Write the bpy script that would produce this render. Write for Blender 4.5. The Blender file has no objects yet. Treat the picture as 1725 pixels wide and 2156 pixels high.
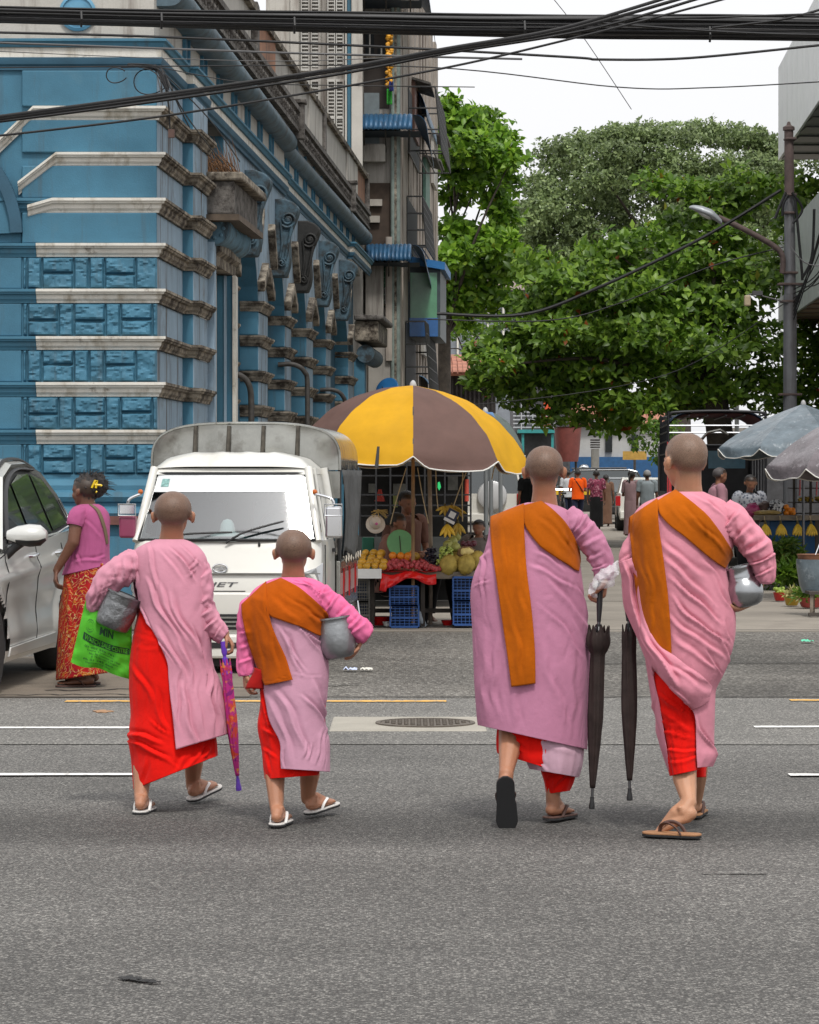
import bpy,math,random
import numpy as np
from mathutils import Vector,Matrix,Euler,noise
from mathutils.bvhtree import BVHTree
random.seed(7);np.random.seed(7)
SC=bpy.context.scene
COL=SC.collection
# ---------------------------------------------------------------- camera, sky, sun, exposure
F,H,CX,HY=6110.0,1.45,862.5,1000.0
cam=bpy.data.objects.new('camera',bpy.data.cameras.new('camera'))
COL.objects.link(cam);SC.camera=cam
cam.location=(0,0,H);cam.rotation_euler=(math.radians(90),0,0)
cam.data.sensor_fit='HORIZONTAL';cam.data.sensor_width=24.0
cam.data.lens=24.0*F/1725.0
cam.data.shift_y=-78.0/1725.0
cam.data.clip_start=0.1;cam.data.clip_end=900
W=bpy.data.worlds.new('World');SC.world=W;W.use_nodes=True
nt=W.node_tree;nt.nodes.clear()
sky=nt.nodes.new('ShaderNodeTexSky');sky.sky_type='NISHITA';sky.sun_disc=False
SUN_EL,SUN_AZ=math.radians(58),math.radians(168)
sky.sun_elevation=SUN_EL;sky.sun_rotation=SUN_AZ
sky.air_density=1.0;sky.dust_density=6.0;sky.ozone_density=1.0
hs=nt.nodes.new('ShaderNodeHueSaturation');hs.inputs['Saturation'].default_value=0.08
mx=nt.nodes.new('ShaderNodeMix');mx.data_type='RGBA';mx.inputs[0].default_value=0.72
mx.inputs[7].default_value=(11.0,11.05,11.3,1)
bg=nt.nodes.new('ShaderNodeBackground');bg.inputs['Strength'].default_value=0.072
wo=nt.nodes.new('ShaderNodeOutputWorld')
nt.links.new(sky.outputs[0],hs.inputs['Color']);nt.links.new(hs.outputs[0],mx.inputs[6])
nt.links.new(mx.outputs[2],bg.inputs['Color']);nt.links.new(bg.outputs[0],wo.inputs[0])
sl=bpy.data.lights.new('sun','SUN');sl.energy=1.5;sl.angle=math.radians(10);sl.color=(1,.965,.91)
sun=bpy.data.objects.new('sun',sl);COL.objects.link(sun)
_sd=Vector((math.sin(SUN_AZ)*math.cos(SUN_EL),math.cos(SUN_AZ)*math.cos(SUN_EL),math.sin(SUN_EL)))
sun.rotation_euler=_sd.to_track_quat('Z','Y').to_euler();sun.location=(0,0,40)
SC.view_settings.view_transform='Standard';SC.view_settings.look='None'
SC.view_settings.gamma=1;SC.view_settings.exposure=0.66;SC.view_settings.use_curve_mapping=False
SC.render.engine='CYCLES'
SC.cycles.max_bounces=6;SC.cycles.diffuse_bounces=3;SC.cycles.glossy_bounces=3
SC.cycles.transmission_bounces=4;SC.cycles.transparent_max_bounces=8
SC.cycles.use_denoising=True
SC.cycles.caustics_reflective=False;SC.cycles.caustics_refractive=False
# ---------------------------------------------------------------- helpers
def P(x,y,d):return Vector(((x-CX)*d/F,d,H+(HY-y)*d/F))
def gz(y):return H*F/(y-HY)
def R(a):return math.radians(a)
LOCAL=set()
def tag(o,label=None,cat=None,group=None,kind=None):
 if label:o['label']=label
 if cat:o['category']=cat
 if group:o['group']=group
 if kind:o['kind']=kind
 return o
def empty(name,loc=(0,0,0),label=None,cat=None,group=None,kind=None,rz=0,local=False):
 o=bpy.data.objects.new(name,None);COL.objects.link(o);o.location=loc
 o.rotation_euler=(0,0,rz);o.empty_display_size=.1
 if local:LOCAL.add(o.name)
 return tag(o,label,cat,group,kind)
def copy_tree(o,parent=None):
 c=o.copy();COL.objects.link(c);c.parent=parent
 for ch in[k for k in bpy.data.objects if k.parent==o]:copy_tree(ch,c)
 return c
class MB:
 def __init__(s):s.v=[];s.f=[];s.m=[]
 def add(s,vs,fs,mi=0):
  n=len(s.v);s.v+=[tuple(p)for p in vs]
  for f in fs:s.f.append(tuple(i+n for i in f));s.m.append(mi)
  return s
 def quad(s,a,b,c,d,mi=0):return s.add([a,b,c,d],[(0,1,2,3)],mi)
 def box(s,c,d,mi=0,rot=None,top=1.0,mtop=None):
  x,y,z=d[0]/2,d[1]/2,d[2]/2;t=top
  vs=[Vector(p)for p in((-x,-y,-z),(x,-y,-z),(x,y,-z),(-x,y,-z),(-x*t,-y*t,z),(x*t,-y*t,z),(x*t,y*t,z),(-x*t,y*t,z))]
  if rot is not None:vs=[rot@p for p in vs]
  vs=[p+Vector(c)for p in vs]
  return s.add(vs,[(3,2,1,0),(4,5,6,7),(0,1,5,4),(1,2,6,5),(2,3,7,6),(3,0,4,7)],mi)
 def bx(s,x0,x1,y0,y1,z0,z1,mi=0):
  return s.box(((x0+x1)/2,(y0+y1)/2,(z0+z1)/2),(x1-x0,y1-y0,z1-z0),mi)
 def tube(s,pts,r,n=8,mi=0,caps=True,flat=1.0,up=None):
  pts=[Vector(p)for p in pts];k=len(pts)
  rs=[r]*k if not hasattr(r,'__len__')else list(r)
  vs=[];prev=None
  for i,p in enumerate(pts):
   t=(pts[min(i+1,k-1)]-pts[max(i-1,0)])
   t=t.normalized()if t.length>1e-9 else Vector((0,0,1))
   if prev is None:
    ref=Vector(up)if up is not None else(Vector((0,0,1))if abs(t.z)<.9 else Vector((0,1,0)))
    a=ref.cross(t).normalized()
   else:
    a=(prev-t*prev.dot(t));a=a.normalized()if a.length>1e-6 else t.orthogonal().normalized()
   prev=a;b=t.cross(a)
   for j in range(n):
    q=2*math.pi*j/n
    vs.append(p+a*(math.cos(q)*rs[i])+b*(math.sin(q)*rs[i]*flat))
  fs=[(i*n+j,i*n+(j+1)%n,(i+1)*n+(j+1)%n,(i+1)*n+j)for i in range(k-1)for j in range(n)]
  if caps:fs+=[tuple(range(n))[::-1],tuple((k-1)*n+j for j in range(n))]
  return s.add(vs,fs,mi)
 def lathe(s,prof,n=24,M=None,mi=0,cap=True,a0=0,a1=2*math.pi):
  M=M or Matrix.Identity(4);vs=[];full=abs(a1-a0-2*math.pi)<1e-6
  m=n if full else n+1
  for r,z in prof:
   for j in range(m):
    q=a0+(a1-a0)*j/n
    vs.append(M@Vector((r*math.cos(q),r*math.sin(q),z)))
  fs=[]
  for i in range(len(prof)-1):
   for j in range(n):
    k=(j+1)%m
    fs.append((i*m+j,i*m+k,(i+1)*m+k,(i+1)*m+j))
  if cap and full:
   if prof[0][0]>1e-5:fs.append(tuple(range(m))[::-1])
   if prof[-1][0]>1e-5:fs.append(tuple((len(prof)-1)*m+j for j in range(m)))
  return s.add(vs,fs,mi)
 def prism(s,poly,ext,mi=0):
  """poly: 3D points of a planar outline, ext: extrusion vector"""
  n=len(poly);e=Vector(ext);vs=[Vector(p)for p in poly]+[Vector(p)+e for p in poly]
  fs=[tuple(range(n))[::-1],tuple(range(n,2*n))]+[(i,(i+1)%n,n+(i+1)%n,n+i)for i in range(n)]
  return s.add(vs,fs,mi)
 def ball(s,c,r,nu=12,nv=8,mi=0,M=None,fn=None):
  r=(r,r,r)if not hasattr(r,'__len__')else r;vs=[];c=Vector(c)
  for i in range(nv+1):
   th=math.pi*i/nv
   for j in range(nu):
    q=2*math.pi*j/nu
    d=Vector((math.sin(th)*math.cos(q),math.sin(th)*math.sin(q),math.cos(th)))
    k=fn(d)if fn else 1.0
    p=Vector((d.x*r[0]*k,d.y*r[1]*k,d.z*r[2]*k))
    vs.append(c+(M@p if M is not None else p))
  fs=[]
  for i in range(nv):
   for j in range(nu):
    k=(j+1)%nu
    if i==0:fs.append((j,nu+j,nu+k))
    elif i==nv-1:fs.append((i*nu+j,(i+1)*nu+j,i*nu+k))
    else:fs.append((i*nu+j,(i+1)*nu+j,(i+1)*nu+k,i*nu+k))
  return s.add(vs,fs,mi)
 def grid(s,fn,nu,nv,mi=0,wrap=False):
  m=nu if wrap else nu+1
  vs=[fn(i/nu,j/nv)for j in range(nv+1)for i in range(m)]
  fs=[(j*m+i,j*m+(i+1)%m,(j+1)*m+(i+1)%m,(j+1)*m+i)for j in range(nv)for i in range(nu)]
  return s.add(vs,fs,mi)
 def mesh(s,name,mats,smooth=None):
  me=bpy.data.meshes.new(name);me.from_pydata(s.v,[],s.f)
  for m in(mats if isinstance(mats,(list,tuple))else[mats]):me.materials.append(m)
  if max(s.m,default=0)>0:me.polygons.foreach_set('material_index',s.m)
  if smooth is not None:
   me.polygons.foreach_set('use_smooth',[True]*len(me.polygons))
   if smooth<180:me.set_sharp_from_angle(angle=R(smooth))
  me.update();return me
 def build(s,name,mats,parent=None,smooth=None,bevel=0,solid=0,seg=2,loc=None):
  o=bpy.data.objects.new(name,s.mesh(name,mats,smooth));COL.objects.link(o)
  if parent is not None:
   o.parent=parent
   if parent.type=='EMPTY' and parent.name not in LOCAL:o.location=-Vector(parent.location)
  if loc is not None:o.location=loc
  if bevel:
   b=o.modifiers.new('bevel','BEVEL');b.width=bevel;b.segments=seg;b.limit_method='ANGLE'
  if solid:
   d=o.modifiers.new('solid','SOLIDIFY');d.thickness=abs(solid);d.offset=-1 if solid>0 else 1
  return o
def inst(src,name,parent=None,M=None):
 """another object sharing src's mesh"""
 o=bpy.data.objects.new(name,src.data if hasattr(src,'data')else src);COL.objects.link(o)
 o.parent=parent
 if M is not None:o.matrix_local=M
 return o
def spline(pts,n=8):
 """Catmull-Rom through 3D points"""
 pts=[Vector(p)for p in pts];out=[]
 for i in range(len(pts)-1):
  a=pts[max(i-1,0)];b=pts[i];c=pts[i+1];d=pts[min(i+2,len(pts)-1)]
  for k in range(n):
   t=k/n
   out.append(.5*((2*b)+(c-a)*t+(2*a-5*b+4*c-d)*t*t+(3*b-a-3*c+d)*t**3))
 out.append(pts[-1]);return out
 # ---------------------------------------------------------------- materials
_M={}
def lin(r,g,b):
 f=lambda c:(c/255/12.92)if c/255<=.04045 else((c/255+.055)/1.055)**2.4
 return(f(r),f(g),f(b))
def mat(name,col,rough=.6,metal=0.0,var=.12,vs=6.0,bump=0.0,bs=60.0,stain=None,spec=.5,coat=0.0,sheen=0.0,trans=0.0,island=0.0,streak=None,emit=None,fine=0.0,fs=300.0,translucent=0.0,wave=None,alpha=1.0):
 if name in _M:return _M[name]
 m=bpy.data.materials.new(name);m.use_nodes=True;_M[name]=m
 nt=m.node_tree;N=nt.nodes;L=nt.links
 b=N['Principled BSDF'];out=N['Material Output']
 b.inputs['Roughness'].default_value=rough;b.inputs['Metallic'].default_value=metal
 b.inputs['Specular IOR Level'].default_value=spec;b.inputs['Coat Weight'].default_value=coat
 b.inputs['Coat Roughness'].default_value=.06
 b.inputs['Sheen Weight'].default_value=sheen;b.inputs['Transmission Weight'].default_value=trans
 b.inputs['Alpha'].default_value=alpha
 tc=N.new('ShaderNodeTexCoord')
 def nz(scale,detail=4,rgh=.6,vec=None):
  t=N.new('ShaderNodeTexNoise');t.inputs['Scale'].default_value=scale
  t.inputs['Detail'].default_value=detail;t.inputs['Roughness'].default_value=rgh
  L.new(vec or tc.outputs['Object'],t.inputs['Vector']);return t.outputs['Fac']
 def mix(fac,a,c,mode='MIX'):
  x=N.new('ShaderNodeMix');x.data_type='RGBA';x.blend_type=mode;x.clamp_factor=True
  if hasattr(fac,'links'):L.new(fac,x.inputs[0])
  else:x.inputs[0].default_value=fac
  for v,i in((a,6),(c,7)):
   if hasattr(v,'links'):L.new(v,x.inputs[i])
   else:x.inputs[i].default_value=(*v[:3],1)
  return x.outputs[2]
 def ramp(fac,lo,hi,a=0.0,c=1.0):
  x=N.new('ShaderNodeMapRange');x.inputs[1].default_value=lo;x.inputs[2].default_value=hi
  x.inputs[3].default_value=a;x.inputs[4].default_value=c;L.new(fac,x.inputs[0]);return x.outputs[0]
 c=None
 dk=tuple(x*(1-var)for x in col);lt=tuple(min(1,x*(1+var))for x in col)
 c=mix(ramp(nz(vs),.3,.7),dk,lt)
 if fine:
  c=mix(ramp(nz(fs,2),.35,.65),c,mix(1.0,c,(1-fine,)*3,'MULTIPLY'))
 if island:
  g=N.new('ShaderNodeNewGeometry')
  x=N.new('ShaderNodeMapRange');x.inputs[3].default_value=1-island;x.inputs[4].default_value=1+island
  L.new(g.outputs['Random Per Island'],x.inputs[0])
  cc=N.new('ShaderNodeCombineColor')
  for i in range(3):L.new(x.outputs[0],cc.inputs[i])
  c=mix(1.0,c,cc.outputs[0],'MULTIPLY')
 if streak:
  mp=N.new('ShaderNodeMapping');mp.inputs['Scale'].default_value=streak[3];L.new(tc.outputs['Object'],mp.inputs[0])
  c=mix(ramp(nz(1.0,5,.65,mp.outputs[0]),streak[1],streak[2]),c,streak[0])
 if stain:
  c=mix(ramp(nz(stain[3],6,.7),stain[1],stain[2]),c,stain[0])
 L.new(c,b.inputs['Base Color'])
 if bump:
  bp=N.new('ShaderNodeBump');bp.inputs['Strength'].default_value=1.0;bp.inputs['Distance'].default_value=bump
  L.new(nz(bs,4),bp.inputs['Height']);L.new(bp.outputs[0],b.inputs['Normal'])
 if wave:
  wv=N.new('ShaderNodeTexWave');wv.inputs['Scale'].default_value=wave[0];wv.bands_direction=wave[2]
  L.new(tc.outputs['Object'],wv.inputs['Vector'])
  bp=N.new('ShaderNodeBump');bp.inputs['Distance'].default_value=wave[1]
  L.new(wv.outputs['Fac'],bp.inputs['Height']);L.new(bp.outputs[0],b.inputs['Normal'])
 if emit:b.inputs['Emission Color'].default_value=(*emit[0],1);b.inputs['Emission Strength'].default_value=emit[1]
 if translucent:
  tr=N.new('ShaderNodeBsdfTranslucent');L.new(c,tr.inputs[0])
  ms=N.new('ShaderNodeMixShader');ms.inputs[0].default_value=translucent
  L.new(b.outputs[0],ms.inputs[1]);L.new(tr.outputs[0],ms.inputs[2]);L.new(ms.outputs[0],out.inputs[0])
 return m
def cloth(name,col,var=.08,translucent=.08,wr=.008,ws=11):
 """thin cotton: weave noise plus sharp small creases"""
 m=mat(name,col,rough=.9,var=var,vs=5,bump=.002,bs=45,spec=.12,sheen=.06,translucent=translucent,fine=.08,fs=700)
 nt=m.node_tree;N=nt.nodes;L=nt.links;b=N['Principled BSDF'];tc=N.new('ShaderNodeTexCoord')
 old=b.inputs['Normal'].links[0].from_node
 mp=N.new('ShaderNodeMapping');mp.inputs['Rotation'].default_value=(.0,.5,.0);mp.inputs['Scale'].default_value=(1.5,1.5,.62);L.new(tc.outputs['Object'],mp.inputs[0])
 t=N.new('ShaderNodeTexNoise');t.noise_type='RIDGED_MULTIFRACTAL';t.normalize=True
 t.inputs['Scale'].default_value=ws;t.inputs['Detail'].default_value=3;t.inputs['Roughness'].default_value=.45;t.inputs['Distortion'].default_value=.6
 L.new(mp.outputs[0],t.inputs['Vector'])
 k=N.new('ShaderNodeBump');k.inputs['Distance'].default_value=wr;k.inputs['Strength'].default_value=.9;L.new(t.outputs['Fac'],k.inputs['Height'])
 L.new(k.outputs[0],old.inputs['Normal']);return m
def glass(name,col=(.02,.03,.03),rough=.04):
 return mat(name,col,rough=rough,spec=.7,var=.02,coat=.6)
def nz_(x,y,z):return noise.noise(Vector((x,y,z)))
def ridged(v):return 1-2*abs(v)
def V(*a):return Vector(a)
# ---------------------------------------------------------------- ground
def asphalt_mat(name,base,light,cell,contrast,band=False,patch=0.0,bumpd=.004):
 m=bpy.data.materials.new(name);m.use_nodes=True;nt=m.node_tree;N=nt.nodes;L=nt.links
 b=N['Principled BSDF'];b.inputs['Roughness'].default_value=.82;b.inputs['Specular IOR Level'].default_value=.35
 tc=N.new('ShaderNodeTexCoord')
 vo=N.new('ShaderNodeTexVoronoi');vo.inputs['Scale'].default_value=cell;L.new(tc.outputs['Object'],vo.inputs['Vector'])
 sep=N.new('ShaderNodeSeparateColor');L.new(vo.outputs['Color'],sep.inputs[0])
 cr=N.new('ShaderNodeValToRGB');e=cr.color_ramp.elements
 e[0].position=0;e[0].color=(*[x*(1-contrast)for x in base],1);e[1].position=.62;e[1].color=(*base,1)
 for pos,k in((.8,.35),(.93,.75),(1.0,1.0)):
  q=cr.color_ramp.elements.new(pos);q.color=(*[base[i]*(1-k)+light[i]*k for i in range(3)],1)
 L.new(sep.outputs[0],cr.inputs[0])
 # dark binder between the stones
 mr=N.new('ShaderNodeMapRange');mr.inputs[1].default_value=.25;mr.inputs[2].default_value=.75
 mr.inputs[3].default_value=1.0;mr.inputs[4].default_value=.55;L.new(vo.outputs['Distance'],mr.inputs[0])
 def mul(c,f):
  x=N.new('ShaderNodeMix');x.data_type='RGBA';x.blend_type='MULTIPLY';x.inputs[0].default_value=1
  L.new(c,x.inputs[6]);cc=N.new('ShaderNodeCombineColor')
  for i in range(3):L.new(f,cc.inputs[i])
  L.new(cc.outputs[0],x.inputs[7]);return x.outputs[2]
 c=mul(cr.outputs[0],mr.outputs[0])
 def var(scale,lo,hi,sc=(1,1,1),detail=5):
  mp=N.new('ShaderNodeMapping');mp.inputs['Scale'].default_value=sc;L.new(tc.outputs['Object'],mp.inputs[0])
  n=N.new('ShaderNodeTexNoise');n.inputs['Scale'].default_value=scale;n.inputs['Detail'].default_value=detail
  L.new(mp.outputs[0],n.inputs['Vector'])
  r=N.new('ShaderNodeMapRange');r.inputs[1].default_value=.3;r.inputs[2].default_value=.7
  r.inputs[3].default_value=lo;r.inputs[4].default_value=hi;L.new(n.outputs['Fac'],r.inputs[0]);return r.outputs[0]
 c=mul(c,var(.55,.80,1.14));c=mul(c,var(1.0,.9,1.08,(.25,2.2,1)));c=mul(c,var(30,.86,1.12,detail=3))
 if patch:c=mul(c,var(.55,1-patch,1+patch*.6,(1,.6,1),6))
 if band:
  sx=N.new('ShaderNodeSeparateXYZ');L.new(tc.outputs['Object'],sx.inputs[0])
  for cen,wd,k in((12.0,.95,.56),(8.4,1.5,.9),(15.4,1.3,1.12)):  # darkest band paints the soft shade at the walkers' feet into the asphalt colour
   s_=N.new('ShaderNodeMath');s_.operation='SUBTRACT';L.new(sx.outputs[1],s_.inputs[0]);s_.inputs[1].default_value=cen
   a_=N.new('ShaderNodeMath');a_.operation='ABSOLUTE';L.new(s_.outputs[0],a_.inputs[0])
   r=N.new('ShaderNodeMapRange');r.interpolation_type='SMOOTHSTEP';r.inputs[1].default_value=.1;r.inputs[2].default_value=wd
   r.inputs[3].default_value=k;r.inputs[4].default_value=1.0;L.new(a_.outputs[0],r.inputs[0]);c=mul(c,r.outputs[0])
 L.new(c,b.inputs['Base Color'])
 bp=N.new('ShaderNodeBump');bp.inputs['Distance'].default_value=bumpd;bp.invert=True
 L.new(vo.outputs['Distance'],bp.inputs['Height']);L.new(bp.outputs[0],b.inputs['Normal'])
 return m
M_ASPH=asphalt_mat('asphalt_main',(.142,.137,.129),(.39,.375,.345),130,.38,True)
M_ASPH2=asphalt_mat('asphalt_lane',(.215,.208,.194),(.47,.45,.41),110,.42)
M_PATCH=asphalt_mat('asphalt_patched',(.165,.152,.134),(.42,.40,.36),60,.5,False,.4)
M_CONC=mat('street_concrete',(.27,.24,.20),rough=.9,var=.16,vs=.7,fine=.25,fs=160,stain=((.15,.13,.11),.52,.75,.9),bump=.004,bs=40)
M_APRON=mat('apron_concrete',(.21,.175,.135),rough=.9,var=.2,vs=1.3,fine=.3,fs=120,stain=((.1,.085,.07),.5,.75,1.4),bump=.006,bs=30)
M_PALE=mat('pale_concrete',(.36,.335,.285),rough=.9,var=.1,vs=4,fine=.15,fs=150,stain=((.3,.28,.24),.55,.8,5),bump=.002)
def sheet(name,x0,x1,y0,y1,z,m,label=None,cat=None,kind='structure',parent=None,jag=0,n=24):
 b=MB()
 if jag:
  top=[(x0+(x1-x0)*i/n,y1+random.uniform(-jag,jag),z)for i in range(n+1)]
  bot=[(x0+(x1-x0)*i/n,y0+random.uniform(-jag,jag),z)for i in range(n+1)]
  for i in range(n):b.quad(bot[i],bot[i+1],top[i+1],top[i])
 else:b.quad((x0,y0,z),(x1,y0,z),(x1,y1,z),(x0,y1,z))
 return tag(b.build(name,m,parent),label,cat,None,kind)
sheet('ground',-400,400,-60,700,-.012,M_CONC)
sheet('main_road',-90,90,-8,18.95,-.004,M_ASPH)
sheet('kerb_lane',-90,90,15.62,18.86,0.0,M_ASPH2,jag=.012,n=90)
sheet('side_street_mouth',-30,60,18.88,26.9,-.006,M_PATCH)
sheet('driveway_apron',-14,-1.05,18.9,23.2,-.001,M_APRON,jag=.03,n=40)
# pavement along the blue building with its kerb
UV=Vector((.0537,1,0)).normalized()
XF=lambda d:-2.44+.0537*(d-28)
def strip(name,o0,o1,d0,d1,z0,z1,m):
 b=MB();p=[(XF(d0)+o0,d0),(XF(d0)+o1,d0),(XF(d1)+o1,d1),(XF(d1)+o0,d1)]
 b.prism([(x,y,z0)for x,y in p],(0,0,z1-z0));return tag(b.build(name,m,bevel=.015),kind='structure')
strip('pavement',-.6,1.25,27.2,70,-.01,.13,M_CONC)
strip('kerb',1.252,1.4,27.2,70,-.01,.125,M_PALE)
# cracks and joints (filled lines in the paving)
def crack(pts,w,name='road_crack'):
 b=MB()
 for(a,c)in zip(pts[:-1],pts[1:]):
  a=Vector(a);c=Vector(c);n=Vector((-(c-a).y,(c-a).x,0)).normalized()*w/2
  b.quad(a-n,c-n,c+n,a+n)
 return tag(b.build(name,mat('crack_tar',(.03,.028,.025),rough=.95)),kind='structure')
def wob(x0,y0,x1,y1,z,n,a):
 return[(x0+(x1-x0)*i/n,y0+(y1-y0)*i/n+random.uniform(-a,a),z)for i in range(n+1)]
crack(wob(-2.45,19.5,-.35,20.0,.003,26,.09),.035)
crack(wob(-3.4,19.05,-1.2,19.2,.003,30,.06),.028)
crack(wob(-9,27.0,12,27.25,.003,60,.02),.06)
crack(wob(.6,22.3,9,22.5,.003,40,.03),.05)
crack(wob(1.0,33.5,9,33.9,.003,30,.03),.08)
crack(wob(-30,18.93,30,18.93,.004,160,.015),.045)
# painted lines
M_WHITE=mat('road_paint_white',(.82,.81,.78),rough=.7,var=.06,vs=20,stain=((.30,.29,.28),.52,.64,22))
M_YEL=mat('road_paint_yellow',(.74,.42,.10),rough=.7,var=.15,vs=12,stain=((.24,.22,.19),.5,.62,16))
def line(name,x0,x1,y,w,m,lab):
 b=MB();n=max(4,int((x1-x0)/.12))
 t=[(x0+(x1-x0)*i/n,y+w/2+random.uniform(-.008,.006),.005)for i in range(n+1)]
 q=[(x0+(x1-x0)*i/n,y-w/2+random.uniform(-.006,.008),.005)for i in range(n+1)]
 for i in range(n):b.quad(q[i],q[i+1],t[i+1],t[i])
 return tag(b.build(name,m),lab,None,None,'structure')
def wx(x,y):return(x-CX)*gz(y)/F
for x0,x1,y in((-700,292,1533.5),(1588,2300,1531.5)):line('lane_marking',wx(x0,y),wx(x1,y),gz(y),.11,M_WHITE,None)
for x0,x1,y in((-700,290,1632),(1662,2300,1633)):line('lane_marking',wx(x0,y),wx(x1,y),gz(y),.1,M_WHITE,None)
for x0,x1,y in((138,940,1477.5),(1664,2200,1475.5)):line('yellow_marking',wx(x0,y),wx(x1,y),gz(y),.13,M_YEL,None)
line('lane_marking_worn',wx(1480,1840),wx(1615,1838),gz(1839),.022,mat('paint_worn',(.34,.33,.31),stain=((.13,.125,.115),.40,.50,20)),None)
# concrete slab and manhole
b=MB();sx0,sx1,sy0,sy1=wx(697,1525),wx(1022,1525),gz(1540),gz(1511)
b.bx(sx0,sx1,sy0,sy1,-.05,.006)
tag(b.build('manhole_slab',M_PALE,bevel=.012),kind='structure')
mc=((sx0+sx1)/2+.10,(sy0+sy1)/2)
mo=empty('manhole_cover',(*mc,0),'round dark iron manhole cover set in a pale concrete slab on the road','manhole cover')
M_IRON=mat('manhole_iron',(.13,.11,.09),rough=.65,metal=.4,var=.25,vs=15,bump=.002,bs=60)
MB().lathe([(.29,.004),(.29,.014),(.262,.014),(.262,.004)],40,Matrix.Translation((*mc,0))).build('rim',M_IRON,mo)
b=MB().lathe([(.258,.004),(.258,.0115),(0,.0115)],40,Matrix.Translation((*mc,0)))
for i in range(-6,7):
 for j in range(-6,7):
  if i*i+j*j<40:b.box((mc[0]+i*.037,mc[1]+j*.037,.0145),(.024,.012,.006),rot=Matrix.Rotation(R(45 if(i+j)%2 else-45),3,'Z'))
b.build('lid',M_IRON,mo)
# tar blot, rusty lid and litter on the road
def blot(name,x,y,w,h,m,lab,cat):
 c=Vector((wx(x,y),gz(y),0));vs=[];n=22
 for i in range(n):
  a=2*math.pi*i/n;k=1+.9*noise.noise(Vector((math.cos(a)*1.4+x,math.sin(a)*1.4,y*.1)))
  vs.append((c.x+math.cos(a)*w*k,c.y+math.sin(a)*h*k,.003))
 return tag(MB().prism(vs,(0,0,.0015)).build(name,m),lab,cat)
M_TAR=mat('tar',(.02,.02,.02),rough=.85,var=.3,vs=30)
blot('tar_patch',275,2062,.032,.035,M_TAR,'small black tar blot low on the asphalt near the front of the photo','tar patch')
blot('rusty_lid',216,1499,.055,.09,mat('rusty',(.36,.2,.1),var=.3,vs=20),'small rusty brown lid in the asphalt beyond the white lane line','lid')
M_PAPER=mat('litter_paper',(.6,.62,.66),var=.15)
for x,y,w,mm,lab in((738,1413,.05,(.5,.55,.72),'crumpled pale blue paper scrap by the truck tyre'),(772,1413,.045,(.66,.64,.58),'crumpled whitish paper scrap on the road right of the truck tyre'),(1700,1353,.05,(.12,.55,.35),'green plastic scrap lying on the street below the vegetable basins')):
 c=Vector((wx(x,y),gz(y),.0))
 b=MB();b.grid(lambda u,v:c+Vector(((u-.5)*w*2,(v-.5)*w*2,.012+.03*abs(noise.noise(Vector((u*3+x,v*3,0)))))),6,5)
 tag(b.build('litter',mat('litter_%d'%x,mm,var=.15),solid=.002),lab,'litter')
for k_,(x,y,w,h_)in enumerate(((305,2066,.03,.018),(322,2070,.018,.012))):tag(blot('tar_patch',x,y,w,h_,M_TAR,None,None),('thin black tar smear trailing right of the blot near the front','smallest tar speck at the end of the smear near the front')[k_],'tar patch')
# ---------------------------------------------------------------- the blue corner building
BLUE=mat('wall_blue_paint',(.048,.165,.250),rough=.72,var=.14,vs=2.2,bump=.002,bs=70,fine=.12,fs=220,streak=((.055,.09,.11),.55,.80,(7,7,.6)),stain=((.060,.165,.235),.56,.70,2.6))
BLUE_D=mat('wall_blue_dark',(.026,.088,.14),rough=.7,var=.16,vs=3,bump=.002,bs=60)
PALEB=mat('pier_pale_blue',(.27,.37,.46),rough=.75,var=.12,vs=2.5,bump=.002,bs=70,fine=.1,fs=200,streak=((.075,.06,.05),.53,.68,(9,9,.55)),stain=((.16,.17,.17),.55,.75,3))
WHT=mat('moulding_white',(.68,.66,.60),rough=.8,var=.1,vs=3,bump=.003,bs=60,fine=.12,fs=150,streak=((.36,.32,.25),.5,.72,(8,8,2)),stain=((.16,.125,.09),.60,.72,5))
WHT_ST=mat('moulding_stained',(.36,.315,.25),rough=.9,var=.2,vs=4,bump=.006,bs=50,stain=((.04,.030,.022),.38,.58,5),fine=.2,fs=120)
SLATE=mat('slate_blue',(.075,.12,.15),rough=.6,var=.25,vs=5,bump=.003,bs=50,streak=((.03,.03,.03),.5,.75,(4,4,2)))
MOULD=mat('mouldy_stone',(.13,.12,.11),rough=.95,var=.35,vs=6,bump=.006,bs=45,stain=((.03,.025,.022),.45,.62,8))
WALLW=mat('old_white_wall',(.46,.44,.40),rough=.85,var=.12,vs=1.5,bump=.003,bs=50,fine=.1,fs=120,streak=((.16,.13,.11),.52,.72,(3.5,3.5,.5)))
RUST=mat('rust_stained_wall',(.30,.15,.09),rough=.9,var=.25,vs=2.5,bump=.004,bs=40,streak=((.10,.07,.06),.5,.75,(4,4,.6)))
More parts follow.
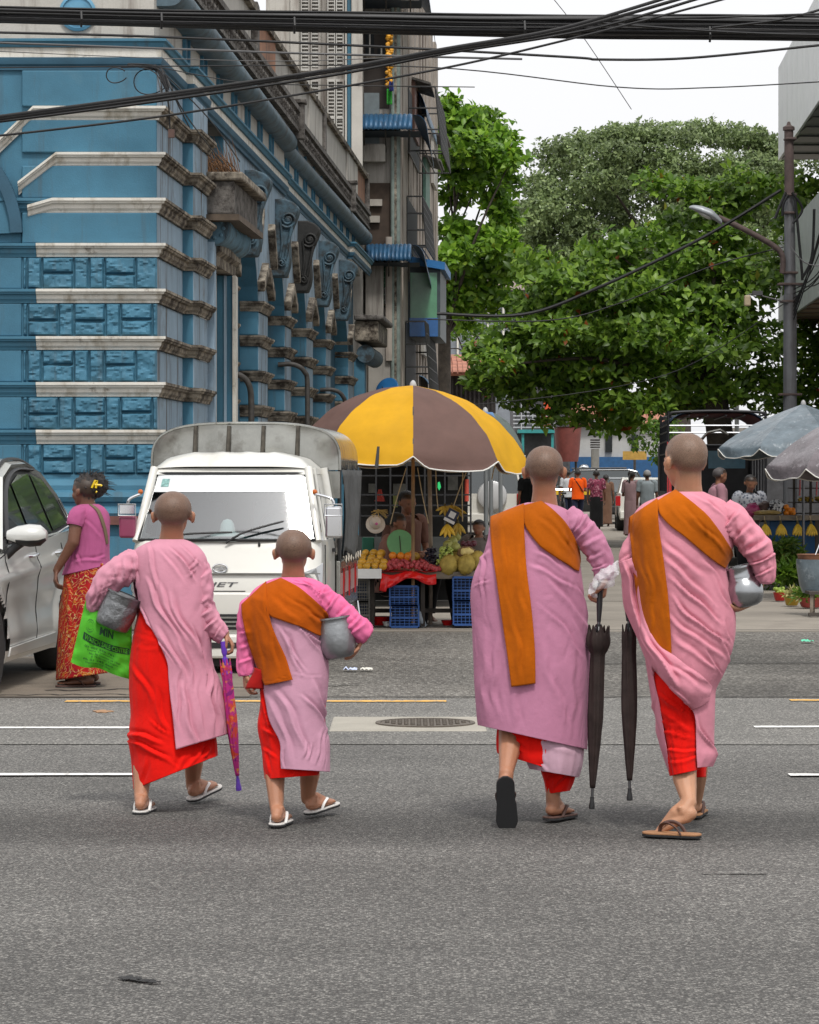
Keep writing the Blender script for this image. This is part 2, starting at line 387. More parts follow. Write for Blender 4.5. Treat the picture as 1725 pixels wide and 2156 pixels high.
def sweep(path,prof,mb,mi=0,mis=None):
 """profile (out, z) swept along a plan polyline; outward is to the right of travel"""
 n=len(path);vs=[]
 for i in range(n):
  p=Vector(path[i]).to_2d()
  d0_=(Vector(path[i])-Vector(path[i-1])).to_2d().normalized()if i else None
  d1_=(Vector(path[i+1])-Vector(path[i])).to_2d().normalized()if i<n-1 else None
  n0=Vector((d0_.y,-d0_.x))if d0_ else None;n1=Vector((d1_.y,-d1_.x))if d1_ else None
  if n0 is None:m=n1
  elif n1 is None:m=n0
  else:
   m=(n0+n1);L2=m.length_squared;m=m*(2/L2)if L2>.2 else n0
  for o,z in prof:vs.append((p.x+m.x*o,p.y+m.y*o,z))
 k=len(prof);base=len(mb.v);mb.v+=vs
 for i in range(n-1):
  for j in range(k-1):
   mb.f.append((base+i*k+j,base+(i+1)*k+j,base+(i+1)*k+j+1,base+i*k+j+1));mb.m.append(mis[i]if mis else mi)
 mb.f.append(tuple(base+j for j in range(k)));mb.m.append(mis[0]if mis else mi)
 mb.f.append(tuple(base+(n-1)*k+j for j in range(k))[::-1]);mb.m.append(mis[-1]if mis else mi)
YZ=lambda y,d=28.0:H+(HY-y)*d/F
XZ=lambda x,d=28.0:(x-CX)*d/F
D0=28.0
blue=empty('corner_building',(XF(28),28,0),'blue and white painted corner building with rough stone courses and banded arches along the street','building')
XC=XF(28)
def mprof(zb,zt,pr=.10):
 h=zt-zb
 return[(0,zt),(pr,zt),(pr,zt-h*.20),(pr*.86,zt-h*.24),(pr*.82,zt-h*.36),(pr*.55,zt-h*.44),(pr*.50,zt-h*.70),(pr*.30,zt-h*.86),(pr*.26,zb),(0,zb)]
 # walls (front plane, side planes)
xl=XZ(-330)
b=MB();b.bx(xl,XC,D0,D0+6,0,5.36);b.build('front_wall',BLUE,blue)
def side_wall(off,d0,d1,z0,z1,m,depth=.5,name='wall',parent=None):
 b=MB();q=[(XF(d0)+off-depth,d0),(XF(d0)+off,d0),(XF(d1)+off,d1),(XF(d1)+off-depth,d1)]
 return b.prism([(x,y,z0)for x,y in q],(0,0,z1-z0)).build(name,m,parent or blue)
PB=[PALEB,BLUE]
def pier(off,d0,d1,z0,z1,name='pier',mats=None,depth=.6,bev=.012):
 """street face pale, face towards the crossing blue"""
 b=MB();q=[(XF(d0)+off-depth,d0),(XF(d0)+off,d0),(XF(d1)+off,d1),(XF(d1)+off-depth,d1)]
 b.prism([(x,y,z0)for x,y in q],(0,0,z1-z0))
 b.m=[0,0,1,0,1,0]
 return b.build(name,mats or PB,blue,bevel=bev)
 # corner pier on the street side, in courses between the mouldings
MY=[(905,934.6),(805,835),(708.6,736.5),(609,638),(513,541),(418,448),(322,349),(225,253)]
zs=[(YZ(b_),YZ(t_))for t_,b_ in MY]
cuts=[0.35]+[q for z in zs for q in z]+[5.36]
for i in range(0,len(cuts),2):
 za,zb=cuts[i],cuts[i+1]
 pier(.0,28.012,29.9,za,zb);pier(.11,29.9,31.1,za,zb)
 # rough stones and smooth panels on the front
def stone(x0,x1,y0,y1,seed):
 X0,X1,Z0,Z1=XZ(x0)+.006,XZ(x1)-.006,YZ(y1)+.006,YZ(y0)-.006
 nu,nv=max(5,int((X1-X0)/.016)),max(5,int((Z1-Z0)/.016));b=MB()
 def f(u,v):
  e=min(u,1-u)*(X1-X0);e2=min(v,1-v)*(Z1-Z0);k=min(1,min(e,e2)/.020)
  q=Vector((u*(X1-X0)*9+seed*3.1,v*(Z1-Z0)*9,seed))
  h=.028+.018*ridged(noise.noise(q*.5))+.014*noise.noise(q*1.3)+.011*ridged(noise.noise(Vector((q.x*1.1+q.z,q.y*2.6,seed+4))))+.008*noise.noise(q*4.2)
  h=round(h*70)/70*.55+h*.45
  return Vector((X0+u*(X1-X0),D0-.012-h*k**.6,Z0+v*(Z1-Z0)))
 b.grid(f,nu,nv);o=b.build('stone',BLUE,blue,smooth=20)
 return o
dz=lambda x:x*.2936
ROWA=[(165,195,0),(195,303,0),(303,530,1),(530,640,0),(640,752,0),(752,974,1),(974,1132,0)]
ROWB=[(165,200,0),(200,420,1),(420,532,0),(532,757,1),(757,867,0),(867,1093,1),(1093,1134,0)]
k=0
for r_,(t_,b_)in enumerate(((541,609),(638,708.6),(736.5,805),(835,905),(934.6,999))):
 for a0,a1,st in(ROWA if r_%2==0 else ROWB):
  j=random.uniform(-3,3)
  for y0,y1 in(((t_,(t_+b_)/2+j),((t_+b_)/2+j,b_))if st else((t_,b_),)):
   k+=1;stone(dz(a0),dz(a1),y0,y1,k)
def panel(x0,x1,y0,y1,pr=.045,name='panel',m=BLUE):
 b=MB();b.bx(XZ(x0),XZ(x1),D0-pr,D0+.1,YZ(y1),YZ(y0));return b.build(name,m,blue,bevel=.012)
for t_,b_ in((448,513),(349,418),(253,322),(148.5,225)):panel(47,330.2,t_+.3,b_-.3,.04)
for t_,b_ in((541,609),(638,708.6),(736.5,805),(835,905),(934.6,999),(448,513)):panel(-60,46,t_+.6,b_-.6,.02,'pilaster_block')
# mouldings: white front, weathered street side with its step
def side_path(d1=31.1):return[(XF(29.9),29.9,0),(XF(29.9)+.11,29.9,0),(XF(d1)+.11,d1,0)]
for i,(zb,zt)in enumerate(zs):
 y_t,y_b=MY[i]
 # left end of the white paint (bends down towards the arch higher up)
 bend={5:(112,60,15),6:(120,40,62),7:(72,-30,98)}.get(i)
 xs=bend[0]if bend else 78
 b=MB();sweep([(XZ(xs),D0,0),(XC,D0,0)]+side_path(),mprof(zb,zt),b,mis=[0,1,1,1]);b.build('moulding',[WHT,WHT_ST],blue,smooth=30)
 if bend:
  b=MB();pf=mprof(zb,zt);x0,z0=XZ(xs),0;x1,zd=XZ(bend[1]),-bend[2]*D0/F
  vs=[(x0,D0-o,z)for o,z in pf]+[(x1,D0-o,z+zd)for o,z in pf];n_=len(pf)
  b.add(vs,[(j,n_+j,n_+j+1,j+1)for j in range(n_-1)]+[tuple(range(n_)),tuple(range(n_,2*n_))[::-1]]);b.build('moulding',WHT,blue,smooth=30)
 if i<6:
  b=MB();sweep([(xl,D0,0),(XZ(12),D0,0),(XZ(xs)-.004,D0,0)],mprof(zb,zt,.085),b);b.build('moulding',BLUE,blue,smooth=30)
  # arch ring beyond the left edge of the photo
b=MB()
ac=Vector((XZ(-210),D0-.02,YZ(500)))
for(r0,r1,pr,a0,a1,mi)in((1.08,1.19,.10,2,178,0),(.86,1.08,.05,2,178,1)):
 n_=40
 for i in range(n_):
  q0,q1=R(a0+(a1-a0)*i/n_),R(a0+(a1-a0)*(i+1)/n_)
  c=[(ac.x+r*math.cos(q),ac.z+r*math.sin(q))for r,q in((r0,q0),(r1,q0),(r1,q1),(r0,q1))]
  b.prism([(x,ac.y-pr,z)for x,z in c],(0,pr+.05,0),mi)
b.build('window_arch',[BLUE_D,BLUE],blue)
# plinth with its mouldings
b=MB()
zp=[(0,YZ(999)),(.03,YZ(999)),(.03,YZ(1008)),(.06,YZ(1010)),(.10,YZ(1022)),(.10,YZ(1032)),(.15,YZ(1036)),(.17,YZ(1046)),(.15,YZ(1056)),(.12,YZ(1058)),(.12,YZ(1066)),(.19,YZ(1070)),(.21,YZ(1080)),(.19,YZ(1090)),(.16,YZ(1094)),(.16,YZ(1128)),(.19,YZ(1130)),(.19,.0),(0,0)]
sweep([(xl,D0,0),(XC,D0,0)]+side_path(31.0),zp,b);b.build('plinth',BLUE,blue,smooth=30)
b=MB();sweep([(xl,D0-.19,0),(XC+.2,D0-.19,0)],[(0,YZ(1086)),(.05,YZ(1086)),(.05,YZ(1104)),(0,YZ(1104))],b)
b.build('rail',mat('rail_brown',(.16,.06,.05),rough=.7,var=.3),blue)
# entablature round the corner and down the street
ent=[(0,YZ(148)),(.055,YZ(148)),(.06,YZ(140)),(.10,YZ(136)),(.12,YZ(124)),(.12,YZ(122))]
path_e=[(xl,D0,0),(XC,D0,0),(XF(29.9),29.9,0),(XF(29.9)+.07,29.9,0),(XF(31.2)+.07,31.2,0),(XF(31.2)+.01,31.2,0),(XF(40.6)+.01,40.6,0),(XF(40.6)-.02,40.6,0),(XF(52.4)-.02,52.4,0),(XF(52.4)+.08,52.4,0),(XF(57)+.08,57,0)]
def ent_part(name,prof,m,extra=0):
 b=MB();sweep(path_e,prof,b);return b.build(name,m,blue,smooth=30)
ent_part('architrave',[(0,YZ(122)),(.062,YZ(122)),(.062,YZ(126)),(.05,YZ(136)),(.03,YZ(140)),(.028,YZ(148)),(0,YZ(148))],BLUE_D)
ent_part('frieze_band',[(0,YZ(101)),(.045,YZ(101)),(.045,YZ(121.7)),(0,YZ(121.7))],WHT)
ent_part('cornice',[(0,YZ(81)),(.06,YZ(82)),(.105,YZ(84)),(.105,YZ(89)),(.085,YZ(92)),(.07,YZ(100.6)),(0,YZ(100.6))],BLUE)
# parapet wall over the front with its blue disc
b=MB();b.bx(xl,XC-.03,D0+.03,D0+5,YZ(81),7.4);b.build('upper_wall',WALLW,blue)
dc=Vector((XZ(163),D0+.03,YZ(26)))
Mx=Matrix.Translation(dc)@Matrix.Rotation(R(90),4,'X')
MB().lathe([(.178,-.0),(.178,.03),(.150,.045),(.150,.03),(.10,.03),(.10,.055),(0,.06)],40,Mx).build('roundel',mat('roundel_blue',(.10,.27,.40),var=.1),blue,smooth=35)
# street side: frieze wall, slots, torus and lattice balustrade
ZF0,ZT=YZ(81),5.97
side_wall(-.03,28.04,41,ZF0,6.40,WALLW,1.2,'upper_wall');side_wall(-.10,41,57.2,ZF0-.3,6.40,WALLW,1.2,'upper_wall')
for i in range(18):
 d=30.3+i*1.46
 if d>56.8:break
 off=-.03 if d<40.7 else-.10
 if 40.4<d<41.4:continue
 b=MB();pts=[]
 for a in range(16):
  q=2*math.pi*a/16;sy=math.sin(q);pts.append((d+.17*math.cos(q),(ZF0+.36)+(.16 if sy>0 else-.16)+.12*sy))
 b.prism([(XF(p[0])+off+.012,p[0],p[1])for p in pts],(-.05,0,0));o=b.build('oval_niche',BLUE_D,blue)
 b=MB()
 for a in range(16):
  p,q=pts[a],pts[(a+1)%16];c=(d,ZF0+.36)
  e=lambda w,k:(XF(w[0])+off,c[0]+(w[0]-c[0])*k,c[1]+(w[1]-c[1])*k)
  b.prism([e(p,1.0),e(q,1.0),e(q,1.28),e(p,1.28)],(.035,0,0))
 b.build('niche_rim',BLUE,o)
def torus_run(o0,o1,d0,d1,z,r=.14):
 b=MB();n_=10;vs=[]
 for d,o in((d0,o0),(d1,o1)):
  for a,q in[(-.4,None)]+[(0,q)for q in np.linspace(0,math.pi,n_)]+[(-.4,-1)]:
   if a:vs.append((XF(d)+o-.4,d,z+(r if q is None else-r)))
   else:vs.append((XF(d)+o-r+r*math.sin(q)+.0,d,z+r*math.cos(q)))
 k=n_+2;b.add(vs,[(j,k+j,k+j+1,j+1)for j in range(k-1)]+[tuple(range(k)),tuple(range(k,2*k))[::-1]])
 return b.build('torus_moulding',SLATE,blue,smooth=40)
torus_run(.24,.16,28.2,41.0,6.15);torus_run(.02,.13,41.0,57.4,6.14)
def lattice(off,d0,d1,z0,z1,nm='balustrade'):
 b=MB();n=int((d1-d0)/.26)
 b.prism([(XF(d0)+off-.05,d0,z0),(XF(d0)+off+.03,d0,z0),(XF(d1)+off+.03,d1,z0),(XF(d1)+off-.05,d1,z0)],(0,0,.05))
 b.prism([(XF(d0)+off-.06,d0,z1-.07),(XF(d0)+off+.05,d0,z1-.07),(XF(d1)+off+.05,d1,z1-.07),(XF(d1)+off-.06,d1,z1-.07)],(0,0,.07))
 o=b.build(nm,MOULD,blue)
 b=MB()
 for i in range(n):
  d=d0+(i+.5)*(d1-d0)/n;c=Vector((XF(d)+off,d,(z0+z1)/2));hh=(z1-z0)/2-.05
  for s_ in(-1,1):b.tube([c+V(0,-.11*s_,-hh),c+V(0,0,0),c+V(0,.11*s_,hh)],.018,5)
  b.ball(c,.05,6,4)
  for s_ in(-1,1):b.tube([c+V(0,-.12,s_*hh*.55),c+V(0,0,s_*hh),c+V(0,.12,s_*hh*.55)],.015,4)
 l=b.build('lattice_work',MOULD,o);l['kind']='stuff'
lattice(.16,28.3,40.9,6.29,6.63);lattice(.06,41.1,57.3,6.29,6.63)
for off,d in((.16,41.0),(.07,52.3)):
 b=MB();b.box((XF(d)+off,d,6.44),(.2,.22,.5));b.box((XF(d)+off,d,6.72),(.26,.28,.06));b.build('balustrade_post',MOULD,blue,bevel=.015)
 # stained parapets of the terrace above
pm=[RUST,WALLW,WALLW,RUST,WALLW,WALLW,WALLW,WALLW,WALLW,WALLW]
for i in range(11):
 d0_,d1_=29+i*2.6,29+(i+1)*2.6-.02
 side_wall(-.02 if i%3 else.01,d0_,d1_,6.45,7.30,pm[i%10],.35,'parapet')
 b=MB();sweep([(XF(d0_),d0_,0),(XF(d1_),d1_,0)],[(-.3,7.37),(.06,7.37),(.05,7.301),(-.3,7.301)],b);b.build('coping',WHT_ST,blue)
 if i%4==2:
  b=MB();b.box((XF(d1_)-.02,d1_,6.95),(.16,.4,.95));b.build('parapet_pier',MOULD,blue,bevel=.02)
  # ---- arcade on the street: banded piers, arches, keystones
PIERS=[(33.45,34.4),(37.3,38.45),(40.8,41.75),(44.2,45.35),(47.8,48.75),(52.7,54.0)]
ZSP,REC=3.3,.24
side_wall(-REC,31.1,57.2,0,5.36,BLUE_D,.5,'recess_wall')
zc=[q for z in zs[:6]for q in z]
course=[(.3,zs[0][0])]+[(zs[i][1],zs[i+1][0])for i in range(5)]
for pi_,(a,c)in enumerate(PIERS):
 for(z0,z1)in course:
  if z0>ZSP-.05:continue
  pier(.0,a,c,z0+.003,z1-.003,'block',bev=.02)
 for(z0,z1)in zs[:5]:
  b=MB();sweep([(XF(a)-REC,a,0),(XF(a),a,0),(XF(c),c,0),(XF(c)-REC,c,0)],mprof(z0,z1,.085),b)
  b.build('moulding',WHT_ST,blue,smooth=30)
 b=MB();b.prism([(XF(a)-.4,a+.01,.0),(XF(a)+.1,a-.08,.0),(XF(c)+.1,c+.08,.0),(XF(c)-.4,c,.0)],(0,0,.34));b.build('pier_base',MOULD,blue,bevel=.02)  # pale reflection along the windscreen top, painted as a strip over the glass
for(a,c),(e,f)in zip(PIERS[:-1],PIERS[1:]):
 m0,m1=c-.02,e+.02;cm=(m0+m1)/2;rd=(m1-m0)/2;zsp=ZSP;zk=min(4.6,zsp+rd*1.0)
 n=14;top=5.36
 arc=[(cm-rd*math.cos(math.pi*i/n),zsp+(zk-zsp)*math.sin(math.pi*i/n))for i in range(n+1)]
 b=MB()
 for i in range(n):
  (y0,z0),(y1,z1)=arc[i],arc[i+1]
  P4=lambda o:[(XF(y0)+o,y0,z0),(XF(y1)+o,y1,z1),(XF(y1)+o,y1,top),(XF(y0)+o,y0,top)]
  b.quad(*P4(0),mi=0)
  b.quad((XF(y0)-REC,y0,z0),(XF(y1)-REC,y1,z1),(XF(y1),y1,z1),(XF(y0),y0,z0),mi=1)
 b.build('arch',PB,blue)
 # solid wall over the pier on the near side
 b=MB();b.prism([(XF(a)-.3,a+.004,zs[4][1]+.002),(XF(a)+.003,a+.004,zs[4][1]+.002),(XF(c)+.003,c-.004,zs[4][1]+.002),(XF(c)-.3,c-.004,zs[4][1]+.002)],(0,0,5.355-zs[4][1]));b.m=[0,0,1,0,1,0];b.build('pier_head',PB,blue)
 for i in(2,4,10,12):
  q=math.pi*i/n;dy,dzz=-math.cos(q),math.sin(q)
  y0,z0=cm+rd*dy,zsp+(zk-zsp)*dzz;y1,z1=cm+(rd+.65)*dy,zsp+(zk-zsp+.65)*dzz
  px_,pz_=-dzz*.075,dy*.075
  if not(m0-.9<y1<m1+.9):y1=max(m0-.9,min(m1+.9,y1))
  b=MB();b.prism([(XF(y0)-REC+.02,y0+px_,z0+pz_),(XF(y1)-REC+.02,y1+px_,z1+pz_),(XF(y1)-REC+.02,y1-px_,z1-pz_),(XF(y0)-REC+.02,y0-px_,z0-pz_)],(REC+.075,0,0));b.build('moulding',WHT_ST,blue,bevel=.015)
  # lunette wall and window in the recess
 b=MB();b.bx(XF(cm)-REC-.01,XF(cm)-REC+.015,cm-.62,cm+.62,.9,3.2);b.build('window',mat('dark_window',(.015,.018,.02),rough=.25),blue)
 b=MB()
 for w in(-.64,0,.64):b.bx(XF(cm)-REC+.016,XF(cm)-REC+.05,cm+w-.04,cm+w+.04,.85,3.25)
 b.build('window_frame',PALEB,blue)
def keystone(d,off,z0,z1,m,w=.40,pr=.28):
 root_parent=blue;b=MB();n=26;hh=z1-z0
 # S-scroll side profile, extruded across the stone's width (along the street); scroll spirals on its faces
 prof=[]
 for i in range(n+1):
  t=i/n;prof.append((off+pr*(.38+.62*t**1.2)*(1 if t<.85 else math.sqrt(max(0,1-((t-.85)/.16)**2)))+.03*math.sin(t*9),z0+hh*t))
 poly=[(XF(d)+o,d-w/2,z)for o,z in prof]+[(XF(d)-.1,d-w/2,z1),(XF(d)-.1,d-w/2,z0)]
 b.prism(poly,(.0537*w,w,0));o=b.build('keystone',m,root_parent,bevel=.02)
 s=MB();c=Vector((XF(d)+off+pr*.52,d-w/2-.012,z1-hh*.27));pts=[]
 for i in range(46):
  t=i/45;r=pr*.40*(1-t*.86);q=-2.4+t*12.2;pts.append(c+V(math.cos(q)*r,-.012*t,math.sin(q)*r))
 s.tube(pts,[.026-.010*i/45 for i in range(46)],6);s.ball(c,(.05,.03,.05),8,6)
 c2=Vector((XF(d)+off+pr*.20,d-w/2-.01,z0+hh*.17));pts=[]
 for i in range(30):
  t=i/29;r=pr*.2*(1-t*.8);q=1.2-t*9;pts.append(c2+V(math.cos(q)*r,-.01*t,math.sin(q)*r))
 s.tube(pts,.018,6)
 s.tube(spline([c+V(pr*.2,-.005,-pr*.33),c+V(pr*.02,-.012,-hh*.32),c2+V(pr*.18,0,.05)],6),.022,6)
 s.tube(spline([c+V(-pr*.36,-.005,-.02),c+V(-pr*.28,-.01,-hh*.3),c2+V(-.02,0,.06)],6),.018,6)
 s.build('scroll',m,o,smooth=60)
SBL=mat('keystone_blue',(.055,.105,.14),rough=.7,var=.2,vs=7,bump=.003,bs=50,stain=((.02,.024,.025),.42,.62,6))
KBLACK=mat('keystone_black',(.014,.014,.013),rough=.7,var=.4,vs=12,bump=.004,bs=40)
for d,m in((35.85,SBL),(39.6,SBL),(42.95,KBLACK),(46.55,SBL),(50.7,SBL)):keystone(d,.02,4.15,5.20,m)
# ---- street window with hood beside the corner pier
hood=blue
b=MB();b.bx(XZ(437,31.15),XF(31.3)+.17,31.11,31.4,0,3.95);b.build('window_jamb',[PALEB],blue)
b=MB();b.prism([(XF(31.4)-.02,31.4,.3),(XF(33.0)-.02,33.0,.3),(XF(33.0)-.06,33.0,.3),(XF(31.4)-.06,31.4,.3)],(0,0,3.6));b.build('window_blind',mat('blind_white',(.55,.53,.49),var=.1,vs=3,streak=((.3,.26,.22),.5,.8,(4,4,.5))),blue)
for o0,o1,dd,m in((-.06,.055,33.02,BLUE),(.055,.085,33.0,PALEB),(.085,.15,33.06,BLUE),(.15,.19,33.03,WHT)):
 b=MB();b.bx(XF(33.1)+o0,XF(33.1)+o1,dd,33.4,0,3.72);b.build('window_jamb',m,blue)
b=MB();sweep([(XF(31.4),31.4,0),(XF(33.4),33.4,0)],[(-.05,3.98),(.21,3.98),(.21,3.88),(.15,3.84),(.15,3.73),(-.05,3.73)],b);b.build('window_head',WHT_ST,blue)
# fluted console (a lying scroll) and gabled hood above it
ca=Vector((XF(31.2)+.17,31.2,4.10));cb=Vector((XF(33.3)+.17,33.3,4.10));b=MB();vs=[];n_,m_=28,30
ax=(cb-ca).normalized()
for j in range(m_+1):
 t=j/m_;c=ca.lerp(cb,t);r0=.15*(1+.10*math.cos(t*2*math.pi))+.016*abs(math.sin(t*math.pi*9))
 for i in range(n_):
  q=2*math.pi*i/n_;vs.append(c+V(math.cos(q)*r0,0,math.sin(q)*r0))
b.v=[tuple(v)for v in vs]
for j in range(m_):
 for i in range(n_):b.f.append((j*n_+i,j*n_+(i+1)%n_,(j+1)*n_+(i+1)%n_,(j+1)*n_+i));b.m.append(0)
b.f.append(tuple(range(n_)));b.m.append(0);b.f.append(tuple(m_*n_+i for i in range(n_)));b.m.append(0)
for i in range(8):
 q=2*math.pi*i/8;b.ball(ca+V(math.cos(q)*.10,-.01,math.sin(q)*.10),.022,6,4)
b.build('scroll_console',mat('console_blue',(.10,.20,.27),rough=.7,var=.2,vs=9,streak=((.03,.03,.03),.5,.7,(6,6,2))),blue,smooth=50)
b=MB();hz0,hz1=4.24,4.60
b.prism([(XF(31.05)-.05,31.05,hz0),(XF(31.05)+.40,31.05,hz0),(XF(33.4)+.40,33.4,hz0),(XF(33.4)-.05,33.4,hz0)],(0,0,hz1-hz0));b.build('hood',MOULD,blue,bevel=.02)
b=MB();b.prism([(XF(31.0)-.05,31.0,hz1+.002),(XF(31.0)+.50,31.0,hz1+.002),(XF(33.45)+.50,33.45,hz1+.002),(XF(33.45)-.05,33.45,hz1+.002)],(0,0,.09));b.build('hood_cap',WHT_ST,blue,bevel=.02)
b=MB();b.prism([(XF(31.0)-.04,30.97,hz0-.07),(XF(31.0)+.46,30.97,hz0-.07),(XF(33.45)+.46,33.45,hz0-.07),(XF(33.45)-.04,33.45,hz0-.07)],(0,0,.066));b.build('hood_soffit',mat('soffit_brown',(.10,.075,.055),rough=.9,var=.3),blue)
# far end of the arcade: a second small hooded window
b=MB();b.bx(XF(54.4)-.02,XF(54.4)+.18,54.4,56.6,0,3.7);b.build('window_surround',[BLUE],blue)
b=MB();b.prism([(XF(54.2),54.2,3.95),(XF(54.2)+.45,54.2,3.95),(XF(57)+.45,57,3.95),(XF(57),57,3.95)],(0,0,.38));b.build('hood',WHT_ST,blue,bevel=.03)
b=MB();b.prism([(XF(54.1),54.1,4.34),(XF(54.1)+.55,54.1,4.34),(XF(57.1)+.55,57.1,4.34),(XF(57.1),57.1,4.34)],(0,0,.1));b.build('hood_cap',MOULD,blue,bevel=.03)
MB().tube([(XF(54.3)+.2,54.3,3.72),(XF(57)+.2,57,3.72)],.17,14).build('scroll_console',SBL,blue,smooth=50)
# drain pipes that come out of the wall and turn down
M_PIPE=mat('old_pipe',(.06,.055,.05),rough=.6,metal=.3,var=.4,vs=12)
for d,z0 in((33.6,2.62),(40.9,3.0),(47.9,2.85)):
 p=spline([(XF(d)-.1,d-.15,z0),(XF(d)+.12,d-.15,z0),(XF(d)+.27,d-.1,z0-.10),(XF(d)+.31,d-.05,z0-.35),(XF(d)+.30,d-.05,1.3 if d>34 else z0-1.05)],8)
 MB().tube(p,.035,10).build('drain_pipe',M_PIPE,blue,smooth=60)
 # dry tuft growing on the hood
M_TUFT=mat('dry_plant',(.13,.065,.028),rough=.9,var=.4,vs=20,island=.4)
b=MB();base=Vector((XF(31.6)+.2,31.6,hz1+.10))
for i in range(160):
 a=random.uniform(R(95),R(160));ln=random.uniform(.12,.48);s_=base+V(random.uniform(-.28,.22),random.uniform(-.3,.3),0)
 e=s_+V(math.cos(a)*ln,random.uniform(-.1,.1),math.sin(a)*ln)
 m_=s_.lerp(e,.5)+V(0,0,.03);b.tube([s_,m_,e],[.006,.005,.001],3)
tag(b.build('dry_grass_tuft',M_TUFT),'dry brown grass tuft sprouting on the stained hood above the street window','plant')
# ---------------------------------------------------------------- building beyond: end wall with shutters
LOUV=mat('shutter_white',(.44,.43,.40),rough=.75,var=.12,vs=3,bump=.002,bs=50,streak=((.2,.17,.15),.5,.75,(3,3,.5)))
GREY=mat('grey_concrete_wall',(.34,.32,.29),rough=.9,var=.2,vs=1.2,bump=.004,bs=40,streak=((.07,.055,.045),.45,.7,(5,5,.35)),fine=.15,fs=100)
TIMBER=mat('weathered_boards',(.33,.29,.25),rough=.9,var=.25,vs=2,bump=.003,bs=40,streak=((.09,.07,.06),.46,.72,(9,9,.25)),island=.25)
DARKIN=mat('dark_interior',(.035,.028,.024),rough=.9,var=.3,vs=3)
AWN=mat('awning_blue',(.022,.085,.17),rough=.45,var=.2,vs=5,metal=.2,streak=((.02,.04,.07),.5,.75,(8,8,.8)))
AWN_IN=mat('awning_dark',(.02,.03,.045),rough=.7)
endb=empty('shuttered_building',(XZ(690,57.4),57.4,0),'tall off-white end wall with tall shutters standing above the blue building terrace','building')
DE=57.5;U=lambda x:XZ(x,DE);ZZ=lambda y:YZ(y,DE)
b=MB();b.bx(U(560),U(764),DE,DE+4,0,11.6);b.build('wall',WALLW,endb)
def eb(name,x0,x1,y0,y1,pr,m,parent=None,bevel=.01):
 b=MB();b.bx(U(x0),U(x1),DE-pr,DE+.05,ZZ(y1),ZZ(y0));return b.build(name,m,parent or endb,bevel=bevel)
def shutter(x0,x1,y0,y1,nsl):
 f=MB();w=(x1-x0)*.12
 for a,c in((x0,x0+w),(x1-w,x1)):f.bx(U(a),U(c),DE-.10,DE+.02,ZZ(y1),ZZ(y0))
 for a,c in((y0,y0+5),(y1-5,y1),((y0+y1)/2-2,(y0+y1)/2+2)):f.bx(U(x0+w)+.001,U(x1-w)-.001,DE-.10,DE+.02,ZZ(c),ZZ(a))
 fo=f.build('shutter',LOUV,endb)
 for i in range(nsl):
  y=y0+6+(y1-y0-12)*(i+.5)/nsl
  if i==0:
   q=MB().box((U((x0+x1)/2),DE-.04,0),(U(x1-w)-U(x0+w)-.004,.07,.016),rot=Matrix.Rotation(R(35),3,'X'));sl_=q.build('slat',LOUV,fo);sl_.location=(0,0,ZZ(y))
  else:s_=inst(sl_,'slat',fo);s_.location=(0,0,ZZ(y))
for x0,x1 in((634,652),(655,673),(690,706),(708,724)):shutter(x0,x1,-45,150,24);shutter(x0,x1,168,330,20)
eb('pilaster',727,731,-60,420,.14,WALLW);eb('blue_strip',731.5,740,-60,375,.05,BLUE);eb('pilaster',740.5,764,-60,470,.16,WALLW)
eb('sill',630,676,332,342,.25,MOULD);eb('sill',686,727,332,342,.25,MOULD);eb('pilaster',612,630,-60,400,.12,WALLW)
eb('stain_panel',676,688,-60,400,.03,GREY)
# ---------------------------------------------------------------- brown tenement with awnings
ten=empty('tenement',(XZ(800,58),58,0),'narrow weathered grey-brown tenement with blue awnings and barred windows','building')
DT=58.2;T=lambda x:XZ(x,DT);TZ=lambda y:YZ(y,DT);XT=T(836)
XFT=lambda d:XT+.0537*(d-DT)
dend=76.5
b=MB();b.prism([(T(764),DT,0),(XT,DT,0),(XFT(dend),dend,0),(T(764),dend,0)],(0,0,12.5));b.build('wall',[GREY],ten)
# board cladding on the street side, one board after another
for i in range(30):
 d0_=DT+.02+i*(dend-DT)/30;d1_=DT+.02+(i+1)*(dend-DT)/30-.04;o_=random.uniform(.02,.10)
 b=MB();b.prism([(XFT(d0_)-.1,d0_,0),(XFT(d0_)+o_,d0_,0),(XFT(d1_)+o_,d1_,0),(XFT(d1_)-.1,d1_,0)],(0,0,12.4+random.uniform(-.2,.2)));b.build('board',TIMBER,ten)
def tb(name,x0,x1,y0,y1,pr,m,parent=None,bevel=0,back=.05):
 b=MB();b.bx(T(x0),T(x1),DT-pr,DT+back,TZ(y1),TZ(y0));return b.build(name,m,parent or ten,bevel=bevel)
tb('opening',766,820,40,228,.012,DARKIN);tb('door_panel',767,799,196,303,.06,mat('door_grey_blue',(.14,.17,.18),var=.15));tb('parapet',765,812,305,343,.25,GREY,bevel=.02)
tb('opening',768,822,385,555,.012,mat('brown_recess',(.055,.038,.028),rough=.9,var=.25));tb('ledge',770,808,548,690,.3,GREY,bevel=.02)
tb('opening',775,834,560,640,.02,DARKIN)
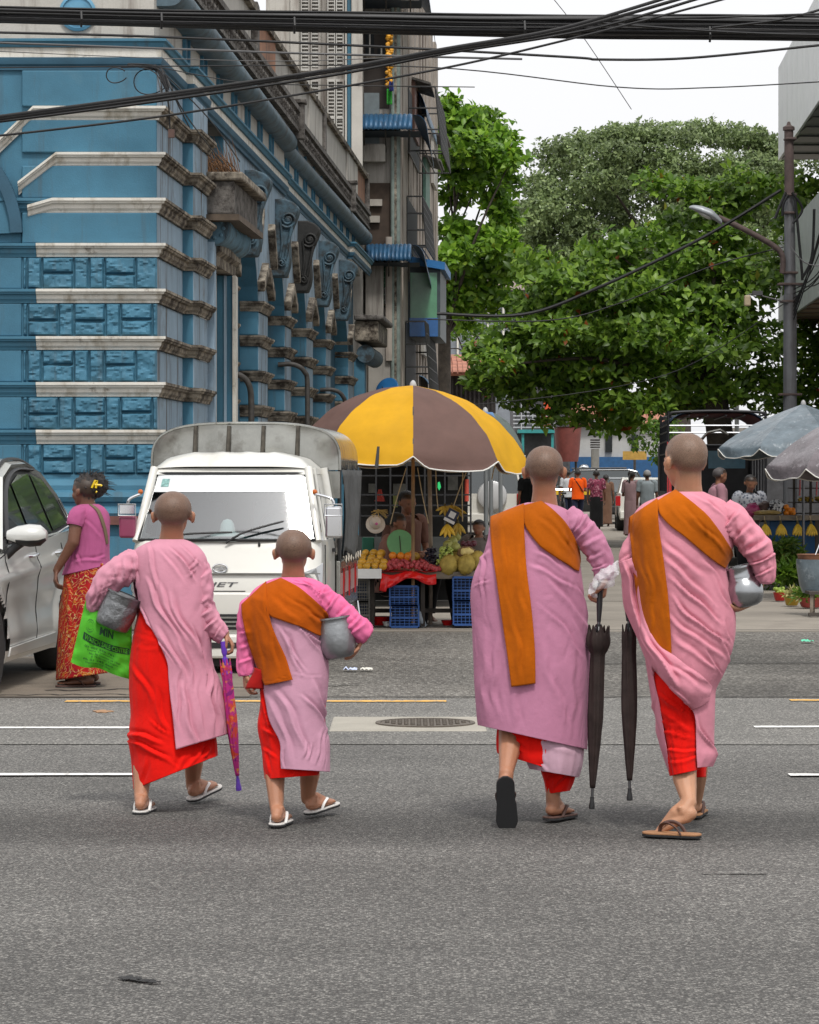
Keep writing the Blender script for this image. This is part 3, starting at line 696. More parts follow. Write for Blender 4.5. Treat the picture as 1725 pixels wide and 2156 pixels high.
# green netted window
gw=tb('window',778,812,556,646,.03,mat('green_net',(.012,.09,.035),var=.25,vs=10));g=MB()
for i in range(9):g.bx(T(778+i*4.2)-.008,T(778+i*4.2)+.008,DT-.055,DT-.035,TZ(646),TZ(556))
for i in range(8):g.bx(T(778),T(812),DT-.058,DT-.038,TZ(560+i*12)-.008,TZ(560+i*12)+.008)
g.build('grille',mat('grille_green',(.10,.28,.14),rough=.6),gw)
tb('wall_pier',812.5,826,500,760,.2,TIMBER);tb('lower_wall',776,826,690,900,.12,GREY)
for x in(828,833,838):MB().tube([(T(x),DT-.15,0),(T(x),DT-.15,12)],.05,8).build('down_pipe',mat('pipe_green',(.17,.21,.19),var=.25)if x!=833 else WHT_ST,ten,smooth=60)
def awning(x0,x1,y_top,y_edge,out,side_len,nm='awning',n=22):
 """curved corrugated sheet over the end wall that turns the corner"""
 root=MB();zt,ze=TZ(y_top),TZ(y_edge)
 def f(u,v):
  q=v*math.pi/2;r=out*math.sin(q);z=ze+(zt-ze)*math.cos(q)
  c=.02*abs(math.sin(u*math.pi*n*.5))
  return Vector((T(x0)+(T(x1)-T(x0))*u,DT-.02-r-c*math.sin(q),z+c))
 root.grid(f,n*3,8);o=root.build('awning',AWN,ten,smooth=40,solid=.006)
 s=MB()
 def g_(u,v):
  q=v*math.pi/2;r=out*1.1*math.sin(q);z=ze+(zt-ze)*math.cos(q)-.35*u*math.sin(q)
  return Vector((T(x1)+.002+r*.35+(.0537*side_len)*u,DT-.02-out*math.sin(q)*(1-u)+side_len*u,z))
 s.grid(g_,16,8);s.build('awning_side',AWN,o,smooth=40,solid=.006)
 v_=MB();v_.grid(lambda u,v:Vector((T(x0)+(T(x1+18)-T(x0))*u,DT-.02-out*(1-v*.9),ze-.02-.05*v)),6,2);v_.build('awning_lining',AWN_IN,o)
 for u in(.1,.5,.95):
  x=T(x0)+(T(x1)-T(x0))*u;MB().tube([(x,DT-out,ze),(x,DT,ze-.35)],.015,6).build('bracket',M_PIPE,o)
awning(757,868,243,283,.75,3.2);awning(757,870,-40,12,.8,3.0);awning(772,866,516,556,.7,3.2)
# second awning row on the street side
for d0_,z_,L_ in((63,TZ(120),5),(66,3.7,4)):
 s=MB()
 def f(u,v):
  q=v*math.pi/2;return Vector((XFT(d0_+L_*u)+.05+.32*math.sin(q),d0_+L_*u,z_-.7+.7*math.cos(q)+.02*abs(math.sin(u*40))))
 s.grid(f,60,8);s.build('awning',AWN,ten,smooth=40,solid=.006)
 # barred balcony boxes on the street side
def cage(d0_,d1_,z0,z1,out=.55,nb=12,plant=False):
 b=MB()
 for i in range(nb+1):
  d=d0_+(d1_-d0_)*i/nb;x=XFT(d)+.1;b.tube([(x+out,d,z0),(x+out*.8,d,z1)],.018,5)
  if i in(0,nb):
   for k in range(4):b.tube([(x,d,z0+(z1-z0)*k/3),(x+out*(1-.2*k/3),d,z0+(z1-z0)*k/3)],.018,5)
 for k in range(7):
  z=z0+(z1-z0)*k/6;o_=out*(1-.2*k/6);b.tube([(XFT(d0_)+.1+o_,d0_,z),(XFT(d1_)+.1+o_,d1_,z)],.016,5)
 for k in range(5):b.tube([(XFT(d0_)+.1+out*k/4,d0_,z0),(XFT(d1_)+.1+out*k/4,d1_,z0)],.016,5)
 b.build('window_cage',mat('cage_iron',(.06,.06,.06),rough=.5,metal=.5),ten)
 q=MB();q.prism([(XFT(d0_)+.06,d0_+.1,z0),(XFT(d0_)+.11,d0_+.1,z0),(XFT(d1_)+.11,d1_-.1,z0),(XFT(d1_)+.06,d1_-.1,z0)],(0,0,z1-z0));q.build('window',mat('dim_window',(.015,.018,.02),rough=.6,spec=.15),ten)
cage(60.5,65,TZ(290),TZ(150),.7);cage(59.5,63.5,3.2+.0,4.6,.5);cage(60,64,TZ(505),TZ(395),.4)
bw=MB();bw.prism([(XFT(61)+.05,61,4.35),(XFT(61)+.75,61,4.35),(XFT(64)+.75,64,4.35),(XFT(64)+.05,64,4.35)],(0,0,1.5));bwo=bw.build('bay_window',mat('bay_frame',(.05,.07,.08),rough=.5,var=.2),ten)
MB().bx(XFT(61)+.12,XFT(61)+.68,60.94,60.99,4.6,5.7).build('pane',mat('pane_green',(.10,.28,.16),rough=.15),bwo)
MB().bx(XFT(61)+.10,XFT(61)+.70,60.92,60.98,4.36,4.75).build('water_bottle_row',mat('blue_jug',(.03,.13,.36),rough=.25),bwo)
g=MB();g.prism([(XFT(60.9)+.0,60.9,5.9),(XFT(60.9)+.85,60.8,5.75),(XFT(64)+.85,64,5.75),(XFT(64),64,5.9)],(0,0,.16));g.build('bay_roof',mat('bright_blue_sheet',(.03,.17,.42),rough=.4),bwo)
# laundry and plants on the balconies
def rag(x0,x1,y0,y1,pr,m,lab):
 b=MB();b.grid(lambda u,v:Vector((T(x0+(x1-x0)*u+3*math.sin(v*4)*0),DT-pr-.05*math.sin(u*7+v*2),TZ(y0+(y1-y0)*v))),10,10)
 tag(b.build('laundry',m,smooth=180,solid=.006),lab,'laundry')
rag(815,826,192,225,.35,cloth('green_rag',(.04,.32,.04)),'bright green cloth hung to dry on the brown tenement balcony')
rag(820,829,178,198,.45,cloth('navy_rag',(.02,.03,.16)),'dark blue cloth hung beside the green cloth on the tenement')
b=MB()
for i in range(60):b.ball((T(820)+random.uniform(-.05,.05),DT-.4+random.uniform(-.05,.05),TZ(60+i*2.1)),random.uniform(.03,.055),6,4)
tag(b.build('flower_garland',mat('marigold',(.60,.28,.01),var=.3,vs=20,island=.4)),'orange flower garland hanging under the top awning of the tenement','garland')
# satellite dish
dsh=empty('satellite_dish',(XZ(820,56),56,2.9),'blue satellite dish above the yellow and brown umbrella','satellite dish')
Md=Matrix.Translation((XZ(818,56),56,YZ(822,56)))@Euler((R(68),R(0),R(-28))).to_matrix().to_4x4()
MB().lathe([(0,0),(.08,.004),(.16,.02),(.24,.05),(.245,.055)],30,Md).build('dish',mat('dish_blue',(.02,.12,.30),rough=.35,var=.1),dsh,smooth=60,solid=.008)
MB().tube([Md@Vector((0,-.22,.04)),Md@Vector((0,-.03,.26))],.010,6).build('feed_arm',M_STEEL if 'M_STEEL' in globals()else M_PIPE,dsh)
MB().tube([(XZ(818,56),56.05,YZ(822,56)),(XZ(818,56)-.25,56.3,YZ(850,56)),(XZ(818,56)-.25,56.3,0)],.025,8).build('mast',M_PIPE,dsh)
# ---------------------------------------------------------------- modern building on the right
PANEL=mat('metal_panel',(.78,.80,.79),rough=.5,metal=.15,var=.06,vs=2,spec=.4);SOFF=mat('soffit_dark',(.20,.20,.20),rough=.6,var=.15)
PANEL2=mat('metal_panel_grey',(.42,.45,.44),rough=.5,metal=.2,var=.08,vs=2)
mod=empty('modern_building',(8.0,60,0),'pale metal-clad modern building with overhanging boxes at the right edge','building')
DM=62.0;Mx_=lambda x:XZ(x,DM);Mz=lambda y:YZ(y,DM)
X0=Mx_(1639)
VD=V(.0537,1,0)
def box_over(yb,yt,dn,df,m,wid=9,sl=0.0,np_=26,name='overhang'):
 """overhanging storey; street face made of separate upright panels"""
 zb,zt=Mz(yb),Mz(yt);XL=lambda d:X0+.0537*(d-DM)
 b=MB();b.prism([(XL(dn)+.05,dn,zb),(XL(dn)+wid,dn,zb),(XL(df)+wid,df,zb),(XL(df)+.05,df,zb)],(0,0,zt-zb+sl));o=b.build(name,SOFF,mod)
 for i in range(np_):
  d0_=dn+(df-dn)*i/np_;d1_=dn+(df-dn)*(i+1)/np_-.04
  z1=zt+sl
  q=MB();q.prism([(XL(d0_),d0_,zb-.02),(XL(d0_)+.048,d0_,zb-.02),(XL(d1_)+.048,d1_,zb-.02),(XL(d1_),d1_,zb-.02)],(0,0,z1-zb+.02));q.build('panel',m,o,bevel=.006)
 return o
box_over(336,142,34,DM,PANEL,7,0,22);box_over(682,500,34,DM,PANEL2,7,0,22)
b=MB();b.bx(X0+.9,X0+7,45,61,0,16);b.build('body',PANEL2,mod)
for zb in(Mz(336),Mz(682)):
 b=MB()
 for i in range(18):d=34.3+i*1.55;b.bx(X0+.0537*(d-DM)+.1,X0+.0537*(d-DM)+7,d,d+.9,zb-.03,zb-.004)
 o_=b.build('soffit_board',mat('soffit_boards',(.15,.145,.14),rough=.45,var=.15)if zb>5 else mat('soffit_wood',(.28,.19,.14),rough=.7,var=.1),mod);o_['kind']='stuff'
 # ---------------------------------------------------------------- houses behind the trees
TILE=mat('roof_tile_red',(.36,.15,.10),rough=.85,var=.2,vs=6,island=.25,streak=((.14,.07,.05),.5,.75,(3,3,3)))
DK=mat('dark_boarding',(.035,.030,.028),rough=.9,var=.3)
hs_=empty('tiled_house',(XZ(960,84),84,0),'low house with a red tiled roof and dark walls left of the trees','building')
hx0,hx1,hd=XZ(905,84),XZ(1045,84),84
b=MB();b.bx(hx0,hx1,hd+.5,hd+6,0,YZ(785,84));b.build('wall',DK,hs_)
b=MB();zr0,zr1=YZ(786,84),YZ(742,84)
b.prism([(hx0-.2,hd,zr0),(hx0-.2,hd+2.6,zr1),(hx0-.2,hd+2.7,zr1-.05),(hx0-.2,hd+.1,zr0-.07)],(hx1-hx0+.4,0,0));ro=b.build('roof',TILE,hs_)
t0=None
for i in range(14):
 for j in range(5):
  x=hx0-.1+(hx1-hx0+.2)*(i+.5)/14;y=hd+2.6*(j+.5)/5;z=zr0+(zr1-zr0)*(j+.5)/5
  if t0 is None:
   q=MB();q.box((0,0,0),(.13,.56,.025),rot=Matrix.Rotation(math.atan2(zr1-zr0,2.6),3,'X'));t0=q.build('tile',TILE,ro);t0.location=(x,y-.02,z+.03)
  else:s_=inst(t0,'tile',ro);s_.location=(x+random.uniform(-.01,.01),y-.02,z+.03+random.uniform(0,.012))
q=MB()
for i in range(15):q.bx(hx0+(hx1-hx0)*i/15,hx0+(hx1-hx0)*i/15+.05,hd+.44,hd+.5,.2,YZ(790,84))
qq=q.build('wall_boards',DK,hs_);qq['kind']='stuff'
h2=empty('back_house',(XZ(1000,118),118,0),'grey upper storey with white posts seen through gaps in the trees','building')
b=MB();b.bx(XZ(900,118),XZ(1130,118),118,124,0,YZ(610,118));b.build('wall',mat('grey_blue_wall',(.20,.22,.25),var=.15),h2)
b=MB();b.bx(XZ(890,118),XZ(1140,118),117.5,125,YZ(612,118)+.01,YZ(585,118));b.build('roof',mat('roof_pale',(.40,.33,.30),var=.15,wave=None),h2)
for i in range(6):
 q=MB();q.bx(XZ(930+i*32,118),XZ(934+i*32,118),117.8,118,6.0,YZ(613,118));q.build('post',WHT,h2)
h3=empty('balcony_house',(XZ(1130,96),96,0),'house with a pale railed balcony and turquoise beams behind the tree','building')
b=MB();b.bx(XZ(1085,96),XZ(1200,96),96.5,101,0,YZ(770,96));b.build('wall',mat('shade_wall',(.06,.06,.065),var=.3),h3)
MB().bx(XZ(1090,96),XZ(1168,96),95.5,96.5,YZ(912,96),YZ(905,96)).build('balcony_floor',mat('turquoise',(.03,.24,.24),var=.15),h3)
for x in(1098,1160):MB().bx(XZ(x,96),XZ(x+5,96),95.6,95.75,0,YZ(914,96)).build('post',mat('turquoise',(.03,.24,.24)),h3)
for i in range(5):MB().bx(XZ(1080,96),XZ(1167,96),95.55,95.6,YZ(868+i*8,96)-.02,YZ(868+i*8,96)+.02).build('rail',mat('rail_grey',(.42,.44,.46)),h3)
for x in(1096,1120,1144,1166):MB().bx(XZ(x,96),XZ(x+2,96),95.5,95.54,YZ(906,96),YZ(852,96)).build('baluster',mat('rail_grey',(.42,.44,.46)),h3)
MB().bx(XZ(1146,96),XZ(1160,96),96.3,96.4,YZ(900,96),YZ(840,96)).build('curtain',mat('orange_curtain',(.60,.08,.02)),h3)
wl=empty('white_house',(XZ(1240,124),124,0),'white house with a blue wall base and red roof beyond the crossing','building')
MB().bx(XZ(1150,124),XZ(1430,124),124,130,0,YZ(890,124)).build('wall',mat('white_plaster',(.42,.42,.41),var=.06),wl)
MB().bx(XZ(1200,124),XZ(1430,124),123.7,124,0,YZ(962,124)).build('wall_base',mat('blue_base',(.015,.08,.20),var=.2),wl)
b=MB();b.prism([(XZ(1170,124),123.6,YZ(892,124)),(XZ(1170,124),126,YZ(845,124)),(XZ(1170,124),126.2,YZ(850,124)),(XZ(1170,124),123.7,YZ(898,124))],(5.2,0,0));b.build('roof',TILE,wl)
for x in(1195,1275,1330):MB().bx(XZ(x,124),XZ(x+14,124),123.85,124,YZ(952,124),YZ(915,124)).build('window',mat('dark_window',(.015,.018,.02)),wl)
sg=empty('sign_board',(XZ(1337,110),110,0),'small yellow street sign board above the taxi','sign')
MB().bx(XZ(1312,110),XZ(1362,110),110,110.1,YZ(968,110),YZ(950,110)).build('board',mat('sign_yellow',(.42,.25,.05),var=.2),sg)
MB().tube([(XZ(1337,110),110.05,0),(XZ(1337,110),110.05,YZ(960,110))],.05,8).build('post',M_PIPE,sg)
bk=empty('hanging_bin',(XZ(1190,90),90,0),'reddish brown bucket-shaped tank raised beside the balcony house','tank')
MB().lathe([(.32,0),(.36,.3),(.42,1.05),(.45,1.08)],20,Matrix.Translation((XZ(1196,90),90,YZ(972,90)))).build('tank_body',mat('tank_red',(.19,.05,.04),var=.2),bk,smooth=40)
for sx in(-.25,.25):MB().tube([(XZ(1196,90)+sx,90,0),(XZ(1196,90)+sx,90,YZ(972,90))],.04,6).build('leg',M_PIPE,bk)
bl=empty('gate_post',(XZ(1253,100),100,0),'pale square gate post with banded top beyond the far street','post')
MB().bx(XZ(1246,100),XZ(1262,100),100,100.3,0,YZ(945,100)).build('shaft',WHT,bl)
for i in range(4):MB().bx(XZ(1244.5,100),XZ(1263.5,100),99.95,100.35,YZ(943-i*5,100),YZ(940-i*5,100)).build('band',MOULD,bl)
b=MB();b.ball((XZ(1253.5,100),100.15,YZ(902,100)),(.12,.12,.32),10,8);b.build('finial',mat('grey_metal',(.35,.36,.37),rough=.35,metal=.6),bl,smooth=60)
bw_=empty('backdrop_wall',(14,74,0),'long dark backdrop wall added to close the right side of the street behind the stalls','wall')  # dark backdrop added to fill the open horizon behind the stalls
MB().bx(8.2,40,74,74.3,0,2.5).build('wall_face',mat('shade_wall',(.06,.06,.065),var=.3),bw_);MB().bx(8.1,40,73.9,74.4,2.5,2.65).build('coping',GREY,bw_)
# more clutter on the tenement front: window units, shelves, pipes
for x0,x1,y0,y1 in((806,818,605,640),(780,798,580,600),(795,812,96,118),(770,788,60,120)):
 o_=tb('window',x0,x1,y0,y1,.04,mat('dim_window',(.015,.018,.02),rough=.6,spec=.15));MB().bx(T(x0)-.03,T(x1)+.03,DT-.10,DT-.04,TZ(y1)-.05,TZ(y1)).build('sill',WHT_ST,o_);MB().bx(T((x0+x1)/2)-.015,T((x0+x1)/2)+.015,DT-.06,DT-.04,TZ(y1),TZ(y0)).build('mullion',LOUV,o_)
for y,x0,x1 in((420,770,805),(455,772,800)):tb('hung_board',x0,x1,y,y+14,.10,mat('board_pale',(.36,.33,.29),var=.2))
for i,(d0_,z0,z1)in enumerate(((66,4.2,5.4),(70,5.0,6.4),(67,7.4,8.8),(71,8.6,9.8),(62,8.7,9.9))):
 b=MB();b.prism([(XFT(d0_)+.09,d0_,z0),(XFT(d0_)+.16,d0_,z0),(XFT(d0_+2)+.16,d0_+2,z0),(XFT(d0_+2)+.09,d0_+2,z0)],(0,0,z1-z0));o_=b.build('shutter',[LOUV,mat('shutter_brown',(.15,.07,.05),var=.2),mat('shutter_green',(.10,.20,.16),var=.2)][i%3],ten)
 MB().prism([(XFT(d0_)+.1,d0_-.1,z1),(XFT(d0_)+.5,d0_-.1,z1-.12),(XFT(d0_+2)+.5,d0_+2.1,z1-.12),(XFT(d0_+2)+.1,d0_+2.1,z1)],(0,0,.05)).build('hood',MOULD,o_)
 # ---------------------------------------------------------------- trees
def leaf_mat(name,cols,orange=.006,tl=.5):
 m=bpy.data.materials.new(name);m.use_nodes=True;nt=m.node_tree;N=nt.nodes;L=nt.links
 b=N['Principled BSDF'];b.inputs['Roughness'].default_value=.42;b.inputs['Specular IOR Level'].default_value=.45
 g=N.new('ShaderNodeNewGeometry');r=N.new('ShaderNodeValToRGB');e=r.color_ramp.elements
 e[0].position=0;e[0].color=(*cols[0],1);e[1].position=1-orange-.001;e[1].color=(*cols[-1],1)
 for i,c in enumerate(cols[1:-1]):
  q=e.new((i+1)/(len(cols)-1)*(1-orange));q.color=(*c,1)
 if orange:q=e.new(1-orange);q.color=(.30,.07,.01,1)
 L.new(g.outputs['Random Per Island'],r.inputs[0])
 n=N.new('ShaderNodeTexNoise');n.inputs['Scale'].default_value=.6;n.inputs['Detail'].default_value=3
 tc=N.new('ShaderNodeTexCoord');L.new(tc.outputs['Object'],n.inputs['Vector'])
 mr=N.new('ShaderNodeMapRange');mr.inputs[1].default_value=.3;mr.inputs[2].default_value=.7;mr.inputs[3].default_value=.7;mr.inputs[4].default_value=1.25;L.new(n.outputs['Fac'],mr.inputs[0])
 cc=N.new('ShaderNodeCombineColor');[L.new(mr.outputs[0],cc.inputs[i])for i in range(3)]
 mx=N.new('ShaderNodeMix');mx.data_type='RGBA';mx.blend_type='MULTIPLY';mx.inputs[0].default_value=1;L.new(r.outputs[0],mx.inputs[6]);L.new(cc.outputs[0],mx.inputs[7])
 L.new(mx.outputs[2],b.inputs['Base Color'])
 tr=N.new('ShaderNodeBsdfTranslucent');L.new(mx.outputs[2],tr.inputs[0]);ms=N.new('ShaderNodeMixShader');ms.inputs[0].default_value=tl
 L.new(b.outputs[0],ms.inputs[1]);L.new(tr.outputs[0],ms.inputs[2]);L.new(ms.outputs[0],N['Material Output'].inputs[0])
 return m
LEAF_A=leaf_mat('almond_leaf',[(.060,.125,.015),(.115,.220,.024),(.180,.315,.034),(.30,.46,.06)],.006)
LEAF_L=leaf_mat('almond_leaf_bright',[(.055,.125,.010),(.110,.235,.018),(.175,.34,.026),(.31,.50,.05)],.003)
LEAF_O=leaf_mat('olive_leaf',[(.080,.120,.042),(.125,.180,.062),(.170,.235,.084),(.25,.32,.125)],.0,.3)
LEAF_Y=leaf_mat('vine_leaf',[(.05,.12,.012),(.10,.20,.02),(.18,.30,.03)],.0)
BARK=mat('bark',(.055,.045,.036),rough=.95,var=.35,vs=6,bump=.02,bs=14)
rng=np.random.default_rng(11)
def leaves_mesh(C,DIR,UP,LEN,WID,fold=.18,segs=True):
 """C leaf bases, DIR blade directions, UP blade normals; each leaf a folded blade of 6 points"""
 n=len(C);S_=np.cross(DIR,UP);S_/=np.linalg.norm(S_,axis=1)[:,None]+1e-9;N_=np.cross(S_,DIR)
 L_=LEN[:,None];Wd=WID[:,None]
 droop=-N_*L_*.12
 p0=C;p1=C+DIR*L_*.55+S_*Wd*.5+N_*Wd*fold;p2=C+DIR*L_*.62;p3=C+DIR*L_*.55-S_*Wd*.5+N_*Wd*fold;p4=C+DIR*L_+droop
 vs=np.stack([p0,p1,p2,p3,p4],1).reshape(-1,3)
 base=(np.arange(n)*5)[:,None]
 f=np.concatenate([base+np.array([[0,1,2]]),base+np.array([[0,2,3]]),base+np.array([[1,4,2]]),base+np.array([[2,4,3]])],1).reshape(-1,3)
 return vs,f
def unit(a):return a/(np.linalg.norm(a,axis=1)[:,None]+1e-9)
def crown(pads,d0,per_area,k,ln,wd,name,m,parent,upbias=.55,depth_scale=1.0,hang=0.0,jit=.9,shell=.55):
 """pads: (x, y, rx, ry, ddepth) in photo pixels: foliage masses carried by the limbs; rosettes sit through each mass, thickest in its outer shell"""
 Cs=[];Os=[]
 for(x,y,rx,ry,dd)in pads:
  d=d0+dd;s=d/F;a=rx*s;c=ry*s;b_=a*depth_scale
  n=max(6,int(per_area*(a*c)))
  q=unit(rng.normal(size=(n,3)));r=(shell+(1-shell)*rng.random(n))[:,None];r=np.where(rng.random(n)[:,None]<.25,rng.random(n)[:,None],r)
  lump=np.array([1+.32*noise.noise(Vector((v[0]*1.7+x*.05,v[1]*1.7+y*.05,v[2]*1.7)))+.18*noise.noise(Vector((v[0]*4+x,v[1]*4,v[2]*4+y)))for v in q])[:,None]
  o=q*r*lump*np.array([[a,b_,c]])
  o[:,2]=np.where(o[:,2]<0,o[:,2]*.8,o[:,2])
  Cs.append(o+np.array([[*(P(x,y,d))]]));Os.append(unit(o/np.array([[a,b_,c]])))
 C=np.concatenate(Cs);O=np.concatenate(Os);n=len(C)
 ax=unit(O*(1-upbias)+np.array([[0,-.38,upbias]])+rng.normal(size=(n,3))*.28)
 t1=unit(np.cross(ax,rng.normal(size=(n,3))));t2=np.cross(ax,t1)
 LC,LD,LU,LL,LW=[],[],[],[],[]
 for i in range(k):
  q=2*math.pi*(i+rng.random(n)*.7)/k;tilt=rng.uniform(.15,.75,n)
  rad=t1*np.cos(q)[:,None]+t2*np.sin(q)[:,None]
  di=unit(rad*np.cos(tilt)[:,None]+ax*np.sin(tilt)[:,None]+np.array([[0,0,-hang]]))
  LC.append(C+rad*ln*.08+rng.normal(size=(n,3))*ln*.25*jit);LD.append(di);LU.append(unit(ax+rng.normal(size=(n,3))*.3));sz=rng.uniform(.65,1.2,n);LL.append(ln*sz);LW.append(wd*sz)
 vs,f=leaves_mesh(np.concatenate(LC),np.concatenate(LD),np.concatenate(LU),np.concatenate(LL),np.concatenate(LW))
 me=bpy.data.meshes.new(name);me.vertices.add(len(vs));me.vertices.foreach_set('co',vs.astype(np.float32).ravel())
 me.loops.add(f.size);me.loops.foreach_set('vertex_index',f.ravel().astype(np.int32));me.polygons.add(len(f))
 me.polygons.foreach_set('loop_start',(np.arange(len(f))*3).astype(np.int32));me.polygons.foreach_set('loop_total',np.full(len(f),3,np.int32));me.update();me.validate()
 me.materials.append(m);o=bpy.data.objects.new(name,me);COL.objects.link(o);o.parent=parent
 if parent:o.location=-Vector(parent.location)
 o['kind']='stuff'
 return o
def limbs(root,base,pads,d0,r0,fork,m=BARK):
 """trunk up to the fork, then a limb out to each foliage mass"""
 f=Vector(fork);MB().tube(spline([base,Vector(base).lerp(f,.4)+V(.15,0,0),f],6),[r0*(1.25-.5*i/12)for i in range(13)],12).build('trunk',m,root,smooth=60)
 for(x,y,rx,ry,dd)in pads[::max(2,len(pads)//14)]:
  e=P(x,y+ry*.2,d0+dd);mid=f.lerp(e,.5)+V(random.uniform(-.3,.3),random.uniform(-.3,.3),random.uniform(.0,.5))
  rr=r0*.26;MB().tube(spline([f+V(0,0,-.3),mid,e],6),[rr*(1-.85*i/12)for i in range(13)],6).build('limb',m,root,smooth=60)
def tree(label,base,pads,d0,r0,fork,**kw):
 root=empty('tree',base,label,'tree','trees along the side street');limbs(root,base,pads,d0,r0,fork);kw.setdefault('name','crown');crown(pads,d0,parent=root,**kw);return root
 # bright almond tree beside the tenement
padsL=[(935,225,34,26,0),(965,262,55,40,0),(1010,268,55,38,1),(1050,300,48,36,0),(1075,335,34,26,-1),(985,315,60,34,-1),(1040,350,50,34,1),(945,350,42,36,0),(1005,385,58,30,0),(1065,385,32,22,1),(955,410,40,22,1),(1050,430,30,30,0),(1065,465,28,30,0),(955,480,42,28,0),(1010,505,60,32,0),(1065,520,45,34,-1),(960,540,45,34,-1),(1020,565,62,36,0),(1075,575,40,34,1),(955,600,38,36,0),(1005,625,52,30,0),(950,650,26,30,0),(985,665,34,26,1),(1060,635,40,30,0),(930,300,26,40,1),(935,560,24,40,1)]
tree('bright green almond tree rising right beside the brown tenement',(.55,79,0),padsL,78,.24,P(935,690,78),per_area=230,k=8,ln=.27,wd=.14,m=LEAF_L,upbias=.45,depth_scale=.9)
# big almond tree across the middle and right
padsM=[(1130,555,60,30,0),(1180,590,80,36,-1),(1150,640,75,34,0),(1110,690,70,36,0),(1060,720,62,30,0),(1040,765,60,34,-1),(1100,760,80,38,0),(1170,700,90,40,-1),(1240,560,80,32,0),(1230,630,90,40,0),(1290,520,70,28,0),(1330,560,90,34,1),(1300,610,95,40,-1),(1360,640,100,42,0),(1250,700,100,42,0),(1330,710,110,44,-1),(1420,690,95,44,0),(1390,590,90,36,0),(1440,540,80,32,0),(1380,500,70,26,0),(1450,470,75,26,1),(1500,500,75,30,0),(1420,395,60,18,0),(1370,375,45,14,0),(1470,405,60,22,0),(1510,440,70,24,0),(1560,380,60,22,0),(1600,400,60,26,0),(1550,420,60,22,0),(1520,560,80,36,0),(1490,620,90,40,0),(1560,520,70,32,1),(1590,600,70,40,0),(1540,660,90,42,0),(1590,720,80,46,0),(1500,740,100,46,-1),(1400,770,110,44,0),(1300,790,110,42,0),(1200,780,90,38,0),(1140,815,60,26,0),(1250,830,80,26,0),(1340,850,80,28,-1),(1440,830,90,34,0),(1540,820,80,36,0),(1600,800,60,40,0),(1660,560,50,60,2),(1690,720,60,60,2),(1700,800,60,40,2),(1690,400,60,30,1),(1680,460,60,34,1),(1010,800,40,26,0),(1090,840,40,22,0),(1690,850,60,30,2),(1720,890,60,30,3),(1640,860,60,26,2),(1180,850,60,26,0),(1150,880,50,20,0),(1230,890,50,20,1),(1300,890,50,20,1),(1090,790,60,26,1),(1330,640,120,60,3),(1200,660,110,60,3),(1450,640,110,60,3),(1300,740,120,60,3),(1450,760,110,60,3),(1180,760,100,50,3),(1290,860,70,26,1),(1120,800,60,30,0),(1240,790,70,34,0),(1400,850,80,34,1),(1490,860,70,30,1),(1060,820,46,24,1),(1010,745,40,24,0),(1760,760,60,70,2),(1760,620,60,60,2)]
tree('broad almond tree with tiers of large leaves, a few of them orange, over the street',(6.3,59,0),padsM,58,.30,P(1500,790,58),per_area=210,k=8,ln=.215,wd=.105,m=LEAF_A,upbias=.55,depth_scale=1.1)
padsV=[(1375,905,30,20,0),(1410,900,40,26,0),(1350,880,34,22,0),(1385,940,34,26,0),(1430,935,26,22,0),(1300,880,34,22,0),(1345,930,24,20,0),(1265,905,22,14,0),(1390,965,20,14,0),(1330,900,30,18,0)]
crown_v=empty('shrub',P(1385,960,86),'yellow-green climbing shrub hanging low above the far street','shrub')
crown(padsV,86,130,7,.17,.09,'foliage',LEAF_Y,crown_v,.2,1.0,.5)
MB().tube(spline([(P(1400,1000,86).x,86,0),P(1395,940,86),P(1370,890,86)],5),.05,6).build('stem',BARK,crown_v)
# tall olive-green tree behind
padsO=[]
for i in range(64):
 t=i/63;x=1095+590*t+random.uniform(-26,26)
 top=300-40*math.sin(max(0,(t-.05))*math.pi*.95)**.8+(150*max(0,.16-t)/.16)+26*max(0,t-.85)/.15
 padsO.append((x,top+random.uniform(12,34),random.uniform(30,46),random.uniform(20,28),random.uniform(-2,2)))
for i in range(190):
 t=random.random();x=1085+600*t;top=320+(150*max(0,.16-t)/.16);padsO.append((x,random.uniform(top,600),random.uniform(40,62),random.uniform(26,36),random.uniform(-3,3)))
tree('tall olive-green small-leaved tree domed behind the almond trees',(8.9,98,0),padsO,98,.45,P(1420,640,98),per_area=170,k=7,ln=.15,wd=.085,m=LEAF_O,upbias=.25,depth_scale=.8)
padsB=[(940,700,40,26,0),(985,700,40,22,1),(1030,690,46,24,0),(950,640,30,30,2),(925,735,18,10,0)]
tree('light green low tree between the tiled house and the grey house',(2.0,104,0),padsB,104,.15,P(980,730,104),per_area=120,k=7,ln=.18,wd=.10,m=LEAF_Y,upbias=.3)
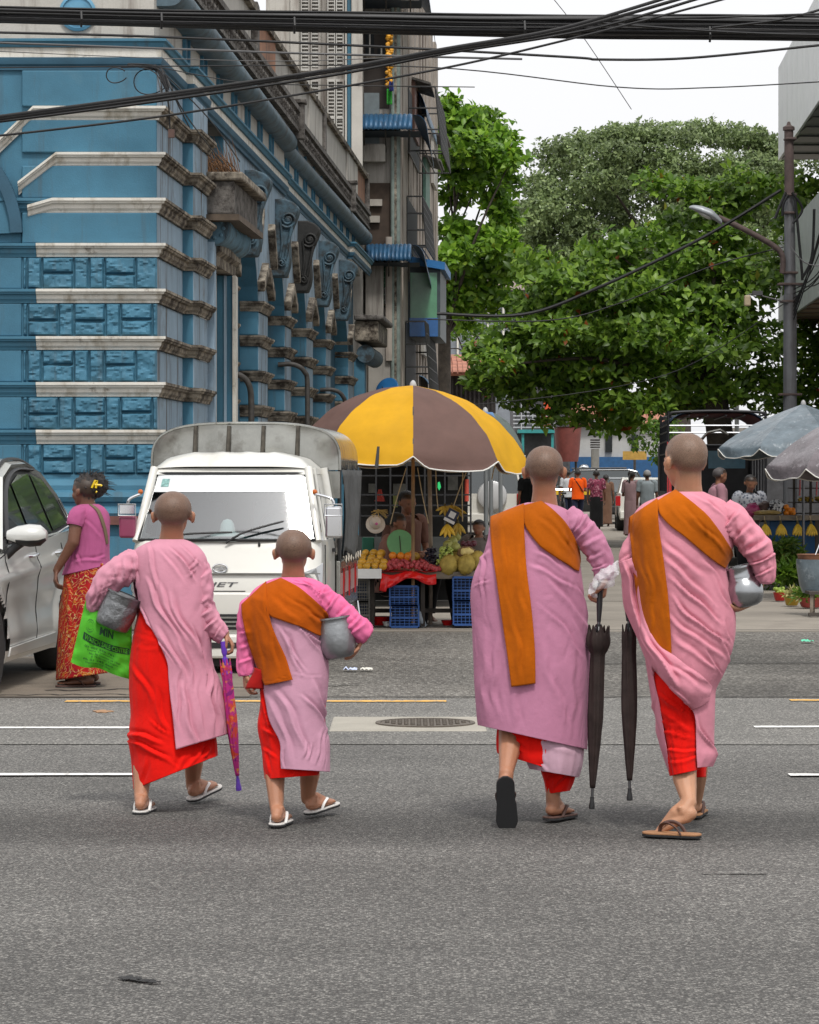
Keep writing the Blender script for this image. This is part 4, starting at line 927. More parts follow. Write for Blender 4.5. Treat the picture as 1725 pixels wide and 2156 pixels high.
# ---------------------------------------------------------------- cables, pole, street lamp
M_CABLE=mat('cable_black',(.013,.013,.014),rough=.5,var=.3,vs=30,spec=.35);M_CABLE_G=mat('cable_grey',(.07,.07,.072),rough=.5)
GB='cables of the thick bundle across the crossing'
def cable(pts,d,r,label,group=None,m=None,n=6,name='cable'):
 """pts: photo pixels at depth d (or (x, y, d))"""
 p=[P(q[0],q[1],q[2]if len(q)>2 else d)for q in pts]
 return tag(MB().tube(spline(p,8),r,6).build(name,m or M_CABLE,smooth=60),label,'cable',group)
for i in range(30):
 t=i/29;row=random.uniform(-1,1)
 y0=17+30*t+random.uniform(-2,2);y1=35+46*t+random.uniform(-2,2);d=20+random.uniform(-.10,.10)
 sag=random.uniform(-1.5,1.5)
 m=M_CABLE_G if i%7==3 else M_CABLE
 cable([(-160,y0-5),(300,y0+6+sag),(700,(y0+y1)/2+sag+1),(1000,y0+(y1-y0)*.66+3+sag),(1250,y0+(y1-y0)*.8+random.uniform(0,5)),(1500,y1-2+sag),(1900,y1+4)],d,random.uniform(.006,.011),'black cable among the thick bundle running across the top of the photo',GB,m)
for x,y0,y1 in((171,24,56),(340,27,60),(620,36,70),(1105,44,80),(1495,56,88)):
 tag(MB().tube([P(x,y0,19.85),P(x+1,(y0+y1)/2,19.82),P(x,y1,19.85)],.008,6).build('cable_tie',M_CABLE),'dark tie wound round the cable bundle, about %s'%{171:'above the blue roundel',340:'above the building corner',620:'in front of the lattice balcony',1105:'in front of the open sky',1495:'near the pale modern building'}[x],'cable tie')
W2=[([(-100,66),(300,76),(800,98),(1200,120),(1265,125),(1450,122),(1725,95)],19,.009,'lone cable sagging just under the main cable bundle'),([(-50,88),(400,104),(700,114),(1100,124)],19.4,.008,'thin cable crossing the upper white wall below the bundle'),([(-60,253),(330,200),(700,146),(940,102),(1180,60),(1420,-10)],18,.012,'uppermost cable of the slanting bunch rising to the right'),([(-60,258),(330,206),(700,150),(940,107),(1190,64),(1450,-8)],18.05,.012,'second cable of the slanting bunch rising to the right'),([(-60,263),(330,213),(700,158),(940,112),(1240,62),(1480,-6)],18.1,.010,'lowest cable of the slanting bunch rising to the right'),([(-60,292),(300,250),(620,200),(950,140),(1200,82),(1420,26),(1560,-12)],18.4,.008,'single cable slanting below the cable bunch'),([(1180,60),(1300,42),(1500,36),(1760,28)],19,.008,'cable leaving the bundle towards the top right corner'),([(1230,45),(1450,62),(1600,70),(1760,74)],19.1,.009,'cable dipping into the bundle near the modern building'),([(1500,58),(1650,40),(1760,10)],19.2,.009,'short cable curving up to the top right corner'),([(0,142),(200,140),(340,139),(900,141),(1300,183),(1500,184),(1760,170)],26,.006,'long thin wire at cornice height across the sky'),([(-20,107),(330,122),(620,128),(930,116)],25,.004,'hair-thin wire over the white cornice band'),([(334,141),(500,172),(620,178),(1000,183)],27,.005,'thin wire running from the corner knot past the balcony'),([(1160,-10),(1230,80),(1330,230)],40,.006,'very thin steep wire in the white sky'),([(920,660),(1100,662),(1250,610),(1480,500),(1645,400)],45,.028,'dark cable hanging in front of the trees up to the grey pole'),([(900,672),(1150,675),(1300,640),(1500,560),(1650,520)],46,.012,'thin wire below the dark cable in front of the trees'),([(860,842),(1000,852),(1400,790),(1650,640)],47,.008,'faint wire crossing low in front of the almond tree'),([(1665,520),(1700,555),(1760,560)],34,.007,'white wire looping from the grey pole to the right edge')]
for p,d,r,lab in W2:cable(p,d,r,lab,m=M_CABLE_G if 'white' in lab else None)
kn=empty('cable_knot',P(335,150,27.3),'tangle of thin wires tied at the corner under the blue cornice','cable knot')
for i in range(12):
 a=[P(270+random.uniform(-20,70),139+random.uniform(-4,4),27.5)for _ in range(2)]+[P(330+random.uniform(-6,14),150+random.uniform(-6,6),27.4)]
 MB().tube(spline(a+[P(338+random.uniform(0,22),200+random.uniform(-20,20),27.3)],6),.006,5).build('wire',M_CABLE,kn)
for cx,cy,rx,ry in((318,172,36,26),(246,158,22,16)):
 MB().tube([P(cx+rx*math.cos(q),cy+ry*math.sin(q)*(1-.2*math.cos(q)),27.5)for q in np.linspace(.4,5.6,24)],.006,5).build('loop',M_CABLE,kn)
for pts in([(350,160,27.4),(375,220,27.6),(400,270,30),(432,338,31)],[(352,165,27.4),(390,240,28),(470,345,31)],[(345,160,27.4),(356,230,27.8),(358,288,27.9)],[(350,158,27.4),(440,250,30),(505,340,32)]):
 MB().tube(spline([P(*q)for q in pts],8),.007,5).build('wire',M_CABLE,kn)
jb=MB();jb.box(P(361,281,27.85),(.06,.05,.08));tag(jb.build('junction_box',mat('box_brown',(.09,.05,.04),rough=.7)),'small brown junction box below the corner wire knot','box')
# grey pole with street lamp
PD=46.0
M_POLE=mat('pole_grey',(.15,.155,.165),rough=.6,metal=.2,var=.2,vs=3,streak=((.06,.05,.05),.5,.75,(5,5,.5)));M_POLE_R=mat('pole_rust',(.085,.06,.055),rough=.85,var=.35,vs=6)
pole=empty('utility_pole',(XZ(1664,PD),PD,0),'tall grey steel utility pole with a rusty upper section and wire brackets','utility pole')
px_=XZ(1664,PD);q=PD/F
MB().tube([(px_,PD,0),(px_,PD,YZ(620,PD))],[15*q,14*q],18).build('shaft',M_POLE,pole,smooth=60)
MB().tube([(px_,PD,YZ(619.5,PD)),(px_-.01,PD,YZ(410,PD))],[12.5*q,11*q],18).build('shaft',M_POLE,pole,smooth=60)
MB().tube([(px_-.01,PD,YZ(409.5,PD)),(px_-.02,PD,YZ(275,PD))],[10.5*q,9.5*q],18).build('shaft',M_POLE_R,pole,smooth=60)
MB().lathe([(12.5*q,0),(12.5*q,.05),(5*q,.08),(3*q,.13),(0,.14)],18,Matrix.Translation((px_-.02,PD,YZ(274,PD)))).build('cap',M_POLE_R,pole,smooth=40)
for y,w in((292,12),(410,13),(448,14),(574,15),(598,26),(634,20),(830,24)):
 MB().bx(px_-w*q,px_+w*q,PD-15*q,PD+15*q,YZ(y+3,PD),YZ(y-2,PD)).build('clamp',M_POLE_R,pole,bevel=.01)
for pts in([(1655,405),(1640,440),(1632,460)],[(1668,405),(1690,440),(1670,470)],[(1660,410),(1650,430),(1648,455)],[(1675,420),(1688,560),(1690,590)],[(1715,440),(1710,540),(1690,585)]):
 MB().tube(spline([P(x,y,PD-.15)for x,y in pts],6),.022,6).build('loose_cable',M_CABLE,pole)
for i in range(9):
 a=P(1672,600+i*9,PD-.1);e=P(1760,560-i*30+random.uniform(-20,60),43);MB().tube(spline([a,a.lerp(e,.5)+V(0,0,-.12),e],6),.010,5).build('wire',M_CABLE,pole)
lamp=empty('street_lamp',P(1650,540,PD),'street lamp with a long grey head reaching left from the utility pole','street lamp')
MB().tube(spline([P(1648,575,PD-.12),P(1648,540,PD-.12),P(1630,518,PD-.12),P(1570,484,PD-.12),P(1512,457,PD-.12)],8),.045,10).build('arm',M_POLE_R,lamp,smooth=60)
A=[P(1520,470,PD-.12),P(1500,455,PD-.12),P(1478,446,PD-.12),P(1460,439,PD-.12),P(1451,437,PD-.12)]
b=MB();vs=[];rad=(.06,.10,.095,.055,.012)
for p,r in zip(spline(A,5),np.interp(np.linspace(0,4,21),range(5),rad)):
 for j in range(14):
  a=2*math.pi*j/14;z=math.sin(a);vs.append(p+V(0,math.cos(a)*r*1.25,z*r*(1.0 if z>0 else.45)))
b.v=[tuple(v)for v in vs]
for i in range(20):
 for j in range(14):b.f.append((i*14+j,i*14+(j+1)%14,(i+1)*14+(j+1)%14,(i+1)*14+j));b.m.append(0)
b.f.append(tuple(range(14)));b.m.append(0);b.build('lamp_head',mat('lamp_grey',(.30,.32,.34),rough=.45,metal=.3),lamp,smooth=60)
MB().ball(P(1484,453,PD-.12),(.13,.09,.035),12,8,M=Matrix.Rotation(R(30),3,'Y')).build('lens',mat('lamp_lens',(.5,.5,.48),rough=.2),lamp,smooth=60)
cam_=empty('camera_box',P(1580,632,PD),'small beige camera box hanging from a bracket left of the pole','camera')
MB().box(P(1574,633,PD-.1),(.10,.12,.17)).build('housing',mat('beige_plastic',(.45,.36,.24),rough=.5),cam_,bevel=.02)
MB().tube([P(1660,637,PD-.1),P(1585,618,PD-.1),P(1574,622,PD-.1)],.014,6).build('bracket',M_CABLE_G,cam_)
MB().box(P(1595,617,PD-.1),(.16,.1,.07)).build('adapter',M_CABLE_G,cam_)
thin=empty('thin_pole',(XZ(1552,63),63,0),'thin pale pole standing among the tree leaves','pole')
MB().tube([(XZ(1552,63),63,0),(XZ(1552,63),63,YZ(560,63))],.05,8).build('shaft',mat('pale_metal',(.5,.52,.54),rough=.5),thin)
# ---------------------------------------------------------------- people
def skin_mat(name,skin,scalp,lips=(.35,.12,.1)):
 m=bpy.data.materials.new(name);m.use_nodes=True;nt=m.node_tree;N=nt.nodes;L=nt.links
 b=N['Principled BSDF'];b.inputs['Roughness'].default_value=.44;b.inputs['Specular IOR Level'].default_value=.42
 b.inputs['Subsurface Weight'].default_value=.08;b.inputs['Subsurface Radius'].default_value=(.012,.005,.003)
 tc=N.new('ShaderNodeTexCoord')
 n=N.new('ShaderNodeTexNoise');n.inputs['Scale'].default_value=14;n.inputs['Detail'].default_value=6;L.new(tc.outputs['Object'],n.inputs['Vector'])
 st=N.new('ShaderNodeTexNoise');st.inputs['Scale'].default_value=420;st.inputs['Detail'].default_value=2;L.new(tc.outputs['Object'],st.inputs['Vector'])
 def mix(f,a,c):
  x=N.new('ShaderNodeMix');x.data_type='RGBA'
  if hasattr(f,'links'):L.new(f,x.inputs[0])
  else:x.inputs[0].default_value=f
  for v,i in((a,6),(c,7)):
   if hasattr(v,'links'):L.new(v,x.inputs[i])
   else:x.inputs[i].default_value=(*v,1)
  return x.outputs[2]
 sk=mix(n.outputs['Fac'],tuple(c*.8 for c in skin),tuple(min(1,c*1.18)for c in skin))
 sc=mix(n.outputs['Fac'],tuple(c*.75 for c in scalp),tuple(c*1.25 for c in scalp))
 sr=N.new('ShaderNodeMapRange');sr.inputs[1].default_value=.4;sr.inputs[2].default_value=.62;L.new(st.outputs['Fac'],sr.inputs[0])
 sc=mix(sr.outputs[0],sc,tuple(c*.45 for c in scalp))
 at=N.new('ShaderNodeAttribute');at.attribute_name='zone';sep=N.new('ShaderNodeSeparateColor');L.new(at.outputs['Color'],sep.inputs[0])
 c=mix(sep.outputs[0],sk,sc);c=mix(sep.outputs[1],c,lips);c=mix(sep.outputs[2],c,(.015,.012,.01))
 L.new(c,b.inputs['Base Color'])
 bp=N.new('ShaderNodeBump');bp.inputs['Distance'].default_value=.0012;L.new(st.outputs['Fac'],bp.inputs['Height']);L.new(bp.outputs[0],b.inputs['Normal'])
 return m
SKIN_NUN=skin_mat('skin_nun',(.38,.175,.10),(.205,.122,.084))
SKIN_NUN2=skin_mat('skin_nun_fair',(.45,.23,.135),(.235,.145,.100))
SKIN_DARK=skin_mat('skin_dark',(.16,.07,.042),(.05,.03,.02))
SKIN_MID=skin_mat('skin_mid',(.26,.12,.07),(.05,.03,.02))
M_HAIR=mat('black_hair',(.012,.010,.009),rough=.55,var=.4,vs=40,bump=.006,bs=130)
class Body:
 """limbs, head, hands and feet gathered as closed shapes, then fused into ONE continuous skin by a voxel remesh"""
 def __init__(s):s.mb=MB();s.marks=[]
 def limb(s,pts,rs,n=10):
  s.mb.tube(pts,rs,n)
  for p,r in zip(pts,rs):s.mb.ball(p,r,n,6)
 def ell(s,c,r,M=None,nu=14,nv=10):s.mb.ball(c,r,nu,nv,M=M)
 def head(s,c,h,f=(0,1,0),u=(0,0,1),w=.74,dep=.90,neck=None,nr=.05,hair_front=.16,ears=1.0):
  f=Vector(f).normalized();u=Vector(u);r=f.cross(u).normalized();u=r.cross(f).normalized()
  B=Matrix((r,f,u)).transposed();c=Vector(c)
  T=lambda x,y,z:c+B@Vector((x*h,y*h,z*h))
  E=lambda x,y,z,a,b_,d,rot=None,nu=16,nv=12:s.ell(T(x,y,z),(a*h,b_*h,d*h),B if rot is None else B@rot,nu,nv)
  E(0,-.055,.125,w/2,dep/2,.375,nu=28,nv=20)
  E(0,-.16,.06,w*.44,dep*.36,.33,nu=20,nv=14)
  E(0,.12,-.13,.285,.30,.33)
  E(0,.20,-.34,.17,.17,.155)
  E(.12,.26,-.14,.14,.14,.14);E(-.12,.26,-.14,.14,.14,.14)
  E(0,.395,-.10,.045,.055,.09);E(0,.425,-.155,.055,.05,.04)
  E(.10,.33,.045,.13,.085,.045);E(-.10,.33,.045,.13,.085,.045)
  E(0,.375,-.255,.085,.045,.022);E(0,.372,-.295,.075,.045,.024)
  for sx in(-1,1):
   rot=Euler((R(6),R(6*sx),R(-34*sx))).to_matrix()
   E(sx*(w/2+.025),-.015,-.065,.03*ears,.085*ears,.135,rot)
   E(sx*(w/2+.05*ears),-.05,-.03,.03,.045,.095,rot)
   E(sx*(w/2-.02),.03,-.06,.06,.07,.09)
   s.marks.append(('eye',T(sx*.145,.40,-.03),.035*h))
  s.marks.append(('lip',T(0,.40,-.275),.085*h))
  s.marks.append(('scalp',c.copy(),h,B.copy(),w,hair_front))
  if neck is not None:
   n0=T(0,-.10,-.16)
   s.limb([n0,n0.lerp(Vector(neck),.5),Vector(neck)],[nr*.97,nr,nr*1.18],14)
  return T
 def hand(s,wrist,d,palm,size=.17,side=1,curl=.5,grip=0.0):
  """wrist point, d: direction towards the knuckles, palm: normal out of the palm, side +1 when the thumb lies to palm x d"""
  d=Vector(d).normalized();p=Vector(palm);p=(p-d*p.dot(d)).normalized();t=p.cross(d)*side
  k=size/.18;w=Vector(wrist)
  for i,(o,ln)in enumerate(((.030,.92),(.010,1.0),(-.011,.95),(-.030,.76))):
   kn=w+d*(.085*k*(.96 if i in(0,3)else 1))+t*(o*k)
   s.limb([w+d*.012*k+t*(o*.55*k),kn],[.0145*k,.0115*k],8)
   a=curl+.08*i;pts=[kn];q=kn
   for sg,(L_,an)in enumerate(((.042*ln,.75),(.027*ln,1.0),(.022*ln,.75))):
    a2=a*an+(curl*1.0*sg);dd=d*math.cos(a2)+p*math.sin(a2)
    q=q+dd*L_*k;pts.append(q)
   s.limb(pts,[.0105*k,.0095*k,.0085*k,.0075*k],8)
  b0=w+d*.02*k+t*.026*k
  b1=b0+(d*.55+t*.6+p*.25).normalized()*.045*k
  b2=b1+(d*.75+t*(.25-grip)+p*(.35+grip)).normalized()*.032*k
  b3=b2+(d*.8+t*(-.1-grip)+p*(.4+grip)).normalized()*.026*k
  s.limb([b0,b1,b2,b3],[.017*k,.0125*k,.0105*k,.009*k],8)
 def foot(s,ankle,heel,fwd,up=(0,0,1),L=.2,side=1):
  """heel: point at the middle of the heel pad's ground contact; side=+1 for a right foot"""
  f=Vector(fwd).normalized();u=Vector(up);u=(u-f*u.dot(f)).normalized();r=f.cross(u)*side
  h=Vector(heel);A=Vector(ankle)
  Q=lambda x,y,z:h+r*(x*L)+f*(y*L)+u*(z*L)
  s.limb([A,Q(0,.10,.22)],[.155*L,.15*L]);s.limb([Q(0,.0,.14),Q(0,.10,.13)],[.125*L,.14*L])
  s.limb([A,Q(-.02,.26,.26),Q(-.03,.50,.16),Q(-.04,.70,.085)],[.14*L,.135*L,.105*L,.07*L])
  s.limb([Q(.04,.1,.11),Q(.09,.45,.10),Q(.10,.66,.07)],[.10*L,.085*L,.065*L])
  s.limb([Q(-.04,.12,.12),Q(-.10,.70,.08)],[.10*L,.075*L])
  s.ell(Q(-.10,.15,.34),(.055*L,)*3);s.ell(Q(.10,.12,.32),(.055*L,)*3)
  for i,(x,y,ln,rr)in enumerate(((-.13,.74,.20,.055),(-.05,.76,.17,.042),(.015,.75,.15,.040),(.075,.72,.13,.037),(.13,.68,.11,.035))):
   s.limb([Q(x,y-.08,.06),Q(x*1.05,y+ln*.5,.075),Q(x*1.07,y+ln,.05)],[rr*L*1.05,rr*L,rr*L*.92],8)
  return Q
 def fuse(s,name,m,parent,voxel=.006,smooth=3):
  tmp=bpy.data.objects.new('tmp',s.mb.mesh('tmp',m));COL.objects.link(tmp)
  r=tmp.modifiers.new('r','REMESH');r.mode='VOXEL';r.voxel_size=voxel;r.use_smooth_shade=True
  if smooth:
   q=tmp.modifiers.new('s','SMOOTH');q.factor=.5;q.iterations=smooth
  dg=bpy.context.evaluated_depsgraph_get()
  me=bpy.data.meshes.new_from_object(tmp.evaluated_get(dg));me.name=name
  old=tmp.data;bpy.data.objects.remove(tmp);bpy.data.meshes.remove(old)
  n=len(me.vertices);co=np.empty(n*3);me.vertices.foreach_get('co',co);co=co.reshape(-1,3)
  z=np.zeros((n,4));z[:,3]=1
  for mk in s.marks:
   if mk[0]=='scalp':
    _,c,h,B,w,hf=mk
    l=(co-np.array(c))@np.array(B)/h
    line=np.where(l[:,1]>.05,hf+.18*(l[:,1]-.05),np.where(l[:,1]>-.12,hf-.30*(.05-l[:,1])/.17-.06,-.27))
    f=np.clip((l[:,2]-line)/np.where(l[:,1]>-.05,.10,.34)+.5,0,1);f=f*f*(3-2*f)
    f*=(np.abs(l[:,0])<w/2+.015)&(np.abs(l).max(1)<.75)
    z[:,0]=np.maximum(z[:,0],f)
   else:
    d=np.linalg.norm(co-np.array(mk[1]),axis=1)
    f=np.clip(1.6-d/mk[2],0,1)
    k=1 if mk[0]=='lip' else 2;z[:,k]=np.maximum(z[:,k],f*(.7 if k==1 else 1))
  a=me.color_attributes.new('zone','FLOAT_COLOR','POINT');a.data.foreach_set('color',z.ravel())
  me.materials.clear();me.materials.append(m)
  me.polygons.foreach_set('use_smooth',[True]*len(me.polygons))
  o=bpy.data.objects.new(name,me);COL.objects.link(o);o.parent=parent
  if parent is not None and parent.name not in LOCAL:o.location=-Vector(parent.location)
  return o
  # ---- cloth: stacked rings in photo pixels at a real depth, with folds
def crom(A,n):
 A=np.array(A,float);k=len(A);out=[]
 for i in range(k-1):
  p0,p1,p2,p3=A[max(i-1,0)],A[i],A[i+1],A[min(i+2,k-1)]
  for j in range(n):
   t=j/n;out.append(.5*((2*p1)+(p2-p0)*t+(2*p0-5*p1+4*p2-p3)*t*t+(3*p1-p0-3*p2+p3)*t**3))
 out.append(A[-1]);return np.array(out)
def crease_disp(px,py,creases):
 d=np.zeros_like(px)
 px,py=px+5*np.sin(py*.031+px*.011+1.3)+2.5*np.sin(py*.083-px*.03),py+4*np.sin(px*.037+2.1)+2*np.sin(px*.09+py*.02)
 rj=random.Random(int(abs(creases[0][0]))+7)if len(creases)else None
 for(x0,y0,x1,y1,w,a)in creases:
  w*=rj.uniform(.65,1.55);a*=rj.uniform(.55,1.35)
  dx,dy=x1-x0,y1-y0;L2=dx*dx+dy*dy;L_=math.sqrt(L2)
  t=((px-x0)*dx+(py-y0)*dy)/L2
  dist=((px-x0)*dy-(py-y0)*dx)/L_
  fall=np.clip(np.minimum(t,1-t)*3.2+.25,0,1);fall[(t<-.08)|(t>1.08)]=0
  ad=np.abs(dist)/(w*.85);d+=1.25*a*fall*(np.exp(-ad**1.25)-.8*np.exp(-((dist-1.35*w)/(.85*w))**2))
 return d
def garment(name,parent,m,d0,rows,conv,fold=.006,kt=3.0,ks=2.0,lean=0.6,creases=(),seed=0.,nseg=120,sub=12,solid=.003,hemwave=.0,offset=0.0):
 """rows: (yl, yr, xl, xr, ry, dc[, xo_left, xo_right, t_end]); conv maps a row's coordinates to photo pixels"""
 rr=[]
 for r in rows:
  yl,yr,xl,xr,ry,dc=r[:6]
  (xl,yl),(xr,yr)=conv(xl,yl),conv(xr,yr)
  xc,rx=(xl+xr)/2,(xr-xl)/2
  if len(r)>6:
   xo=conv(r[6]if len(r)>8 else r[7],0)[0];t0=math.asin(max(-.995,min(.995,(xo-xc)/rx)))
   if len(r)>8 and r[8]is not None:t1=R(r[8])
   else:t1=2*math.pi+math.asin(max(-.995,min(.995,(conv(r[6],0)[0]-xc)/rx)))
  else:t0,t1=-math.pi*.5,math.pi*1.5
  rr.append((yl,yr,xc,rx,ry,dc,t0,t1))
 A=crom(rr,sub);M_=len(A)
 opened=any(len(r)>6 for r in rows)
 u=np.linspace(0,1,nseg+1)
 T=A[:,6:7]+(A[:,7:8]-A[:,6:7])*u[None]
 st,ct=np.sin(T),np.cos(T)
 px=A[:,2:3]+A[:,3:4]*st
 py=A[:,0:1]+(A[:,1:2]-A[:,0:1])*(st+1)/2
 cv=[(conv(c[0],c[1]),conv(c[2],c[3]),c[4]*(conv(1,0)[0]-conv(0,0)[0]),c[5])for c in creases]
 dsp=crease_disp(px,py,[(a[0],a[1],b[0],b[1],w,k)for a,b,w,k in cv])*(ct>-.15)
 ks_=d0/F;fo=np.zeros_like(px)
 H0=(py-py.min())*ks_
 S_=np.linspace(0,1,M_)[:,None]
 for i in range(M_):
  for j in range(nseg+1):
   th=T[i,j];hh=H0[i,j]
   q=nz_(math.cos(th)*kt+seed,math.sin(th)*kt+lean*hh*kt,hh*ks+seed)
   q2=nz_(math.cos(th)*kt*2.3+9+seed,math.sin(th)*kt*2.3-lean*hh*2*kt,hh*ks*1.6)
   fo[i,j]=ridged(q)*.8+q2*.5
 fo*=fold*(.35+.65*np.minimum(1,S_*2.2))
 if hemwave:fo+=hemwave*np.sin(T*7+seed)*np.clip(S_*2-1,0,1)**2
 dr=dsp+fo+offset
 dep=d0+A[:,5:6]-(A[:,4:5]+dr)*ct
 px2=px+st*dr/ks_
 X=(px2-CX)*dep/F;Z=H+(HY-py)*dep/F
 nn=nseg+1
 vs=np.stack([X,dep,Z],-1).reshape(-1,3)
 b=MB();b.v=[tuple(p)for p in vs]
 for i in range(M_-1):
  for j in range(nseg):
   b.f.append((i*nn+j,(i+1)*nn+j,(i+1)*nn+j+1,i*nn+j+1));b.m.append(0)
 o=b.build(name,m,parent,smooth=180)
 if not opened:
  w=o.modifiers.new('weld','WELD');w.merge_threshold=.0012
 s=o.modifiers.new('solid','SOLIDIFY');s.thickness=solid;s.offset=0
 return o
def sleeve(name,parent,m,pts,conv,d0,fold=.006,seed=0.,creases=(),n=40,sub=14,flat=.9,solid=.003,cuff=True):
 """pts: (x, y, ddepth, radius) in conv's pixels"""
 k=conv(1,0)[0]-conv(0,0)[0]
 A=crom([(*conv(x,y),d0+dd,r*k*d0/F)for x,y,dd,r in pts],sub)
 C=[P(a[0],a[1],a[2])for a in A];b=MB();vs=[];prev=None
 L_=0;m_=len(C)
 for i,c in enumerate(C):
  t=(C[min(i+1,m_-1)]-C[max(i-1,0)]).normalized()
  a=V(0,-1,0)if prev is None else prev
  a=(a-t*a.dot(t)).normalized();prev=a;e=t.cross(a)
  if i:L_+=(C[i]-C[i-1]).length
  for j in range(n):
   q=2*math.pi*j/n
   f=fold*(ridged(nz_(math.cos(q)*1.6+seed,math.sin(q)*1.6,L_*16+seed))*.9+nz_(math.cos(q)*3,math.sin(q)*3+seed,L_*34)*.6)
   if cuff and i>m_-5:f*=.4
   r=A[i][3]+f
   vs.append(c+a*(math.cos(q)*r*flat)+e*(math.sin(q)*r))
 vp=np.array([tuple(v)for v in vs])
 if creases:
  px=CX+vp[:,0]/vp[:,1]*F;py=HY-(vp[:,2]-H)/vp[:,1]*F
  d=crease_disp(px,py,[(*conv(c[0],c[1]),*conv(c[2],c[3]),c[4]*k,c[5])for c in creases])
  ce=np.repeat(np.array([tuple(c)for c in C]),n,0);nr=vp-ce;nr/=np.linalg.norm(nr,axis=1)[:,None]
  vp=vp+nr*(d*(nr[:,1]<.2))[:,None]
 b.v=[tuple(p)for p in vp]
 for i in range(m_-1):
  for j in range(n):
   b.f.append((i*n+j,i*n+(j+1)%n,(i+1)*n+(j+1)%n,(i+1)*n+j));b.m.append(0)
 b.f.append(tuple(range(n))[::-1]);b.m.append(0)
 o=b.build(name,m,parent,smooth=180)
 s=o.modifiers.new('solid','SOLIDIFY');s.thickness=solid;s.offset=0
 return o
def bvh_of(objs):
 dg=bpy.context.evaluated_depsgraph_get();vs=[];fs=[]
 for o in objs:
  me=o.data;n=len(vs)
  vs+=[v.co.copy()for v in me.vertices];fs+=[tuple(i+n for i in p.vertices)for p in me.polygons]
 return BVHTree.FromPolygons(vs,fs)
def drape(name,parent,m,pairs,conv,d0,targets,off=.009,na=18,sub=10,fold=.004,seed=0.,bulge=0.0,smooth=4,solid=.004,tail=0,creases=()):
 """a length of cloth laid over what it drapes on: pairs are its two edges; depth is found on the targets' surface"""
 tr=bvh_of(targets);A=crom([(*conv(*a),*conv(*b))for a,b in pairs],sub);n=len(A);eye=V(0,0,H)
 px=np.zeros((n,na+1));py=np.zeros((n,na+1));D=np.full((n,na+1),np.nan)
 for i in range(n):
  for j in range(na+1):
   t=j/na;x=A[i][0]*(1-t)+A[i][2]*t;y=A[i][1]*(1-t)+A[i][3]*t;px[i,j]=x;py[i,j]=y
   dr=(P(x,y,1.0)-eye);hit=tr.ray_cast(eye,dr.normalized())
   if hit[0]is not None and abs(hit[0].y-d0)<.5:D[i,j]=hit[0].y
 if np.isnan(D).all():D[:]=d0
 for _ in range(200):
  q=np.isnan(D)
  if not q.any():break
  E=np.pad(D,1,constant_values=np.nan);S_=np.stack([E[:-2,1:-1],E[2:,1:-1],E[1:-1,:-2],E[1:-1,2:]])
  with np.errstate(all='ignore'):
   import warnings;warnings.simplefilter('ignore');mm=np.nanmean(S_,0)
  D=np.where(q&~np.isnan(mm),mm+.004,D)
 base=D.copy()
 for _ in range(smooth):
  E=np.pad(D,1,mode='edge');D=(E[:-2,1:-1]+E[2:,1:-1]+E[1:-1,:-2]+E[1:-1,2:])/4
  D=np.minimum(D,base+.002)
 for i in range(n):
  for j in range(na+1):
   D[i,j]-=off+fold*(.5+nz_(j/na*3.2+seed,i/n*2.5+seed,seed))+bulge*math.sin(math.pi*j/na)*min(1,i/n*4,(n-i)/n*4+.2)
 if creases:
  k=conv(1,0)[0]-conv(0,0)[0]
  D-=crease_disp(px,py,[(*conv(c[0],c[1]),*conv(c[2],c[3]),c[4]*k,c[5])for c in creases])
 b=MB()
 b.v=[tuple(P(px[i,j],py[i,j],D[i,j]))for i in range(n)for j in range(na+1)];w=na+1
 for i in range(n-1):
  for j in range(na):b.f.append((i*w+j,(i+1)*w+j,(i+1)*w+j+1,i*w+j+1));b.m.append(0)
 if tail:
  k0=len(b.v)
  for r_ in range(1,9):
   a=r_/8*math.pi*.62
   for j in range(w):
    p=V(*b.v[j]);b.v.append(tuple(p+V(0,tail*math.sin(a),-tail*.9*(1-math.cos(a))+.012*math.sin(a))))
  for r_ in range(8):
   for j in range(na):
    q0=(j if r_==0 else k0+(r_-1)*w+j);q1=k0+r_*w+j
    b.f.append((q0,q0+1,q1+1,q1));b.m.append(0)
 o=b.build(name,m,parent,smooth=180)
 s=o.modifiers.new('solid','SOLIDIFY');s.thickness=solid;s.offset=0
 return o
def sandal(parent,Q,L,mtop,msole,mstrap,side,u,thick=.085):
 """a flip-flop under the foot frame Q(x, y, z) in units of L"""
 out=[]
 for y in np.linspace(-.16,1.02,23):
  t=(y+.16)/1.18
  w=.185*(1+.30*t-.10*math.sin(t*math.pi))*(1 if t<.76 else math.sqrt(max(0.04,1-((t-.76)/.25)**2)))*(1 if t>.16 else math.sqrt(max(0.04,1-((.16-t)/.165)**2)))
  out.append((w,y))
 ring=[(-.02*(y>.4)-w,y)for w,y in out]+[(-.01*(y>.4)+w,y)for w,y in out[::-1]]
 up=Vector(u)
 o=MB().prism([Q(x,y,-thick)for x,y in ring],up*(L*thick*.55)).build('sandal',msole,parent,bevel=.002)
 MB().prism([Q(x,y,-thick*.445)for x,y in ring],up*(L*thick*.44)).build('footbed',mtop,o,bevel=.002)
 s=MB()
 for sx in(-1,1):
  pts=[Q(-.07,.70,-.02),Q(-.07+.03*sx,.66,.13),Q(sx*.15,.48,.20),Q(sx*.185,.30,.12),Q(sx*.175,.2,-.02)]
  s.tube(spline(pts,5),.035*L,8,flat=.6)
 s.build('strap',mstrap,o,smooth=60)
 return o
